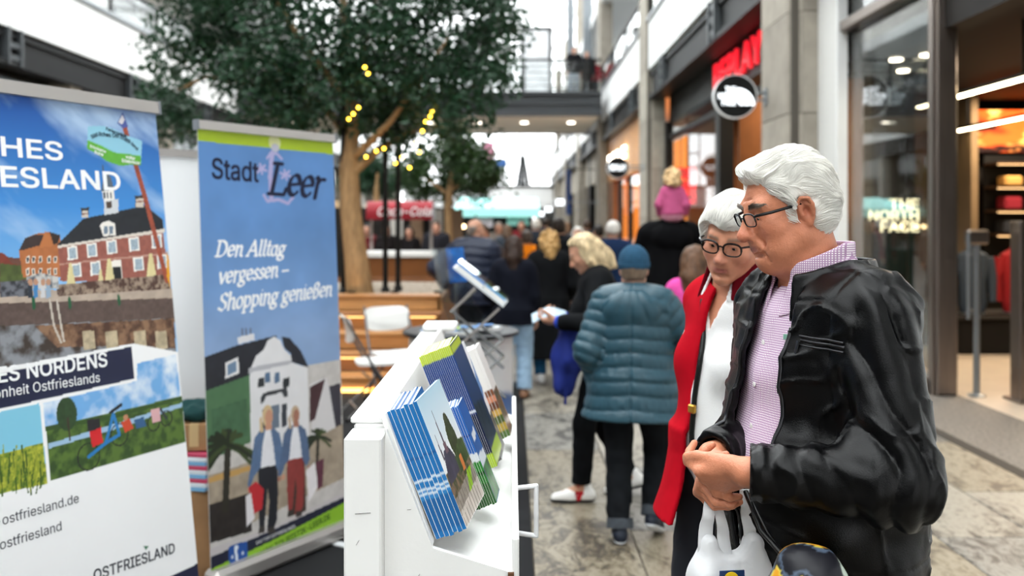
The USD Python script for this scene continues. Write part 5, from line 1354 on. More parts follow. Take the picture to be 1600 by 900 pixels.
person('woman with long curly blonde hair in a long black coat', by(858, 9.6), 5, 1.52, 'f', dict(c='#121315', i=.055, hem=.30, flare=.09, name='coat'), dict(c='#27567a', i=.02), ('curly', '#b08a56', .30, .012), ('#d9d9d9', '#d9d9d9'), h=.016, wr=(.30, .15, .95), wl=(-.30, .15, .95), pitch=4)
person('balding man in a navy quilted jacket beside the acrylic leaflet holder', by(741, 9.6), -14, 1.64, 'm', dict(c='#141d33', i=.055, hem=.86, quilt=True, per=.09, rough=.5), dict(c='#1b1e26'), ('bald', '#7b7068', .1), h=.013, fat=.6, yaw=-28, wl=(-.34, .12, 1.02), el=(-1.2, -.5, -.2), wr=(.27, .1, .85), skin='#b98a72')
person('man with a ruddy face turned towards the viewer behind the navy jacket', by(754, 10.7), 170, 1.585, 'm', dict(c='#4a3d38', i=.03, hem=.86), dict(c='#26262a'), ('short', '#4a3a30', .1), h=.014, skin='#b57d62')
person('dark-haired man in a black hooded jacket ahead of the curly-haired woman', by(873, 11.2), 3, 1.66, 'm', dict(c='#131417', i=.045, hem=.84, fn=hood), dict(c='#1a1c22'), ('short', '#2a201a', .1), h=.016)
person('person in an orange jacket far ahead beside the curly blonde hair', by(823, 12.2), 10, 1.50, 'm', dict(c='#e07a14', i=.05, hem=.84), dict(c='#20242c'), ('short', '#4c4038', .1), h=.018)
person('person in a white knitted hat and dark blue jacket near the pillar', by(958, 11.6), -4, 1.60, 'm', dict(c='#1b2b48', i=.05, hem=.82), dict(c='#20222a'), None, h=.018, hat=(beanie, '#d9d4ce'))
person('white-haired woman in dark clothes left of the white knitted hat', by(903, 13.4), 170, 1.53, 'f', dict(c='#24262b', i=.04, hem=.8), dict(c='#1c1c20'), ('straight', '#d6d2cc', .10), h=.02)
person('dark-haired person in brown, between the white hair and the white hat', by(936, 14.6), 20, 1.56, 'm', dict(c='#3d2f28', i=.04, hem=.82), dict(c='#1c1c20'), ('short', '#1e1713', .1), h=.02)
far = [(792, 17, 1.55, '#3a4048', '#5b4636', 0, 'f', 'person in grey seen beside the dark brown hair, far down the aisle'), (779, 19, 1.60, '#7a6f66', '#8a8078', 180, 'm', 'person in beige far off behind the dark-haired young woman'),
       (838, 16.5, 1.66, '#272b33', '#c9c3ba', 10, 'm', 'grey-haired person in charcoal ahead of the orange jacket'), (815, 21, 1.62, '#6d1c22', '#3c2d24', 170, 'f', 'person in dark red far down the aisle'),
       (852, 22, 1.68, '#1d2530', '#2b211b', 0, 'm', 'person in dark blue, farthest along the middle of the aisle'), (884, 19, 1.6, '#4a4b50', '#6b5340', -10, 'f', 'person in mid grey left of the white-haired woman'), (917, 20.5, 1.63, '#22262b', '#3b2c22', 0, 'm', 'person in black far off under the wood-clad shop'),
       (682, 17.9, 1.62, '#2a2a30', '#2a1f19', 175, 'm', 'person in black standing past the kiosk, left of the navy jacket'), (706, 21, 1.58, '#8c8784', '#3b2f28', 150, 'f', 'person in pale grey past the kiosk, left of the navy jacket')]
for px, Y, H, c, hc, ro_, sx, lab in far:
    person(lab, by(px, Y), ro_, H, sx, dict(c=c, i=.045, hem=.82), dict(c='#20232a'), ('short' if sx == 'm' else 'straight', hc, .12), h=.024)
for px, Y, H, c, hc, lab in ((640, 18.6, 1.50, '#1a1718', '#1c1411', 'dark-haired person behind the kiosk counter, nearest the right end'), (604, 18.8, 1.55, '#201c1c', '#2a1c14', 'person in black behind the kiosk counter, between the lamp posts'), (574, 19.0, 1.55, '#5a1e22', '#1b1512', 'person in dark red behind the left end of the kiosk counter')):
    person(lab, by(px, Y), 170, H, 'f', dict(c=c, i=.04, hem=.82), dict(c='#20232a'), ('straight', hc, .14), h=.024)
for px, Y, H, c, bc, hc, lab in ((897, 37.0, 1.86, '#141417', '#aab0b8', '#4a3a2c', 'person in black with pale jeans leaning at the footbridge rail, leftmost'), (917, 37.6, 1.80, '#17181c', '#1e2024', '#8a7a6a', 'person in black standing second at the footbridge rail'), (929, 38.3, 1.60, '#8e1f2a', '#23242a', '#2a1f1a', 'small person in red at the right end of the footbridge rail')):
    person(lab, by(px, Y) + [0, 0, 6.45], 180, H, 'm', dict(c=c, i=.05, hem=.8), dict(c=bc), ('short', hc, .12), h=.024)
# ------------------------------------------------------------------ printed banners
class Canvas:
    """Flat print: a fine grid whose colours are set by shapes in the sheet's own metres."""
    def __init__(c, P0, X, Yv, w, h, nx, ny):
        c.P0 = np.asarray(P0, float); c.X = np.asarray(X, float) / np.linalg.norm(X); c.Y = np.asarray(Yv, float) / np.linalg.norm(Yv); c.N = np.cross(c.X, c.Y)
        c.w, c.h, c.nx, c.ny = w, h, nx, ny
        c.m = gridmesh(nx, ny, w, h); c.u, c.v = c.m.vertices[:, 0], c.m.vertices[:, 1]
        c.col = np.tile(lin('#ffffff'), (len(c.u), 1))
        c.R = basis(c.X, c.Y, c.N)
    def uv(c, px, py):                     # where a measured point of the photograph lies on the sheet
        d = np.array([(px - 800) / FPX, 1, (HORIZ - py) / FPX]); o = np.array([0, 0, EYE])
        t = (c.P0 - o).dot(c.N) / d.dot(c.N); p = o + t * d - c.P0
        return np.array([p.dot(c.X), p.dot(c.Y)])
    def pts(c, P): return np.array([c.uv(*p) for p in P])
    def mask(c, poly):
        m = np.zeros(len(c.u), bool)
        if not isinstance(poly, shapely.Geometry): poly = Polygon(poly)
        if not poly.is_valid: poly = poly.buffer(0)
        a, b, e, f = poly.bounds; i = np.where((c.u >= a) & (c.u <= e) & (c.v >= b) & (c.v <= f))[0]
        m[i] = shapely.contains_xy(poly, c.u[i], c.v[i]); return m
    def set(c, m, col, var=0., sc=40., seed=0, col2=None):
        k = lin(col)
        if col2 is not None:
            n = meshkit.fbm(np.stack([c.u[m] * sc, c.v[m] * sc, 0 * c.u[m]], 1), 4, seed); t = np.clip((n - .35) * 3.2, 0, 1)[:, None]
            c.col[m] = k * (1 - t) + lin(col2) * t
        elif var:
            n = meshkit.fbm(np.stack([c.u[m] * sc, c.v[m] * sc, 0 * c.u[m]], 1), 3, seed)[:, None]; c.col[m] = np.clip(k * (1 + (n - .5) * 2 * var), 0, 1)
        else: c.col[m] = k
    def fill(c, P, col, **k): c.set(c.mask(c.pts(P)), col, **k)
    def line(c, P, col, w, **k): c.set(c.mask(LineString(c.pts(P)).buffer(w)), col, **k)
    def dot(c, p, rx_, ry_, col, rot=0, **k):
        q = shapely.affinity.scale(Point(*c.uv(*p)).buffer(1, 12), rx_, ry_); q = shapely.affinity.rotate(q, rot); c.set(c.mask(q), col, **k)
    def vgrad(c, m, stops):
        vs = [s[0] for s in stops]; cs = np.array([lin(s[1]) for s in stops]); c.col[m] = np.stack([np.interp(c.v[m], vs, cs[:, k]) for k in range(3)], 1)
    def build(c, parent, material, name='print', thick=.003, back='#d9dadb'):
        o = obj(name, xf(c.m, c.R, c.P0 + c.N * .0005), material, parent, colors=c.col)
        obj('sheet', xf(bx(0, c.w, 0, c.h, -thick, -.0002), c.R, c.P0), mat('sheet' + back[1:], back, .6), parent)
        return o
    def put(c, mesh2d, u, v, ang=0., lift=.0012):
        m = mesh2d.copy(); a = math.radians(ang); ca, sa = math.cos(a), math.sin(a)
        V = m.vertices.copy(); m.vertices = np.stack([V[:, 0] * ca - V[:, 1] * sa + u, V[:, 0] * sa + V[:, 1] * ca + v, V[:, 2] * .3 + lift], 1)
        return xf(m, c.R, c.P0)
    def word(c, mesh2d, left, right, parent, material, suffix=None, cap=None, name='lettering', lift=.0012):
        """fit flat lettering between two measured base points; suffix: width of the part that lies between them (the rest runs on to the left)."""
        a, b = c.uv(*left), c.uv(*right); L = np.linalg.norm(b - a); ang = math.degrees(math.atan2(b[1] - a[1], b[0] - a[0]))
        W = mesh2d.bounds[1][0] if suffix is None else suffix; k = L / W
        V = mesh2d.vertices.copy(); V[:, 0] = (V[:, 0] - mesh2d.bounds[1][0]) * k; V[:, 1] *= k if cap is None else cap
        return obj(name, c.put(trimesh.Trimesh(V, mesh2d.faces, process=False), b[0], b[1], ang, lift), material, parent)
def arc(cx, cy, rx_, ry_, a0, a1, n=14):
    a = np.radians(np.linspace(a0, a1, n)); return [(cx + rx_ * math.cos(t), cy + ry_ * math.sin(t)) for t in a]
GL = {'D': (1.12, [[(.18, 1.42), (.18, .03)], [(.0, 1.42), (.4, 1.42)] + arc(.42, .72, .52, .70, 85, -90), [(.45, .02), (.0, .02)]]), 'e': (.74, [[(.06, .50), (.60, .60)] + arc(.34, .52, .29, .48, 12, 322)]),
      'n': (.84, [[(.0, .95), (.14, 1.0), (.14, .0)], [(.14, .66), (.34, .96), (.54, .96), (.60, .78), (.60, .1), (.74, .02)]]), 'A': (1.14, [[(.04, .02), (.56, 1.45), (.98, .02)], [(.24, .50), (.82, .50)], [(-.06, .01), (.18, .01)], [(.82, .01), (1.1, .01)]]),
      'l': (.42, [[(.04, 1.46), (.16, 1.5), (.16, .12), (.32, .02)]]), 't': (.5, [[(.2, 1.36), (.18, .16), (.40, .04)], [(.02, .97), (.42, .97)]]), 'a': (.82, [arc(.33, .48, .28, .48, 50, 350), [(.60, .98), (.58, .14), (.76, .02)]]),
      'g': (.8, [arc(.33, .64, .25, .34, 0, 360), [(.55, .9), (.74, .96)], [(.18, .34), (.12, .16), (.55, .0)] + arc(.32, -.22, .32, .22, 40, -300)]), 'v': (.72, [[(.04, .97), (.30, .02), (.64, .97)]]), 'r': (.58, [[(.0, .95), (.14, 1.0), (.14, .0)], [(.14, .62), (.32, .94), (.52, .92)]]),
      's': (.62, [[(.5, .86), (.32, .98), (.12, .84), (.14, .64), (.44, .40), (.46, .16), (.26, .02), (.04, .14)]]), '-': (.95, [[(.02, .48), (.72, .48)]]), 'S': (.86, [[(.74, 1.24), (.48, 1.46), (.16, 1.28), (.18, .96), (.66, .60), (.70, .24), (.38, 0), (.04, .2)]]),
      'h': (.84, [[(.0, 1.45), (.14, 1.5), (.14, .0)], [(.14, .66), (.34, .96), (.54, .96), (.60, .78), (.60, .1), (.74, .02)]]), 'o': (.76, [arc(.35, .5, .30, .48, 0, 360)]), 'p': (.82, [[(.0, .95), (.14, 1.0), (.14, -.44)], arc(.40, .5, .28, .46, 150, -150), [(.02, -.44), (.28, -.44)]]),
      'i': (.4, [[(.02, .94), (.14, 1.0), (.14, .12), (.30, .02)], [(.15, 1.34), (.17, 1.36)]]), 'B': (.84, [[(.14, -.02), (.14, 1.15)] + arc(.38, 1.16, .24, .28, 180, -30) + [(.36, .86)] + arc(.36, .42, .28, .42, 80, -130)]), 'L': (.98, [[(.20, 1.42), (.20, .04)], [(.02, .02), (.86, .02), (.90, .30)], [(.0, 1.43), (.44, 1.43)]]), ' ': (.42, [])}
def pen(s, h, thick=.11, thin=.035, nib=35, sx=.86, shear=.21, depth=.001):
    """broad-nib italic lettering; h = x-height."""
    x = 0.; geo = []
    for ch in s:
        adv, st = GL[ch]
        for P in st:
            P = np.array(P); d = np.r_[0, np.cumsum(np.linalg.norm(np.diff(P, axis=0), axis=1))]; k = max(int(d[-1] / .09), 2)
            t = np.linspace(0, d[-1], k); Q = np.stack([np.interp(t, d, P[:, 0]), np.interp(t, d, P[:, 1])], 1)
            for a, b in zip(Q[:-1], Q[1:]):
                an = math.degrees(math.atan2(b[1] - a[1], b[0] - a[0])); r = thin + (thick - thin) * abs(math.sin(math.radians(an - nib)))
                geo.append(LineString([a + [x, 0], b + [x, 0]]).buffer(r, 3))
        x += adv
    g = shapely.unary_union(geo).simplify(.012)
    g = shapely.affinity.affine_transform(g, [h * sx, h * shear, 0, h, 0, 0])
    return prism(g, depth)
m_print = mat('banner_print', vcol=True, rough=.45, spec=.4)
m_tw, m_tn = mat('ink_white', '#f4f5f6', .6), mat('ink_navy', '#141a36', .6)
m_alu = mat('banner_alu', '#b9b4b0', .35, .7)

# ---- tall blue town banner
B2 = thing('rollup_banner', 'tall blue pull-up banner with a green top band and a strolling couple', 'banner')
n2 = np.array([.847, -.532, 0]); X2 = np.array([.532, .847, 0])
P02 = np.array([-1.307, 4.17, .10]); Y2 = np.array([0, 0, 1.95]) - n2 * .09
c2 = Canvas(P02, X2, Y2, .862, 1.93, 232, 500)
al = np.ones(len(c2.u), bool)
c2.vgrad(al, [(0, '#8ea3c0'), (.95, '#88a3ca'), (1.2, '#7096c8'), (1.5, '#5c88c0'), (1.93, '#5583bd')])
n_ = meshkit.fbm(np.stack([c2.u * 5, c2.v * 5, 0 * c2.u], 1), 4, 3); c2.col = c2.col * (1 + (n_[:, None] - .5) * .35)
# street, houses
c2.fill([(316, 600), (540, 560), (545, 830), (325, 905)], '#c9c4c0', var=.15, sc=30)
c2.fill([(314, 560), (366, 541), (432, 524), (436, 560), (390, 580), (390, 610), (318, 615)], '#23252e', var=.3, sc=25)
c2.fill([(318, 612), (392, 585), (394, 690), (324, 720)], '#4d7350', var=.18, sc=16); c2.fill([(330, 640), (386, 622), (388, 680), (332, 700)], '#44684a', var=.2)
c2.fill([(390, 580), (400, 556), (412, 546), (418, 532), (428, 526), (438, 532), (444, 546), (455, 556), (456, 566), (480, 575), (484, 700), (392, 710)], '#e3e2e4', var=.05, sc=12)
c2.fill([(440, 526), (452, 528), (470, 548), (482, 574), (456, 566), (454, 552), (444, 544)], '#262730'); c2.fill([(388, 575), (456, 562), (456, 568), (388, 583)], '#b9b9bf')
for x in (418, 433): c2.fill([(x - 4, 583), (x + 4, 581), (x + 4, 597), (x - 4, 599)], '#55708f')
for x in (408, 447): c2.fill([(x - 5, 592), (x + 5, 589), (x + 5, 604), (x - 5, 606)], '#2b2f33')
c2.fill([(407, 622), (412, 614), (448, 605), (450, 620), (444, 621), (440, 613), (416, 619), (412, 628), (407, 632)], '#33363b'); c2.fill([(410, 640), (418, 638), (418, 668), (410, 670)], '#3a3f48'); c2.fill([(440, 632), (448, 630), (448, 665), (440, 668)], '#3a3f48')
c2.fill([(424, 634), (436, 631), (437, 668), (425, 670)], '#6d7b8c'); c2.fill([(352, 567), (372, 558), (374, 583), (352, 592)], '#e8e6e6'); c2.fill([(355, 570), (369, 563), (370, 580), (355, 587)], '#6f87a3')
for x in (378, 384, 391): c2.line([(x, 514), (x + 1, 528)], '#5b5a63', .004)
c2.fill([(371, 527), (397, 521), (398, 531), (372, 538)], '#e0dfe2')
c2.fill([(484, 600), (510, 590), (524, 640), (528, 690), (488, 710)], '#d8d5d6'); c2.fill([(484, 605), (508, 592), (492, 655), (484, 660)], '#4a3035'); c2.fill([(514, 604), (532, 598), (534, 690), (528, 690)], '#3a3842')
# ground, shadowy stalls
c2.fill([(320, 745), (395, 720), (480, 690), (540, 660), (541, 745), (325, 850)], '#a59684', var=.3, sc=25); c2.fill([(320, 748), (390, 727), (392, 735), (322, 757)], '#c49a5a'); c2.fill([(322, 790), (392, 770), (394, 830), (325, 850)], '#2a2422', var=.4)
c2.fill([(440, 720), (476, 706), (476, 715), (440, 730)], '#c8a978'); c2.fill([(448, 730), (476, 720), (478, 800), (450, 808)], '#3b302a', var=.3)
for px_, py_, sp, sc_, nn in ((356, 695, 38, 1., 26), (497, 682, 20, .55, 18)):
    c2.line([(px_ - 4 * sc_, py_ + 100 * sc_), (px_, py_)], '#2d2a20', .018 * sc_)
    r = np.random.default_rng(4)
    for k in range(nn):
        a = r.uniform(-.7, PI + .7); q = [(px_, py_)] + [(px_ + math.cos(a) * sp * t, py_ - math.sin(a) * sp * t + 16 * sc_ * t * t) for t in (.5, 1.)]
        c2.line(q, '#202a18' if k % 3 else '#3c4a26', .007 * sc_ + .003)
# bottom: pavement, blue-black stripe, green band
c2.fill([(322, 860), (420, 826), (541, 768), (543, 780), (430, 836), (324, 880)], '#c6bfc0'); c2.fill([(322, 874), (430, 826), (541, 775), (541, 788), (430, 842), (324, 893)], '#191d33')
c2.fill([(322, 893), (430, 842), (542, 783), (545, 850), (326, 945)], '#86b52c')
# the couple
def walker(px_, top, foot, jacket, trousers, hair, skin):
    s = (foot - top) / 200.
    f = lambda P: [(px_ + x * s, top + y * s) for x, y in P]
    c2.fill(f([(-16, 92), (14, 88), (16, 130), (14, 180), (8, 196), (-2, 198), (2, 150), (-1, 130), (-6, 190), (-14, 194), (-16, 150)]), trousers, var=.15)
    c2.fill(f([(-13, 36), (10, 34), (14, 92), (-18, 98)]), '#e9e9ee', var=.04)
    c2.fill(f([(-13, 36), (-4, 33), (-9, 60), (-12, 96), (-22, 110), (-30, 130), (-33, 124), (-27, 90), (-22, 50)]), jacket, var=.15); c2.fill(f([(10, 34), (3, 32), (8, 60), (12, 95), (20, 110), (26, 96), (22, 60), (18, 42)]), jacket, var=.15)
    c2.dot((px_ - 30 * s, top + 132 * s), .012 * s, .014 * s, skin); c2.dot((px_ + 24 * s, top + 112 * s), .012 * s, .014 * s, skin)
    c2.dot((px_ - 1 * s, top + 14 * s), .034 * s, .052 * s, hair, 0); c2.fill(f([(-11, 14), (-7, 40), (-13, 40), (-14, 20)]), hair); c2.dot((px_ + 1 * s, top + 16 * s), .024 * s, .037 * s, skin); c2.fill(f([(-4, 26), (5, 26), (6, 36), (-5, 37)]), skin)
    c2.fill(f([(-14, 190), (-5, 188), (-6, 200), (-16, 202)]), '#3b3532'); c2.fill(f([(0, 192), (9, 190), (12, 200), (0, 203)]), '#3b3532')
walker(419, 636, 832, '#5a7396', '#1b1d26', '#d3b98e', '#c9947a'); walker(462, 636, 806, '#54698a', '#8e3a37', '#c2ab90', '#a87460')
c2.fill([(388, 762), (400, 752), (412, 765), (410, 795), (396, 803)], '#c02a33'); c2.fill([(384, 775), (392, 770), (398, 810), (385, 824)], '#e4dfe2'); c2.fill([(478, 735), (492, 722), (497, 760), (482, 785)], '#e9e4e6', var=.08)
c2.fill([(494, 722), (506, 716), (504, 760), (496, 765)], '#5a2c3c', var=.3)
# top green band and the pale lady emblem behind the town name
c2.fill([(297, 188), (527, 217), (527, 242), (298, 219)], '#a3bd22')
E = '#a9a3cc'
c2.dot((429, 223), .038, .04, '#cfd39a'); c2.dot((430, 231), .026, .02, '#b4b4c4'); c2.line([(425, 240), (422, 275), (424, 308)], E, .014); c2.line(arcpx := [(417, 247), (422, 240), (432, 240), (440, 248)], E, .007); c2.line([(412, 305), (418, 314), (436, 312), (450, 318), (458, 308)], E, .008)
for x, y in ((408, 264), (446, 273)):
    for k in range(3):
        a = k * PI / 3 + .3; c2.line([(x - 8 * math.cos(a), y - 8 * math.sin(a)), (x + 8 * math.cos(a), y + 8 * math.sin(a))], E, .006)
# crest, bottom left
c2.fill([(357, 855), (372, 848), (386, 846), (387, 870), (382, 884), (370, 894), (360, 888), (357, 872)], '#20509a'); c2.line([(368, 858), (371, 880), (380, 878)], '#dfe6f0', .007); c2.dot((369, 856), .012, .012, '#dfe6f0')
for x, y in ((363, 870), (379, 864)): c2.dot((x, y), .007, .007, '#dfe6f0')
c2.build(B2, m_print)
c2.word(text('Stadt', .05, .001, True), (329, 278), (404, 284), B2, m_tn, cap=1.8)
c2.word(pen('Leer', .06, .12, .045), (418, 303), (510, 311), B2, m_tn, cap=1.75)
for s, l, r in (('Den Alltag', (336, 401), (448, 399)), ('vergessen -', (341, 444), (452, 430)), ('Shopping genieBen', (340, 486), (519, 462))):
    c2.word(pen(s, .05, .12, .048), l, r, B2, m_tw, cap=1.02 if 'Sh' in s else .98)
c2.word(text('WWW.TOURISTIK-LEER.DE', .03, .001, True), (399, 875), (516, 810), B2, mat('ink_green', '#2c4a14', .6))
c2.word(text('DAS TOR OSTFRIESLANDS', .012, .001), (400, 851), (461, 824), B2, m_tw)
hw = lambda z0, z1, x0, x1, y0, y1: xf(bx(x0, x1, z0, z1, y0, y1), c2.R, c2.P0)
obj('top_rail', hw(1.925, 1.965, -.004, .866, -.016, .016), m_alu, B2); obj('end_cap', hw(1.922, 1.968, -.010, -.003, -.018, .018), mat('cap_grey', '#7d8188', .5), B2); obj('end_cap', hw(1.922, 1.968, .865, .872, -.018, .018), MATS['cap_grey'], B2)
bR = basis(X2, (0, 0, 1), np.cross(X2, (0, 0, 1)))
obj('base_cassette', xf(bx(-.01, .872, .012, .10, -.05, .05, .02), bR, [P02[0], P02[1], 0]), m_alu, B2)
for k, x in enumerate((.12, .72)): obj('foot', xf(bx(x, x + .05, .0095, .02, -.22, .25, .004), bR, [P02[0], P02[1], 0]), mat('foot_grey', '#c9ccce', .4), B2)
obj('pole', xf(rod((.43, .1, -.045), (.43, 1.93, -.02), .012), c2.R, [P02[0], P02[1], 0]), m_alu, B2)

# ---- big region banner on the left
B1 = thing('rollup_banner', 'wide pull-up banner showing a red brick harbour hall under deep blue sky', 'banner')
X1 = np.array([.42, .907, 0]); PR = np.array([-1.158, 3.60, .10]); W1 = 1.26; Yv1 = np.array([-.218, .10, 1.95])
c1 = Canvas(PR - X1 / np.linalg.norm(X1) * W1 + Yv1 * .0, X1, Yv1, W1, 1.95, 410, 640)
Z7 = lambda P: [(x / 2.647, y / 2.647 + 130) for x, y in P]; Z2 = lambda P: [(x / 2.25, y / 2.25 + 500) for x, y in P]
vtop = c1.uv(260, 553)[1]
sky = c1.v > vtop
c1.vgrad(sky, [(vtop, '#8fc0ea'), (vtop + .32, '#7ab4e6'), (vtop + .55, '#3e8ad2'), (1.95, '#0e4b9c')])
n_ = meshkit.fbm(np.stack([c1.u * 3.2, c1.v * 6 + c1.u * 3, 0 * c1.u], 1), 5, 8); t_ = np.clip((n_ - .50) * 3.0, 0, .8)[:, None] * sky[:, None]; c1.col = c1.col * (1 - t_) + lin('#b9d4ee') * t_
c1.fill(Z7([(-600, 862), (720, 850), (730, 905), (-600, 930)]), '#b4a394', var=.2, sc=30)
c1.fill(Z7([(-600, 760), (0, 700), (40, 720), (100, 725), (120, 870), (-600, 880)]), '#5d3a30', var=.5, sc=25); c1.fill(Z7([(0, 700), (20, 705), (50, 745), (70, 745), (75, 790), (0, 790)]), '#7c3326', var=.3); c1.fill(Z7([(0, 745), (95, 755), (110, 810), (0, 830)]), '#4c5a2a', var=.5, sc=40)
c1.fill(Z7([(78, 692), (105, 640), (150, 622), (205, 615), (250, 640), (255, 800), (95, 805)]), '#b06a3c', var=.25, sc=40); c1.fill(Z7([(78, 692), (105, 640), (150, 625), (180, 628), (165, 670), (95, 690)]), '#3a2c2a', var=.3); c1.fill(Z7([(165, 680), (187, 612), (222, 672)]), '#b9713f'); c1.fill(Z7([(205, 615), (250, 628), (240, 660), (222, 668)]), '#33251f')
for x in (108, 132, 160, 196, 222):
    for y in (716, 766): c1.fill(Z7([(x, y), (x + 14, y - 2), (x + 14, y + 26), (x, y + 28)]), '#e6dccd'); c1.fill(Z7([(x + 3, y + 4), (x + 11, y + 3), (x + 11, y + 22), (x + 3, y + 24)]), '#3d4650')
# hall
c1.fill(Z7([(240, 668), (600, 600), (672, 600), (700, 820), (250, 818)]), '#96584c', var=.22, sc=90); c1.fill(Z7([(240, 668), (420, 640), (680, 600), (684, 616), (420, 652), (240, 682)]), '#d9cfc4'); c1.fill(Z7([(245, 745), (690, 700), (692, 708), (246, 752)]), '#b98b7c')
c1.fill(Z7([(232, 672), (345, 560), (600, 505), (672, 562), (676, 602), (420, 642)]), '#1d2128', var=.22, sc=60)
for x0, x1, y0, y1 in ((333, 370, 517, 555), (556, 600, 466, 512)): c1.fill(Z7([(x0, y0), (x1, y0 - 4), (x1 - 3, y0 + 8), (x1 - 4, y1), (x0 + 4, y1 + 2), (x0 + 3, y0 + 10)]), '#33312f'); c1.fill(Z7([(x0 + 6, y0 + 12), (x1 - 6, y0 + 9), (x1 - 6, y1), (x0 + 6, y1)]), '#cfc3b6'); c1.fill(Z7([(x0 + 6, y0 + 22), (x1 - 6, y0 + 19), (x1 - 6, y0 + 24), (x0 + 6, y0 + 27)]), '#7d4638')
c1.fill(Z7([(432, 545), (430, 488), (490, 478), (490, 535)]), '#cfd2d6'); c1.fill(Z7([(420, 440), (470, 436), (476, 480), (430, 490)]), '#ece9e4'); c1.fill(Z7([(440, 490), (462, 487), (463, 515), (441, 518)]), '#4a3a30'); c1.fill(Z7([(419, 447), (428, 392), (445, 370), (460, 392), (472, 440)]), '#59636e'); c1.line(Z7([(428, 392), (425, 340)]), '#4a5560', .003)
for x in (428, 441, 455): c1.fill(Z7([(x, 452), (x + 7, 451), (x + 8, 476), (x + 1, 477)]), '#2f3b48')
c1.fill(Z7([(413, 590), (425, 575), (450, 568), (475, 580), (480, 628), (428, 633)]), '#ece7e0'); 
for x in (430, 452): c1.fill(Z7([(x, 592), (x + 15, 590), (x + 16, 622), (x, 625)]), '#6f8193')
for x, y in ((277, 677), (357, 665), (440, 652), (532, 640), (625, 628), (292, 748), (372, 740), (550, 722), (648, 712)):
    c1.fill(Z7([(x, y), (x + 42, y - 6), (x + 47, y + 50), (x + 4, y + 56)]), '#efebe4'); c1.fill(Z7([(x + 7, y + 6), (x + 36, y + 2), (x + 40, y + 46), (x + 10, y + 50)]), '#9fb0bd', var=.3, sc=160)
c1.fill(Z7([(455, 735), (500, 728), (506, 805), (462, 810)]), '#efe9e0'); c1.fill(Z7([(467, 760), (500, 757), (505, 806), (470, 808)]), '#15181a')
for x, y, s in ((290, 742, 1.), (450, 725, 1.25), (622, 705, 1.3), (415, 770, .7)): c1.fill(Z7([(x - 4 * s, y), (x + 6 * s, y), (x + 22 * s, y + 85 * s), (x - 14 * s, y + 88 * s)]), '#d9cc98', var=.1)
c1.fill(Z7([(230, 835), (420, 815), (700, 790), (705, 850), (240, 880)]), '#4a3129', col2='#a08c7a', sc=70, seed=4); c1.fill(Z7([(110, 800), (170, 785), (240, 800), (245, 850), (112, 850)]), '#c9c6c2', col2='#4d5a68', sc=50); c1.fill(Z7([(0, 820), (120, 815), (120, 880), (0, 885)]), '#6d6f78', col2='#2a2c33', sc=60)
for x, cc in ((126, '#26303c'), (148, '#3f7fb6'), (178, '#c9c9cc'), (200, '#8fa6bd')): c1.fill(Z7([(x - 8, 830), (x + 8, 826), (x + 10, 885), (x - 10, 890)]), cc); c1.dot((x / 2.647, 822 / 2.647 + 130), .009, .011, '#b98b70')
# quay wall and water
c1.fill(Z2([(-600, -40), (612, -78), (616, 8), (-600, 60)]), '#5b4a44', var=.3, sc=60); c1.fill(Z2([(-600, 50), (612, -8), (620, 140), (-600, 260)]), '#3a2f28', col2='#8a8d93', sc=26, seed=9); c1.fill(Z2([(120, 20), (612, -6), (618, 100), (470, 90), (200, 95)]), '#4a2f22', col2='#8c6a50', sc=34, seed=5)
for x in (290, 370, 470, 545): c1.fill(Z2([(x, 40), (x + 40, 36), (x + 46, 100), (x + 4, 104)]), '#b9a98c', var=.35, sc=60)
c1.line(Z2([(175, -70), (190, 20), (215, 78)]), '#c2b8ac', .004); c1.line(Z2([(200, -70), (215, 20), (225, 74)]), '#c2b8ac', .004)
for p in ((118, -60), (245, -60), (418, -70)): c1.dot((p[0] / 2.25, p[1] / 2.25 + 500), .007, .022, '#1f5a3a')
# flag pole and board
c1.line(Z7([(515, 180), (600, 470), (690, 815)]), '#9a4a34', .011, var=.3, sc=90); c1.fill(Z7([(508, 118), (485, 165), (510, 186), (530, 180)]), '#4a5aa0'); c1.fill(Z7([(506, 130), (490, 160), (505, 172), (516, 150)]), '#d8d4da'); c1.fill(Z7([(690, 690), (700, 730), (706, 850), (690, 800)]), '#e0a020')
brd = [(364, 178), (420, 176), (470, 188), (520, 214), (588, 238), (583, 338), (545, 336), (500, 342), (440, 322), (400, 290), (360, 272)]
c1.fill(Z7(brd), '#8ec6dc'); c1.fill(Z7([(362, 235), (420, 258), (470, 285), (583, 300), (583, 338), (545, 336), (500, 342), (440, 322), (400, 290), (360, 272)]), '#5fae3a', var=.15)
# white gap lines and the lower half
low = c1.v < c1.uv(0, 575)[1]; c1.set(c1.mask(c1.pts(Z2([(-700, 300), (470, 82), (625, 112), (720, 470), (760, 1000), (-900, 1400)]))), '#f1f1f2')
c1.set(c1.v < c1.uv(311, 872)[1], '#f1f1f2')
c1.fill(Z2([(-420, 400), (138, 292), (168, 575), (-420, 700)]), '#7fc3dd'); c1.fill(Z2([(-420, 560), (30, 465), (150, 430), (168, 575), (-420, 700)]), '#5d7a1e', col2='#b7b93e', sc=70, seed=2)
r = np.random.default_rng(8)
for k in range(70):
    x = r.uniform(-60, 150); y = 470 + r.uniform(0, 110); c1.line(Z2([(x, y + 40), (x + r.uniform(-12, 14), y - r.uniform(10, 50))]), '#8f9a2c' if k % 2 else '#3f5a18', .0025)
c1.fill(Z2([(152, 292), (482, 214), (482, 152), (618, 120), (652, 428), (178, 566)]), '#6fa8de', col2='#e6eef6', sc=14, seed=6)
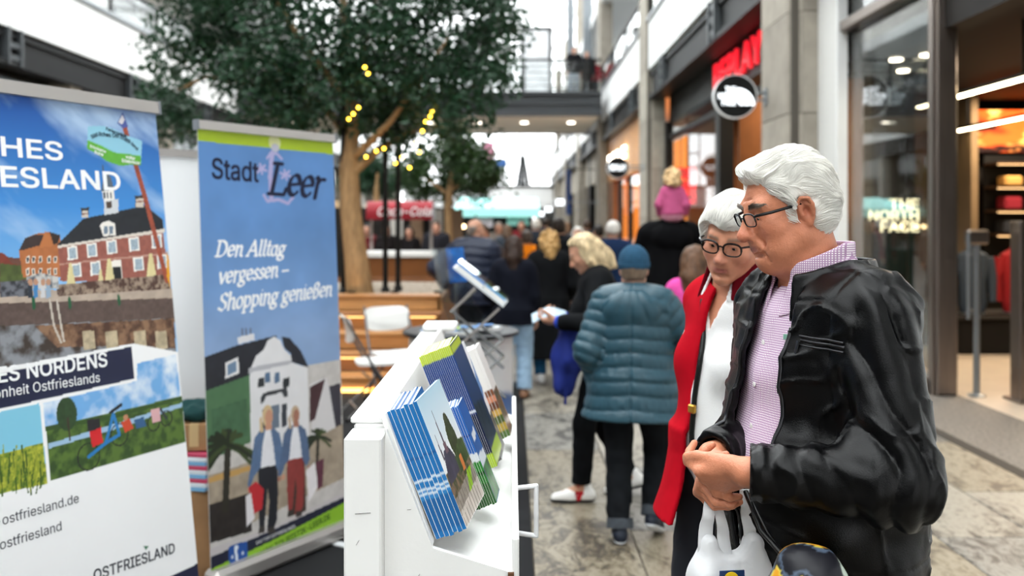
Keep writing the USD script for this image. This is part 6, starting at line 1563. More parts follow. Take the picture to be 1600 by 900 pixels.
c1.fill(Z2([(160, 375), (400, 325), (640, 265), (652, 428), (178, 566)]), '#54702c', col2='#2f4a1c', sc=40, seed=3); c1.fill(Z2([(170, 435), (400, 365), (640, 290), (640, 305), (400, 385), (172, 452)]), '#9cbcd8'); c1.fill(Z2([(160, 375), (400, 330), (640, 268), (640, 280), (400, 345), (160, 392)]), '#34501f')
c1.dot((235 / 2.25, 330 / 2.25 + 500), .04, .055, '#2b4424', var=.4, sc=90); c1.line(Z2([(238, 345), (246, 420)]), '#3a2e22', .004)
for x, y, rr in ((312, 480, .047), (420, 402, .040), (540, 362, .03), (585, 345, .03)): c1.set(c1.mask(Point(*c1.uv(x / 2.25, y / 2.25 + 500)).buffer(rr).difference(Point(*c1.uv(x / 2.25, y / 2.25 + 500)).buffer(rr - .005))), '#16181a')
c1.line(Z2([(312, 480), (372, 432), (398, 330), (420, 402), (372, 432)]), '#2277b8', .006); c1.line(Z2([(388, 325), (425, 298)]), '#17191c', .006); c1.fill(Z2([(312, 385), (355, 372), (362, 430), (325, 448)]), '#d02026'); c1.fill(Z2([(305, 350), (350, 345), (352, 380), (310, 392)]), '#1d1d20', var=.4)
c1.line(Z2([(540, 362), (562, 310), (585, 345)]), '#2b2f38', .005); c1.fill(Z2([(530, 315), (560, 308), (566, 355), (535, 362)]), '#d8a8ac'); c1.fill(Z2([(425, 360), (455, 345), (470, 380), (440, 395)]), '#c8462a'); c1.dot((442 / 2.25, 342 / 2.25 + 500), .01, .011, '#b98060'); c1.fill(Z2([(470, 350), (505, 340), (515, 372), (480, 382)]), '#2f5a86')
c1.fill(Z2([(-600, 300), (468, 82), (482, 214), (-600, 460)]), '#f1f1f2'); c1.fill(Z2([(-600, 312), (461, 93), (472, 206), (-600, 448)]), '#161c3c')
c1.fill(Z2([(595, 902), (702, 852), (712, 960), (600, 960)]), '#161c3c')
c1.fill(Z2([(503, 793), (523, 795), (512, 809)]), '#1f6a45')
c1.build(B1, m_print)
def suffix_w(t, full, part): return box_w(t) * 0 + (lambda a: a)(text(part, t_h, .001, True).bounds[1][0])
def tail(full, part, l, r, parent, m, bold=True, cap=None, h=.06):
    t = text(full, h, .001, bold); p = text(part, h, .001, bold); c1.word(t, l, r, parent, m, suffix=box_w(p), cap=cap)
tail('SÜDLICHES', 'HES', (2.5, 243), (99, 250.5), B1, m_tw, cap=1.02)
tail('OSTFRIESLAND', 'ESLAND', (2, 291), (189, 297), B1, m_tw, cap=1.08)
tail('DES NORDENS', 'NORDENS', (42, 591), (168, 571.5), B1, m_tw, cap=.78)
tail('Schönheit Ostfrieslands', 'Ostfrieslands', (52, 613), (156, 596), B1, m_tw, bold=False)
tail('www.suedliches-ostfriesland.de', 'ostfriesland.de', (4, 820), (123, 784.5), B1, mat('ink_grey', '#3c3f46', .6), bold=False)
tail('suedlichesostfriesland', 'ostfriesland', (0, 859), (96, 828), B1, MATS['ink_grey'], bold=False)
tail('OSTFRIESLAND', 'STFRIESLAND', (160, 903), (273, 863), B1, MATS['ink_grey'])
c1.word(text('Feriengebiet', .02, .001, True), (165, 203), (198, 215), B1, m_tn); 
for s, l, r in (('Süd', (143, 217), (153, 212)), ('liches Ost', (154, 212), (186, 215)), ('fries', (187, 216), (203, 224)), ('land', (204, 225), (214, 235))): c1.word(text(s, .02, .001, True), l, r, B1, m_tn, lift=.0016)
for s, l, r in (('Erholsame', (140, 230), (165, 239)), ('Ruhe', (147, 240), (161, 244)), ('voller', (196, 247), (211, 250)), ('Erlebnisse', (190, 253), (218, 257))): c1.word(text(s, .02, .001, True), l, r, B1, m_tw, lift=.0016)
h1 = lambda x0, x1, y0, y1, z0, z1: xf(bx(x0, x1, y0, y1, z0, z1), c1.R, c1.P0)
obj('top_rail', h1(-.004, W1 + .004, 1.945, 1.99, -.018, .018), m_alu, B1); obj('end_cap', h1(W1 + .003, W1 + .012, 1.942, 1.993, -.02, .02), MATS['cap_grey'], B1)
b1R = basis(c1.X, (0, 0, 1), np.cross(c1.X, (0, 0, 1)))
obj('base_cassette', xf(bx(-.01, W1 + .01, .012, .10, -.05, .05, .02), b1R, [c1.P0[0], c1.P0[1], 0]), m_alu, B1)
for x in (.2, 1.0): obj('foot', xf(bx(x, x + .05, .0095, .02, -.25, .2, .004), b1R, [c1.P0[0], c1.P0[1], 0]), MATS['foot_grey'], B1)

# ---- plain white banner seen behind, and the boxes at its foot
B3 = thing('white_banner', 'plain white banner standing between and behind the two printed ones', 'banner')
Xw = np.array([.53, .55, 0]); c3R = basis(Xw / np.linalg.norm(Xw), (0, 0, 1), np.cross(Xw / np.linalg.norm(Xw), (0, 0, 1)))
obj('sheet', xf(bx(0, .78, .10, 1.93, -.002, .002), c3R, (-1.95, 4.22, 0)), mat('sheet_white', '#eef0f2', .6), B3)
obj('top_rail', xf(bx(-.005, .785, 1.925, 1.96, -.014, .014), c3R, (-1.95, 4.22, 0)), m_alu, B3); obj('base_cassette', xf(bx(-.01, .79, .012, .10, -.05, .05, .02), c3R, (-1.95, 4.22, 0)), m_alu, B3)
obj('foot', xf(bx(.3, .36, .0095, .016, -.2, .2), c3R, (-1.95, 4.22, 0)), MATS['foot_grey'], B3)
xb, yb = -1.44, 4.42
bxo = thing('cardboard_box', 'brown cardboard box on the floor between the banners', 'box', (xb, yb, .0085), 20)
obj('carton', bx(-.13, .13, -.15, .15, 0, .40, .004), mat('cardboard', '#a27c57', .85, var=.12, vs=9.), bxo); obj('flap', cat_(bx(-.13, -.01, -.15, .15, .40, .404), bx(.01, .13, -.15, .15, .40, .404)), MATS['cardboard'], bxo)
bx2 = thing('cardboard_box', 'smaller cardboard box stacked on the larger one between the banners', 'box', (xb, yb, .59), 8)
obj('carton', bx(-.11, .11, -.13, .13, 0, .12, .004), MATS['cardboard'], bx2); obj('tape', bx(-.02, .02, -.132, .132, .02, .1215), mat('tape', '#c9ad7f', .4), bx2)
mg = thing('magazine_stack', 'stack of bright magazines lying between two cardboard boxes', 'magazines', (xb, yb, .415), -12)
for k in range(9): obj('magazine', bx(-.11 + .004 * (k % 3), .11 + .004 * (k % 3), -.14, .14, .0001 + k * .019, .018 + k * .019, .002), mat('mag%d' % (k % 3), ['#7fb2d8', '#dfe7ee', '#c24a66'][k % 3], .35), mg)
gb = thing('folded_cloth', 'dark green cloth lying on the upper cardboard box', 'cloth', (xb, yb, .715), 0)
obj('cloth', nets(lambda P: ell(P, (0, 0, .035), (.12, .12, .05)) + (fnoise(P * F32(30), 3) - .5) * .025, (-.15, -.15, .0), (.15, .15, .12), .008), mat('cloth_green', '#143a3a', .9), gb, smooth=True)
# ------------------------------------------------------------------ white brochure rack
m_wpaint = mat('rack_white', '#e6e6e4', .45, var=.03, vs=3., bump=.12, bs=35)
m_scr = mat('scratch', '#3c3a38', .7)
RK = thing('brochure_rack', 'chipped white wooden brochure rack standing at the front of the stall', 'rack')
obj('end_post', bx(-.322, -.250, 1.835, 1.925, .0085, 1.205, .004), m_wpaint, RK)
obj('back_slab', bx(-.318, -.252, 1.93, 3.46, .30, 1.212, .004), m_wpaint, RK)
obj('top_board', bx(-.325, -.247, 1.93, 3.40, 1.2125, 1.226, .003), m_wpaint, RK)
obj('end_post', bx(-.322, -.250, 3.465, 3.54, .0085, 1.225, .004), m_wpaint, RK)
obj('cap', bx(-.32, -.20, 3.42, 3.56, 1.2265, 1.250, .006), m_wpaint, RK)
A_, B_, C_, D_ = (-.2457, 1.211), (-.1545, .980), (0., .932), (.006, .915)
side = Polygon([(-.2495, 1.190), A_, B_, C_, D_, (.006, .70), (-.2495, .70)])
FACE_Y = basis((1, 0, 0), (0, 0, 1), (0, -1, 0))
obj('side_panel', xf(prism(side, .014), FACE_Y, (0, 1.890, 0)), m_wpaint, RK)
obj('side_panel', xf(prism(side, .014), FACE_Y, (0, 3.40, 0)), m_wpaint, RK)
dv = np.array([B_[0] - A_[0], 0, B_[1] - A_[1]]); dv /= np.linalg.norm(dv); nv = np.array([-dv[2], 0, dv[0]])   # down the slope, out of the slope
def plank(p, q, y0, y1, th):
    e = np.array([q[0] - p[0], 0, q[1] - p[1]]); L = np.linalg.norm(e); e /= L; n = np.array([-e[2], 0, e[0]])
    return xf(bx(0, L, y0, y1, -th, 0, .002), basis(e, (0, 1, 0), np.cross(e, (0, 1, 0))), (p[0], 0, p[1]))
obj('slope_board', plank((A_[0] - .004, A_[1] + .03), B_, 1.892, 3.385, .012), m_wpaint, RK)
obj('tray_board', plank((B_[0] - .006, B_[1] - .014), (C_[0], C_[1] - .016), 1.892, 3.385, .012), m_wpaint, RK)
obj('front_lip', bx(.0, .014, 1.876, 3.40, .88, 1.0, .003), m_wpaint, RK)
obj('front_panel', bx(-.01, .0055, 1.892, 3.385, .70, .915), m_wpaint, RK)
obj('bottom_board', bx(-.249, .005, 1.892, 3.385, .70, .715), m_wpaint, RK)
obj('hinge', bx(-.008, .004, 1.868, 1.876, .922, .934), mat('hinge_rust', '#5a3a22', .6), RK)
for (a, b, w) in (((-.300, 1.06), (-.270, 1.062), .0009), ((-.205, 1.055), (-.197, 1.056), .0008), ((-.196, .905), (-.180, .930), .0011), ((-.298, 1.0), (-.292, 1.01), .0008)):
    y = 1.834 if a[0] < -.25 else 1.8755
    obj('scratch', bar((a[0], y, a[1]), (b[0], y, b[1]), w, .0006), m_scr, RK)
hq = [(.014, 2.30, 1.00 - .02), (.058, 2.30, .985), (.058, 2.30, .865), (.014, 2.30, .872)]
obj('handle', cat_(*[rod(hq[i], hq[i + 1], .006) for i in range(3)], *[xf(trimesh.creation.icosphere(2, .006), t=p) for p in hq]), mat('handle_white', '#e4e6e8', .35), RK, smooth=40)
obj('leg', bx(-.04, .0, 3.33, 3.38, .0085, .70, .003), m_wpaint, RK); obj('leg', bx(-.04, .0, 1.91, 1.95, .0085, .70, .003), m_wpaint, RK)

# ---- brochures
BR = basis(-dv, (0, 1, 0), nv)       # local x: up the slope, y: away, z: out of the slope (mirrored, so faces are turned)
def xm(m, R):
    m = xf(m, R)
    if np.linalg.det(R) < 0: m.faces = m.faces[:, ::-1]
    return m
def brochure(name, label, origin, Lh, depth, th, bands, group=None, cover=None, cat='brochure', pages='#eceae6', lean=0., R=None, wavy=0.):
    """origin: the lower corner of the spine; bands: (fraction from the foot, colour) of the spine."""
    R0 = BR if R is None else R
    t = thing(name, label, cat, origin, 0, group)
    obj('pages', xm(bx(.001, Lh - .001, .0006, depth - .001, -th * .16, th - .0006), R0), mat('pages' + pages[1:], pages, .7), t)
    n = 60; gx_ = np.linspace(0, Lh, n)
    ring = np.array([[depth, 0], [.0, 0], [.0, th], [depth, th]]); inn = np.array([[depth, .0005], [.0009, .0005], [.0009, th - .0005], [depth, th - .0005]])
    V, Fc = [], []
    for x in gx_:
        for (y, z) in np.vstack([ring, inn[::-1]]): V.append([x, y, z])
    for i in range(n - 1):
        for j in range(8):
            a = i * 8 + j; b = i * 8 + (j + 1) % 8; Fc += [[a, b, b + 8], [a, b + 8, a + 8]]
    for i in (0, n - 1):
        q = [i * 8 + j for j in range(8)]; ff = [[q[0], q[1], q[6]], [q[0], q[6], q[7]], [q[1], q[2], q[5]], [q[1], q[5], q[6]], [q[2], q[3], q[4]], [q[2], q[4], q[5]]]
        Fc += ff if i else [f[::-1] for f in ff]
    m = trimesh.Trimesh(np.array(V), np.array(Fc), process=False)
    fr = np.repeat(gx_ / Lh, 8); bs = [b[0] for b in bands]; k = np.clip(np.searchsorted(bs, fr, 'right') - 1, 0, len(bands) - 1)
    col = np.array([lin(b[1]) for b in bands])[k]
    obj('cover', xm(m, R0), m_gloss, t, colors=col)
    if cover is not None:
        g, cc = cover(Lh, depth); g = g.copy(); V = g.vertices.copy(); g.vertices = np.stack([V[:, 1], V[:, 0], np.full(len(V), th + .0004)], 1)   # art x -> away, art y -> up
        g.faces = g.faces[:, ::-1]
        gm_ = xm(g, R0)
        obj('cover_print', gm_, m_gloss, t, colors=cc)
    return t
m_gloss = mat('print_gloss', vcol=True, rough=.22, spec=.5)
def art(nx, ny, fn):
    def f(Lh, depth):
        g = gridmesh(nx, ny, depth, Lh); u, v = g.vertices[:, 0] / depth, g.vertices[:, 1] / Lh
        c = Paint(u, v); fn(c); return g, c.col
    return f
class Paint:
    def __init__(c, u, v): c.u, c.v = u, v; c.col = np.tile(lin('#ffffff'), (len(u), 1))
    def poly(c, P, col, var=0., sc=12, seed=0, col2=None):
        p = Polygon(P).buffer(0) if not isinstance(P, shapely.Geometry) else P
        m = shapely.contains_xy(p, c.u, c.v); k = lin(col)
        n = meshkit.fbm(np.stack([c.u[m] * sc, c.v[m] * sc, 0 * c.u[m]], 1), 4, seed)[:, None]
        c.col[m] = np.clip(k * (1 + (n - .5) * 2 * var), 0, 1) if col2 is None else k * (1 - np.clip((n - .35) * 3, 0, 1)) + lin(col2) * np.clip((n - .35) * 3, 0, 1)
    def grad(c, a, b, v0=0., v1=1.): t = np.clip((c.v - v0) / (v1 - v0), 0, 1)[:, None]; c.col = lin(a) * (1 - t) + lin(b) * t
def art_church(c):
    c.grad('#eef3f6', '#a9cfe4', .5, 1.0)
    c.poly([(0, 0), (1, 0), (1, .30), (0, .34)], '#8f8a80', .4, 20); c.poly([(0, .22), (1, .28), (1, .38), (.55, .40), (0, .42)], '#3c4a2c', .5, 18, col2='#7d6a58')
    c.poly([(.05, .38), (.20, .55), (.40, .56), (.55, .42), (.55, .34), (.05, .32)], '#3b3f52', .3, 10); c.poly([(.30, .54), (.33, .90), (.36, .54)], '#4a4350', .2); c.poly([(.12, .50), (.14, .74), (.17, .50)], '#4d4a58', .2); c.poly([(.28, .52), (.38, .52), (.38, .60), (.28, .60)], '#6a5560', .2)
    c.poly(Point(.66, .55).buffer(.16).union(Point(.68, .68).buffer(.09)), '#2c3f24', .5, 25); c.poly([(.5, .30), (1, .34), (1, .5), (.8, .52), (.5, .44)], '#34502a', .5, 22)
    c.poly([(.62, .30), (.72, .30), (.74, .42), (.64, .42)], '#d07a3c', .2); c.poly([(.52, .12), (.72, .14), (.90, .28), (.70, .28)], '#8dbd2a'); c.poly([(0, 0), (1, 0), (1, .16), (0, .12)], '#c9c2b8', .25, 15)
    for k in range(9): c.poly(LineString([(.05 + .1 * k, .0), (.0 + .11 * k, .30)]).buffer(.006), '#5b534c')
def art_coast(c): c.grad('#1f5fa8', '#1d59b0', .3, 1.); c.poly([(0, 0), (1, 0), (1, .36), (0, .36)], '#2c7a2c', .3, 10, col2='#1d4d18'); c.poly([(0, .36), (1, .36), (1, .46), (0, .48)], '#dfe7ee'); c.poly([(.2, .6), (.8, .62), (.8, .7), (.2, .68)], '#f0f2f4')
def art_navy(c): c.grad('#0f1a3a', '#16306a'); c.poly([(0, .93), (1, .93), (1, 1), (0, 1)], '#b9cc2a'); c.poly([(0, 0), (1, 0), (1, .13), (0, .13)], '#a7c41e'); c.poly([(.0, .2), (.8, .15), (.8, .45), (0, .5)], '#1c2233', col2='#0b0d14')
def art_wave(c): c.grad('#eef1f4', '#f4f6f8'); c.poly([(0, .50), (.45, .58), (.8, .72), (1, .88), (1, .55), (.6, .45), (0, .30)], '#2f6fb4', .1, 4); c.poly([(0, .0), (1, 0), (1, .36), (.5, .30), (0, .2)], '#3c3a35', .5, 14, col2='#8f7c66')
def art_warm(c): c.grad('#efe9e2', '#f6f5f3', .5, 1.); c.poly([(0, 0), (1, 0), (1, .5), (0, .5)], '#8a5a3c', .5, 16, col2='#3c5228')
def art_dark(c): c.grad('#1a2418', '#35452c'); c.poly(Point(.5, .5).buffer(.3), '#8b8f84', .5, 9); c.poly([(0, .8), (1, .82), (1, 1), (0, 1)], '#dfe3e2')
def stack(name, n, th, origin, Lh, depth, bands, label, last_label, group, cover, jit=.004, fan=3.):
    o = np.array(origin, float); first = None
    def fanR(k):
        be = math.radians(fan * (k / (n - 1)) ** 1.5); yd = math.cos(be) * np.array([0, 1., 0]) + math.sin(be) * nv
        return basis(-dv, yd, math.cos(be) * nv - math.sin(be) * np.array([0, 1., 0]))
    r = np.random.default_rng(n)
    for k in range(n - 1):
        p = o + nv * (th * 1.2) * k - dv * r.uniform(-jit, jit) + np.array([0, r.uniform(-jit, jit), 0])
        if first is None: first = brochure(name, label if n > 12 else 'rearmost: ' + label, p, Lh, depth, th, bands, group)
        else: dup(first, p, 0, label if n > 12 else f'{ORD[k]} from the back board: ' + label)
    brochure(name, last_label, o + nv * (th * 1.2) * (n - 1), Lh, depth, th, bands, None, cover, R=fanR(n - 1))
def foot(px, py, Y): p = pix(px, py, Y); return p
# lower corner of each pile, resting on the tray
def tray_z(x): return B_[1] + (x - B_[0]) * (C_[1] - B_[1]) / (C_[0] - B_[0])
def at_tray(x, y, gap=.004): return np.array([x, y, tray_z(x) + gap])
stack('magazine', 7, .0078, at_tray(-.150, 1.910, .006), .272, .205, [(0, '#1b6fb4'), (.04, '#155f9f'), (.30, '#2f7fc0'), (.33, '#cfe0ec'), (.345, '#2f7fc0'), (.37, '#cfe0ec'), (.385, '#2576b8'), (.43, '#cfe0ec'), (.445, '#1b6fb4'), (.6, '#125a9a'), (.62, '#1b6fb4')],
      'blue-spined magazine in the nearest pile of the rack', 'front magazine of the nearest pile, its cover a church, plants and a green tag', 'blue-spined magazines in the nearest pile', art(70, 110, art_church), .003, 9.)
stack('magazine', 18, .0041, at_tray(-.118, 2.40, .006) - np.array([.0, 0, 0]), .325, .20, [(0, '#a7c41e'), (.10, '#a7c41e'), (.105, '#0e1a3c'), (.44, '#16306a'), (.455, '#d9dfe8'), (.46, '#1b3a78'), (.80, '#1d3f80'), (.93, '#b9cc2a')],
      'thin navy magazine with lime ends in the tall middle pile of the rack', 'front magazine of the tall navy pile with lime ends', 'navy magazines with lime ends in the tall middle pile', art(24, 50, art_navy), .001)
stack('leaflet', 10, .0046, at_tray(-.085, 2.165, .006), .236, .10, [(0, '#1d5a1c'), (.22, '#2c7a2c'), (.30, '#174d16'), (.33, '#2f8a2e'), (.43, '#e8ecee'), (.52, '#2a66b4'), (.68, '#123f86'), (.70, '#2a66b4'), (1, '#5f93cf')],
      'green and blue leaflet in the short pile', 'front leaflet of the short green and blue pile', 'green and blue leaflets in the short pile', art(24, 50, art_coast), .002)
stack('leaflet', 5, .0030, at_tray(-.045, 2.66, .006), .33, .16, [(0, '#3c3a35'), (.3, '#c9c4bc'), (.5, '#f2f4f6')],
      'tall white leaflet behind the navy magazines', 'front tall white leaflet with a blue wave across it', 'tall white leaflets behind the navy pile', art(40, 70, art_wave), .002)
stack('leaflet', 5, .0085, at_tray(-.050, 2.90, .006) , .285, .12, [(0, '#4c6b2a'), (.08, '#b59a3c'), (.16, '#4a5a28'), (.24, '#c9a04c'), (.32, '#6b3f2a'), (.40, '#d08a6a'), (.46, '#7a4a30'), (.54, '#e9e7e4')],
      'white leaflet with warm striped foot, far pile', 'front leaflet of the warm striped pile', 'warm striped leaflets at the far end of the rack', art(30, 50, art_warm), .002)
Rl = basis(*( (lambda a, b: (a, b, -np.cross(a, b)))(np.array([-.62, 0, .785]), np.array([0, 1., 0])) ))
brochure('booklet', 'dark green photo booklet lying at the far end of the rack tray', at_tray(-.045, 3.20, .004), .20, .15, .006, [(0, '#20301c')], None, art(30, 40, art_dark), R=Rl)

# ------------------------------------------------------------------ round counter, folding leaflet stand
CT = thing('round_counter', 'round promotion counter with a printed wrap and dark top', 'counter', (-.335, 6.30, 0))
a_ = np.linspace(0, 2 * PI, 97); zz = np.linspace(.03, .875, 60)
V = np.array([[.34 * math.cos(t), .34 * math.sin(t), z] for z in zz for t in a_]); i_ = np.array([[r * 97 + k, r * 97 + k + 1, r * 97 + k + 98, r * 97 + k + 97] for r in range(59) for k in range(96)])
zc = V[:, 2] + .05 * np.sin(np.arctan2(V[:, 1], V[:, 0]) * 2); stp = [(0, '#4a3a26'), (.10, '#6b5a34'), (.14, '#8fa9c8'), (.30, '#5f86bd'), (.46, '#3f63a0'), (.50, '#e4e5e6'), (.9, '#e9eaea')]
cc = np.stack([np.interp(zc, [s[0] for s in stp], [lin(s[1])[k] for s in stp]) for k in range(3)], 1)
obj('wrap', (V, i_), m_print, CT, colors=cc, smooth=True)
obj('top', xf(lathe([(0, 0), (.37, 0), (.38, .008), (.38, .022), (.37, .03), (0, .03)], 64), t=(0, 0, .876)), mat('counter_top', '#1d1f24', .35), CT, smooth=40)
obj('plinth', lathe([(0, .0085), (.35, .0085), (.35, .03), (0, .03)], 64), m_black, CT)
rr = np.random.default_rng(3)
for k in range(9):
    x, y = rr.uniform(-.2, .2), rr.uniform(-.24, .1); c = ['#2f86c9', '#dfe9ef', '#1f6fb8', '#cfd8dc', '#a7c41e', '#e9ecee'][k % 6]
    t = thing('flyer_pile', ['blue', 'white', 'deep blue', 'grey white', 'lime', 'pale', 'bright blue', 'off-white', 'navy blue'][k] + ' flyer pile lying on the round counter', 'flyers', (-.335 + x, 6.30 + y, .907 + .018 * (k // 5)), rr.uniform(0, 180))
    h_ = .016
    obj('sheets', bx(-.075, .075, -.05, .05, 0, h_ * .8), mat('pages_eceae6', '#eceae6', .7), t); obj('cover', bx(-.075, .075, -.05, .05, h_ * .8 + .0002, h_, .001), mat('flyer' + c[1:], c, .35), t)
FS = thing('folding_leaflet_stand', 'folding chrome zigzag stand with tilted acrylic leaflet trays', 'leaflet stand')
m_chrome = mat('chrome', '#b4b6b8', .2, 1.)
def zz_bar(P, Ys, r=.009): return cat_(*[tube([pix(px, py, y) for px, py in P], r, 8) for y in Ys])
YS = (5.35, 5.72)
for P in ([(707, 487), (787, 556)], [(743, 452), (704, 488)], [(787, 556), (752, 588)], [(722, 512), (787, 575)], [(785, 531), (752, 562)], [(752, 510), (787, 532)], [(752, 588), (790, 622)]):
    for y in YS: obj('scissor_bar', zz_bar(P, (y,)), m_chrome, FS)
for P in ([(780, 482), (716, 542)], [(742, 450), (706, 486)]):
    for y in YS:
        a, b = pix(*P[0], y), pix(*P[1], y); obj('arm', bar(a, b, .03, .012), m_alu, FS)
for px, py in ((707, 487), (787, 556), (752, 588), (785, 531), (752, 510)): obj('cross_rod', rod(pix(px, py, YS[0]), pix(px, py, YS[1]), .007), m_chrome, FS)
base_y = 5.53
obj('base_plate', bx(-.36, -.02, 5.32, 5.76, .0085, .03, .005), m_alu, FS)
for y in YS: obj('upright', rod(pix(752, 588, y), (pix(752, 588, y)[0], y, .03), .009), m_chrome, FS)
a, b = pix(709, 416, 5.35), pix(788, 478, 5.35)
e1 = (b - a) / np.linalg.norm(b - a); nn_ = np.cross([0, 1, 0], e1); nn_ = nn_ if nn_[2] > 0 else -nn_
RT = basis(e1, np.cross(nn_, e1), nn_); Lt = np.linalg.norm(b - a); wy = -.37 if RT[1, 1] < 0 else .37
def tb(x0, x1, y0, y1, z0, z1, bev=0): 
    return xf(bx(x0, x1, min(y0, y1), max(y0, y1), z0, z1, bev), RT, a)
obj('tray', cat_(tb(0, Lt, 0, wy, -.012, 0), tb(Lt - .012, Lt, 0, wy, 0, .03)), mat('tray_white', '#dfe2e4', .3), FS)
m_acr = glassmat('acrylic', (.86, .89, .9), 1.6)
obj('acrylic_lid', tb(0, Lt, 0, wy, .035, .038), m_acr, FS)
def leaf_prop(name, x0, x1, y0, y1, z0, z1, col, label):
    t = thing(name, label, 'leaflet'); obj('sheets', tb(x0, x1, y0, y1, z0, z1 - .002), mat('pages_eceae6', '#eceae6', .7), t); obj('cover', tb(x0, x1, y0, y1, z1 - .0018, z1), mat('flyer' + col[1:], col, .3), t)
s_ = np.sign(wy)
leaf_prop('leaflet', .01, Lt * .55, s_ * .01, s_ * .17, .001, .022, '#2a78bd', 'blue leaflet pile on the tilted chrome tray, upper near place')
leaf_prop('leaflet', Lt * .58, Lt - .014, s_ * .01, s_ * .17, .001, .024, '#3f93cf', 'light blue leaflet pile on the tilted chrome tray, lower near place')
leaf_prop('leaflet', .01, Lt * .55, s_ * .19, s_ * .36, .001, .028, '#5c86c9', 'violet blue leaflet pile on the tilted chrome tray, upper far place')
leaf_prop('leaflet', Lt * .58, Lt - .014, s_ * .19, s_ * .36, .001, .028, '#9ac23a', 'lime leaflet pile on the tilted chrome tray, lower far place')
def quad_pane(P, Y0, Y1, th=.004):
    q = [pix(px, py, Y) for (px, py), Y in zip(P, (Y0, Y1, Y1, Y0))]; n = np.cross(q[1] - q[0], q[3] - q[0]); n /= np.linalg.norm(n)
    return trimesh.convex.convex_hull(np.array(q + [p + n * th for p in q]))
AH = thing('acrylic_holder', 'clear upright acrylic leaflet holder with a blue sheet, left of the chrome stand', 'leaflet holder')
obj('pane', quad_pane([(674, 388), (722, 388), (738, 470), (688, 468)], 6.15, 6.25), m_acr, AH)
obj('pane', quad_pane([(688, 468), (738, 470), (762, 500), (704, 510)], 6.10, 6.0), m_acr, AH)
obj('pane', quad_pane([(678, 392), (724, 392), (742, 474), (692, 472)], 6.26, 6.34), m_acr, AH)
obj('sheet', quad_pane([(696, 388), (724, 386), (730, 440), (703, 442)], 6.20, 6.24, .002), mat('sheet_blue', '#2766b0', .4, var=.35, vs=18.), AH)
obj('pole', rod((pix(712, 480, 6.3)[0], 6.32, .906), (pix(712, 480, 6.3)[0], 6.32, 1.26), .008), m_chrome, AH); obj('foot', xf(lathe([(0, 0), (.07, 0), (.07, .008), (0, .01)], 24), t=(pix(712, 480, 6.3)[0], 6.32, .9065)), m_chrome, AH)

# ------------------------------------------------------------------ folding chairs
def folding_chair(label, loc, rot):
    t = thing('folding_chair', label, 'chair', loc, rot)
    m_pl, m_tb = mat('chair_white', '#e2e1de', .45), mat('chair_tube', '#6e6c6c', .35, .6)
    a = np.linspace(0, 2 * PI, 48, endpoint=False)
    seat = prism(Polygon(rounded(.40, .39, 4.5)), .022); V = seat.vertices; V[:, 2] += .012 * ((V[:, 0] / .2) ** 2 - .3) - .02 * np.maximum(V[:, 1] - .12, 0); obj('seat', xf(seat, t=(0, .02, .43)), m_pl, t, smooth=35)
    bk = gridmesh(25, 13, .42, .22); P = Polygon(rounded(.42, .22, 4.)); back = prism(P.segmentize(.02), .012); back.vertices = back.vertices[:, [0, 2, 1]] * [1, -1, 1]; back.vertices[:, 1] -= .035 * (1 - (back.vertices[:, 0] / .21) ** 2); back.faces = back.faces
    obj('backrest', xf(back, rx(12), (0, -.235, .735)), m_pl, t, smooth=35)
    for s in (-1, 1):
        obj('front_leg', tube([(s * .2, -.29, .84), (s * .205, -.22, .70), (s * .21, -.06, .42), (s * .215, .24, .012)], .011, 10), m_tb, t, smooth=40)
        obj('rear_leg', tube([(s * .185, .12, .425), (s * .185, -.04, .22), (s * .19, -.28, .012)], .010, 10), m_tb, t, smooth=40)
        obj('foot_cap', cat_(xf(lathe([(0, 0), (.014, 0), (.014, .03), (0, .03)], 12), t=(s * .215, .24, .0)), xf(lathe([(0, 0), (.013, 0), (.013, .03), (0, .03)], 12), t=(s * .19, -.28, 0))), m_black, t)
    obj('cross_bar', cat_(rod((-.205, -.1, .34), (.205, -.1, .34), .008), rod((-.187, -.2, .10), (.187, -.2, .10), .008)), m_tb, t)
    return t
p = pix(590, 566, 7.95); folding_chair('white folding chair turned sideways, nearer the tall blue banner', (p[0], p[1], .009), -72)
p = pix(618, 550, 8.45); folding_chair('white folding chair facing the viewer, behind the sideways one', (p[0], p[1], .009), -155)

# ------------------------------------------------------------------ stepped wooden planter with the tree
PL = thing('stepped_planter', 'stepped timber bench planter around the big indoor tree', 'planter')
m_wd = [mat('plank_%d' % k, c, .5, var=.22, vs=3., stretch=(.5, 5, 8), bump=.1, bs=30) for k, c in enumerate(('#b07a47', '#a06a3a', '#c08d58', '#94603a'))]
steps = [(8.95, .16), (9.28, .33), (9.61, .50), (9.94, .66), (10.27, .82)]
PX0, PX1 = -4.2, -.74
for k, (y, z) in enumerate(steps):
    for j in range(3):
        obj('plank', bx(PX0, PX1 - .03 * j * (k == 4), y + j * .11 + .003, y + (j + 1) * .11 - .003, z - .03, z, .004), m_wd[(k + j) % 4], PL)
    zb = steps[k - 1][1] if k else 0.02
    obj('riser_plank', bx(PX0, PX1 - .01, y + .02, y + .05, zb + .004, z - .032, .003), m_wd[(k + 2) % 4], PL)
    if k in (1, 3): obj('step_light', bx(PX0, PX1 - .05, y + .004, y + .02, z - .045, z - .032), emat('step_glow', '#ffc67a', 1.5), PL)
obj('floor_light', bx(PX0, PX1 - .1, 8.955, 8.97, .02, .055), emat('floor_glow', '#ffb95e', 3.2), PL)
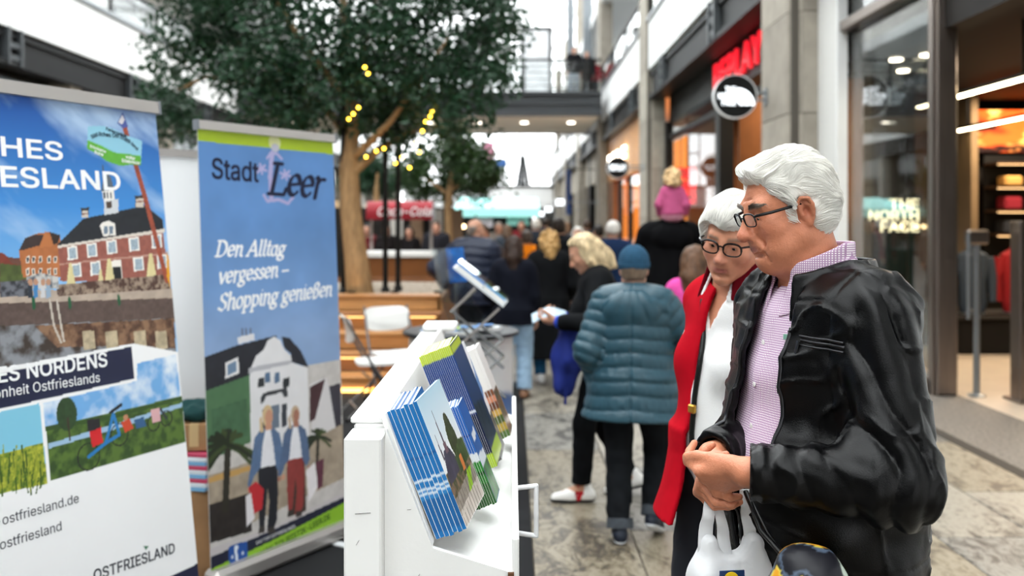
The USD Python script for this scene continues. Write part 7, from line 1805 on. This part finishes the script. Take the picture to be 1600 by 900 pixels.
for x in (PX1 - .06,):
    obj('end_panel', xf(prism(Polygon([(8.97, 0.0)] + [q for k, (y, z) in enumerate(steps) for q in ((y + .02, (steps[k - 1][1] if k else 0.) - .03 if k else 0.), (y + .02, z - .03))] + [(13.2, .79), (13.2, 0)]).buffer(0), .03), basis((0, 1, 0), (0, 0, 1), (1, 0, 0)), (x, 0, 0)), m_wd[1], PL)
obj('back_panel', bx(PX0, PX1, 13.2, 13.24, 0, .84), m_wd[3], PL)
gr = thing('gravel', 'pale gravel filling the top of the timber planter', 'gravel', kind='stuff')
gm = gridmesh(60, 50, PX1 - PX0 - .1, 2.6); gm.vertices[:, 2] = fnoise(gm.vertices.astype(F32) * A3(16, 16, 1), 2) * .03 + fnoise(gm.vertices.astype(F32) * A3(40, 40, 1), 3) * .02; obj('bed', xf(gm, t=(PX0 + .05, 10.6, .755)), mat('gravel', '#9c8f80', .9, var=.45, vs=40.), gr)
for k in range(7):
    p = np.array([PX0 + .5 + .48 * k, 10.66, .81]); t = thing('planter_spotlight', 'small warm ground spotlight along the front of the planter gravel', 'lamp', p, group='ground spotlights in the planter')
    obj('housing', lathe([(0, -.02), (.04, -.02), (.05, .03), (.044, .03), (.036, .0), (0, .0)], 16), m_black, t); obj('lens', lathe([(0, .012), (.038, .012), (.038, .018), (0, .018)], 16), emat('ground_glow', '#ffc983', 9.), t)

# lamp posts in the planter
for px, Y, top, lab in ((536, 11.0, 3.2, 'slim black lamp post left of the tree trunk'), (602, 11.3, 3.1, 'slim black lamp post right of the trunk, left one of the pair'), (622, 11.5, 3.1, 'slim black lamp post right of the trunk, right one of the pair')):
    x = (px - 800) / FPX * Y; t = thing('lamp_post', lab, 'lamp post', (x, Y, .76))
    obj('post', rod((0, 0, 0), (0, 0, top - .76), .032, .028, 14), m_black, t, smooth=40); obj('collar', lathe([(0, 0), (.05, 0), (.05, .06), (.035, .09), (0, .09)], 16), m_black, t)
    obj('lamp', cat_(xf(lathe([(0, 0), (.05, .0), (.06, .12), (.03, .15), (0, .15)], 16), rx(140), (0, -.07, top - 1.15))), m_black, t); obj('lamp_glass', xf(trimesh.creation.icosphere(2, .035), t=(0, -.085, top - 1.19)), emat('lamp_glow', '#ffdc9a', 12.), t)

# ------------------------------------------------------------------ trees
def leaf_cluster(seed, n, size):
    r = np.random.default_rng(seed); V, Fc = [], []
    for k in range(n):
        d = r.normal(size=3); d[2] = d[2] * .6 - .25; d /= np.linalg.norm(d); o = r.normal(size=3) * size * .8
        s = np.cross(d, r.normal(size=3)); s /= np.linalg.norm(s); up = np.cross(s, d)
        L = size * r.uniform(.8, 1.25); w = L * .24; b = len(V)
        V += [o, o + d * L * .45 + s * w - up * w * .25, o + d * L * .5, o + d * L * .45 - s * w - up * w * .25, o + d * L - up * L * .14]
        Fc += [[b, b + 1, b + 2], [b, b + 2, b + 3], [b + 1, b + 4, b + 2], [b + 2, b + 4, b + 3]]
    return trimesh.Trimesh(np.array(V), np.array(Fc), process=False)
def leafmat(name, c1, c2, c3):
    n = {'oi': ('object_info', {}), 'g': ('geometry', {}), 'rp': ('rgb_ramp', {'ramp': [(0, lin(c1)), (.6, lin(c2)), (1, lin(c3))]}), 'p': ('principled_bsdf', {'roughness': .42, 'specular_ior_level': .5}), 't': ('translucent_bsdf', {}), 'm': ('mix_closure', {'fac': .22})}
    return usdkit.material(stage, '/World/Looks/' + name, n, [('g.random_per_island', 'rp.fac'), ('rp.color', 'p.base_color'), ('rp.color', 't.color'), ('p.BSDF', 'm.closure1'), ('t.BSDF', 'm.closure2')], surface='m.closure')
m_leaf = leafmat('leaf_dark', '#24462d', '#42704a', '#86a878'); m_leaf2 = leafmat('leaf_mid', '#2c481f', '#54762f', '#9aa84a')
m_bark = mat('bark', '#a3825c', .85, var=.3, vs=8., stretch=(3, 3, .7), bump=.6, bs=22, bdist=.02)
def foliage(parent, blobs, n, material, size=.085, seed=1):
    r = np.random.default_rng(seed); pos = []
    vol = np.array([b[1] ** 2.3 for b in blobs]); vol /= vol.sum()
    for (c, R, fl), k in zip(blobs, np.round(vol * n).astype(int)):
        d = r.normal(size=(k, 3)); d /= np.linalg.norm(d, axis=1, keepdims=True); rad = R * r.random(k) ** .42
        q = d * rad[:, None] * [1, 1, fl]; pos.append(q + c)
    pos = np.vstack(pos); nz = fnoise((pos * 1.9).astype(F32), 5); pos = pos[nz > .30]
    path = str(parent.GetPath()) + '/' + numbered(str(parent.GetPath()), 'foliage')
    pi = UsdGeom.PointInstancer.Define(stage, path); rel = pi.CreatePrototypesRel(); UsdGeom.Scope.Define(stage, path + '/leaf_sprays')
    for k in range(4):
        pm = usdkit.mesh(stage, f'{path}/leaf_sprays/spray_{k + 1:03d}', leaf_cluster(k + seed * 10, 11, size), material); rel.AddTarget(pm.GetPath())
    q = r.normal(size=(len(pos), 4)); q /= np.linalg.norm(q, axis=1, keepdims=True); q[:, 1:3] *= .35; q /= np.linalg.norm(q, axis=1, keepdims=True)
    pi.CreateProtoIndicesAttr(Vt.IntArray.FromNumpy(r.integers(0, 4, len(pos)).astype(np.int32))); pi.CreatePositionsAttr(Vt.Vec3fArray.FromNumpy(pos.astype(np.float32)))
    pi.CreateOrientationsAttr(Vt.QuathArray([Gf.Quath(float(a), float(b), float(c), float(d)) for a, b, c, d in q])); pi.CreateScalesAttr(Vt.Vec3fArray.FromNumpy(np.repeat(r.uniform(.8, 1.3, (len(pos), 1)), 3, 1).astype(np.float32)))
    setcd(pi.GetPrim(), kind='stuff'); return pos
T1 = thing('indoor_tree', 'large leafy fig tree growing from the timber planter', 'tree')
TB = [(300, 60, 100), (262, 155, 55), (405, 60, 115), (420, 150, 85), (540, 120, 115), (640, 60, 125), (735, 60, 95), (700, 150, 85), (600, 180, 65), (278, 195, 42), (770, 110, 55), (520, -60, 150), (680, -50, 150), (350, -50, 130), (620, 195, 50), (470, 190, 45), (780, 40, 50)]
rt = np.random.default_rng(12); blobs = []
for px, py, rp in TB:
    Y = 11.2 + rt.uniform(-.7, .9); blobs.append((pix(px, py, Y), rp / FPX * Y, .85))
foliage(T1, blobs, 3200, m_leaf, .085, 3)
base = pix(563, 462, 10.95); base[2] = .76
tr = [base, pix(556, 400, 10.95), pix(548, 330, 11.0), pix(545, 260, 11.05), pix(548, 200, 11.1), pix(545, 130, 11.2), pix(540, 40, 11.3), pix(530, -60, 11.4)]
obj('trunk', tube(tr, [.16, .135, .12, .11, .10, .075, .055, .03], 18), m_bark, T1, smooth=True)
for k, P in enumerate(([(546, 250, 11.05), (575, 225, 10.9), (610, 190, 10.8), (660, 120, 10.8), (700, 60, 10.9)], [(547, 215, 11.1), (500, 160, 11.2), (440, 110, 11.3), (380, 60, 11.4)], [(547, 190, 11.1), (560, 120, 11.3), (575, 40, 11.5), (600, -40, 11.6)], [(546, 160, 11.1), (480, 80, 10.9), (430, 0, 10.8), (400, -60, 10.7)], [(552, 270, 11.0), (590, 235, 11.2), (650, 200, 11.5), (720, 150, 11.7), (770, 110, 11.7)], [(470, 130, 11.2), (400, 130, 11.4), (320, 120, 11.5), (280, 140, 11.5)])):
    obj('branch', tube([pix(*q) for q in P], np.linspace(.055, .014, len(P)), 10), m_bark, T1, smooth=True)
T2 = thing('indoor_tree', 'smaller tree with lighter leaves farther down the mall', 'tree')
blobs = [(pix(px, py, 19 + rt.uniform(-.5, .5)), rp / FPX * 19, .8) for px, py, rp in ((690, 250, 45), (650, 265, 30), (740, 260, 42), (770, 275, 25), (700, 290, 28), (745, 295, 25), (660, 300, 22), (715, 225, 35))]
foliage(T2, blobs, 750, m_leaf2, .10, 5)
obj('trunk', tube([(pix(700, 0, 19)[0], 19, 0), pix(702, 380, 19), pix(700, 320, 19), pix(706, 270, 19), pix(720, 230, 19)], [.10, .085, .075, .05, .02], 12), m_bark, T2, smooth=True)
obj('branch', tube([pix(701, 300, 19), pix(735, 275, 19.1), pix(765, 268, 19.2)], [.04, .03, .012], 8), m_bark, T2); obj('branch', tube([pix(701, 305, 19), pix(675, 285, 18.9), pix(650, 268, 18.9)], [.04, .03, .012], 8), m_bark, T2)
T3 = thing('indoor_tree', 'blurred dark green tree left of the smaller one, behind the big crown', 'tree')
blobs = [(pix(px, py, 24 + rt.uniform(-.5, .5)), rp / FPX * 24, .8) for px, py, rp in ((600, 290, 24), (560, 285, 26), (580, 260, 30), (630, 280, 24))]
foliage(T3, blobs, 420, m_leaf, .11, 7)
obj('trunk', tube([(pix(588, 0, 24)[0], 24, 0), pix(588, 360, 24), pix(588, 300, 24), pix(590, 270, 24)], [.1, .09, .07, .03], 10), m_bark, T3)
fl_ = np.random.default_rng(6)
spots = [(545, 186, 10.3), (552, 178, 10.3), (560, 168, 10.4), (600, 232, 10.6), (588, 236, 10.6), (572, 245, 10.7), (628, 246, 10.8), (655, 238, 10.8), (665, 190, 10.5), (672, 182, 10.5), (682, 196, 10.6), (660, 205, 10.6), (640, 262, 10.9), (570, 105, 10.2), (575, 115, 10.2), (618, 255, 10.9), (675, 174, 10.5), (648, 225, 10.7)]
for px, py, Y in spots:
    t = thing('string_light', 'tiny warm string light hanging among the leaves of the big tree', 'lamp', pix(px, py, Y), group='string lights in the big tree')
    obj('bulb', trimesh.creation.icosphere(2, .016), emat('bulb_glow', '#ffc838', 7.), t); obj('wire', rod((0, 0, .01), (0, 0, .30), .003, n=6), m_black, t)

# ------------------------------------------------------------------ kiosk, awnings, stall
KB = thing('kiosk_counter', 'brown kiosk counter with a white top under the red awning', 'counter')
ka, kb = pix(566, 0, 17)[0], pix(676, 0, 17)[0]
obj('front_panel', bx(ka, kb, 17.0, 17.06, 0, .96), mat('kiosk_brown', '#7b4a22', .55, var=.15, vs=2.), KB); obj('worktop', bx(ka - .03, kb + .03, 16.96, 17.7, .975, 1.07, .01), mat('kiosk_top', '#f0eeea', .4), KB); obj('side_panel', bx(kb - .06, kb, 17.06, 17.7, 0, .97), MATS['kiosk_brown'], KB)
AW = thing('drum_awning', 'red curved kiosk awning with white script lettering', 'awning')
aa, ab = pix(572, 0, 17.0), pix(676, 0, 17.0); zt, zb_ = pix(0, 314, 17)[2], pix(0, 343, 17)[2]
prof = [(0, zt)] + [(-.26 * math.sin(t), zb_ + .10 + (zt - zb_ - .10) * math.cos(t)) for t in np.linspace(0.1, PI / 2, 10)] + [(-.26, zb_), (0, zb_)]
obj('canopy', xf(prism(Polygon(prof), ab[0] - aa[0]), basis((0, 1, 0), (0, 0, 1), (1, 0, 0)), (aa[0], 17.26, 0)), mat('awning_red', '#8e1824', .6, var=.1, vs=3.), AW, smooth=30)
obj('end_trim', bx(ab[0], ab[0] + .03, 17.0, 17.26, zb_, zt - .02), mat('awning_grey', '#9aa0a4', .5), AW)
L_ = text('Coca-Cola', .15, .012, True, sx=.9, shear=.25); obj('lettering', xf(L_, FACE_CAM, (pix(588, 0, 17)[0], 16.985, pix(0, 337, 17)[2])), mat('ink_awning', '#f2e6e6', .6), AW)
obj('pole', cat_(rod((aa[0] + .05, 17.3, 0), (aa[0] + .05, 17.3, zt), .025), rod((ab[0] - .05, 17.3, 0), (ab[0] - .05, 17.3, zt), .025)), m_alu, AW)
KW = thing('kiosk_wall', 'dim kiosk back wall with pale panels behind the counter', 'kiosk')
obj('wall_panel', bx(ka - 1.5, kb + .2, 20.2, 20.3, 0, 1.9), m_shopdark, KW)
for k in range(4): obj('pale_panel', bx(ka + .1 + k * .42, ka + .36 + k * .42, 20.12, 20.19, .4 + .2 * (k % 2), 1.85), mat('pale_panel%d' % (k % 2), ['#cfcac2', '#8a6f58'][k % 2], .6), KW)
ST = thing('market_stall', 'market stall with a lit turquoise awning down the mall', 'stall')
sa, sb = pix(712, 0, 23)[0], pix(842, 0, 23)[0]
obj('awning', xf(prism(Polygon([(22.4, pix(0, 339, 22.4)[2]), (22.4, pix(0, 326, 22.4)[2]), (24.6, pix(0, 322, 22.4)[2] + .25), (24.6, pix(0, 330, 22.4)[2] + .2)]), sb - sa), basis((0, 1, 0), (0, 0, 1), (1, 0, 0)), (sa, 0, 0)), mat('awning_teal_glow', '#9fdcd6', .6, emit='#9fe8e2', es=.25), ST)  # awning cloth emits a little, imitating the light on it
obj('back_wall', bx(sa, sb - .5, 24.5, 24.6, 0, 1.9), m_black, ST); obj('counter', bx(sa, sb - .4, 22.8, 23.3, 0, .95), mat('stall_green', '#10352c', .6), ST)
for x in (sa + .04, sa + .55, sb - .04): obj('post', bx(x - .05, x + .05, 22.55, 22.65, 0, 1.72), MATS['stall_green'], ST)
obj('notice_board', bx(pix(742, 0, 22.5)[0], pix(770, 0, 22.5)[0], 22.5, 22.54, pix(0, 355, 22.5)[2], pix(0, 341, 22.5)[2]), mat('notice', '#d6cfd6', .6, var=.2, vs=9.), ST)
obj('teal_panel', bx(pix(792, 0, 22.5)[0], pix(826, 0, 22.5)[0], 22.5, 22.54, pix(0, 352, 22.5)[2], pix(0, 338, 22.5)[2]), mat('teal_panel', '#8fd4c8', .5, var=.3, vs=6.), ST)
for px in (690, 700, 724, 736): 
    t = thing('stall_lamp', 'small round warm lamp hanging at the market stall', 'lamp', pix(px, 354, 22.7), group='round lamps at the market stall'); obj('bulb', trimesh.creation.icosphere(2, .05), emat('stall_glow', '#ffd9a0', 6.), t); obj('cord', rod((0, 0, .04), (0, 0, .45), .006, n=6), m_black, t)

# ------------------------------------------------------------------ the man's bags
m_plastic = usdkit.material(stage, '/World/Looks/bag_plastic', {'p': ('principled_bsdf', {'base_color': lin('#e9eaec'), 'roughness': .38}), 't': ('translucent_bsdf', {'color': lin('#e9eaec')}), 'm': ('mix_closure', {'fac': .25}), 'tc': ('texture_coordinate', {}), 'n': ('noise_texture', {'scale': 34., 'detail': 3.}), 'b': ('bump', {'strength': .4, 'distance': .006})},
    [('tc.object', 'n.vector'), ('n.fac', 'b.height'), ('b.normal', 'p.normal'), ('p.BSDF', 'm.closure1'), ('t.BSDF', 'm.closure2')], surface='m.closure')
BG = thing('carrier_bag', 'white plastic carrier bag hanging from the man\'s clasped hands', 'bag')
q = lambda px, py, Y=1.90: pix(px, py, Y)
def bagf(P):
    d = U(.03, chain(P, [q(1110, 850), q(1108, 900), q(1098, 1000), q(1100, 1110)], [.022, .034, .055, .06], .03), chain(P, [q(1178, 850), q(1182, 900), q(1190, 1000), q(1195, 1110)], [.022, .034, .055, .06], .03), chain(P, [q(1144, 875), q(1144, 1000), q(1146, 1110)], [.026, .055, .065], .03))
    d = smin(d, rbox(P, q(1145, 990), (.062, .028, .12), .02), .03)
    d = smax(d, -ell(P, q(1142, 838), (.018, .06, .030)), .012)
    return d + (fnoise(P * A3(34, 34, 9), 4) - .5) * .014
bm_ = nets(bagf, q(1040, 1180) - [0, .14, 0], q(1260, 820) + [0, .14, 0], .0045, 1.7); obj('sack', bm_, m_plastic, BG, smooth=True)
def strapm(P, w0, w1, th=.004, dr=(1, 0, 0)):
    P = np.array(P); k = 16; d = np.linspace(0, len(P) - 1, k); Q = np.stack([np.interp(d, np.arange(len(P)), P[:, j]) for j in range(3)], 1); W_ = np.linspace(w0, w1, k)
    V, Fc = [], []; dr = np.array(dr, float)
    for i in range(k):
        for s, e in ((-1, -1), (1, -1), (1, 1), (-1, 1)): V.append(Q[i] + dr * s * W_[i] + np.array([0, 1, 0]) * e * th + np.array([0, .004 * math.sin(i * 1.3), 0]))
    for i in range(k - 1):
        for j in range(4): a, b = i * 4 + j, i * 4 + (j + 1) % 4; Fc += [[a, b, b + 4], [a, b + 4, a + 4]]
    Fc += [[0, 2, 1], [0, 3, 2], [4 * k - 4, 4 * k - 3, 4 * k - 2], [4 * k - 4, 4 * k - 2, 4 * k - 1]]
    return trimesh.Trimesh(np.array(V), np.array(Fc), process=False)
for P, w0, w1 in (([q(1113, 752), q(1110, 780), q(1104, 820), q(1100, 880)], .006, .016), ([q(1114, 752), q(1122, 790), q(1130, 830), q(1134, 885)], .006, .014), ([q(1164, 765), q(1168, 800), q(1176, 840), q(1184, 880)], .010, .020), ([q(1160, 765, 1.95), q(1164, 800, 1.95), q(1170, 850, 1.95)], .009, .018)):
    obj('handle', strapm(P, w0, w1), m_plastic, BG, smooth=True)
obj('print_blue', xf(prism(Polygon([(-.025, -.05), (.026, -.05), (.024, .012), (-.023, .010)]), .003), FACE_CAM, q(1143, 900, 1.832)), mat('bag_navy', '#16325e', .4), BG)
obj('print_yellow', xf(prism(Point(0, -.006).buffer(.014), .003), FACE_CAM, q(1143, 900, 1.829)), mat('bag_yellow', '#e8c21c', .4), BG)
CB = thing('patterned_bag', 'bulging bag with a bold yellow, black and grey pattern behind the white carrier bag', 'bag')
def cbf(P):
    c0_ = pix(1262, 938, 1.72); d = U(.04, ell(P, c0_, (.078, .06, .10)), chain(P, [c0_, c0_ + [0, 0, -.16], pix(1130, 1080, 2.03), pix(1128, 960, 2.03)], [.05, .05, .05, .06], .03))
    return d + (fnoise(P * F32(22), 6) - .5) * .022
cm_ = nets(cbf, np.array([.30, 1.58, .58]), np.array([.70, 2.16, 1.08]), .006, 1.6)
v = cm_.vertices.astype(F32); a1 = fnoise(v * A3(20, 20, 14) + A3(3, 1, 7), 1); a2 = fnoise(v * A3(26, 26, 20), 2)
cc = np.tile(lin('#15151c'), (len(v), 1)); cc[a1 > .58] = lin('#d99a22'); cc[(a1 > .42) & (a1 < .5)] = lin('#4d5a6c'); cc[a2 > .74] = lin('#c9d2c6'); cc[(a1 > .55) & (a1 < .58)] = lin('#d8c24a'); cc[v[:, 0] > pix(1306, 0, 1.72)[0]] = lin('#bcc8ba'); cc[(v[:, 0] < pix(1092, 0, 2.0)[0]) & (a1 > .45)] = lin('#a8552e')
obj('sack', cm_, mat('bag_pattern', vcol=True, rough=.45), CB, smooth=True, colors=cc)
obj('handle', cat_(tube([pix(1225, 870, 1.73), pix(1190, 830, 1.78), pix(1165, 768, 1.86)], .005, 8), tube([pix(1228, 872, 1.73), pix(1200, 835, 1.80), pix(1168, 772, 1.90)], .005, 8)), MATS['strap_black'] if 'strap_black' in MATS else m_black, CB, smooth=True)
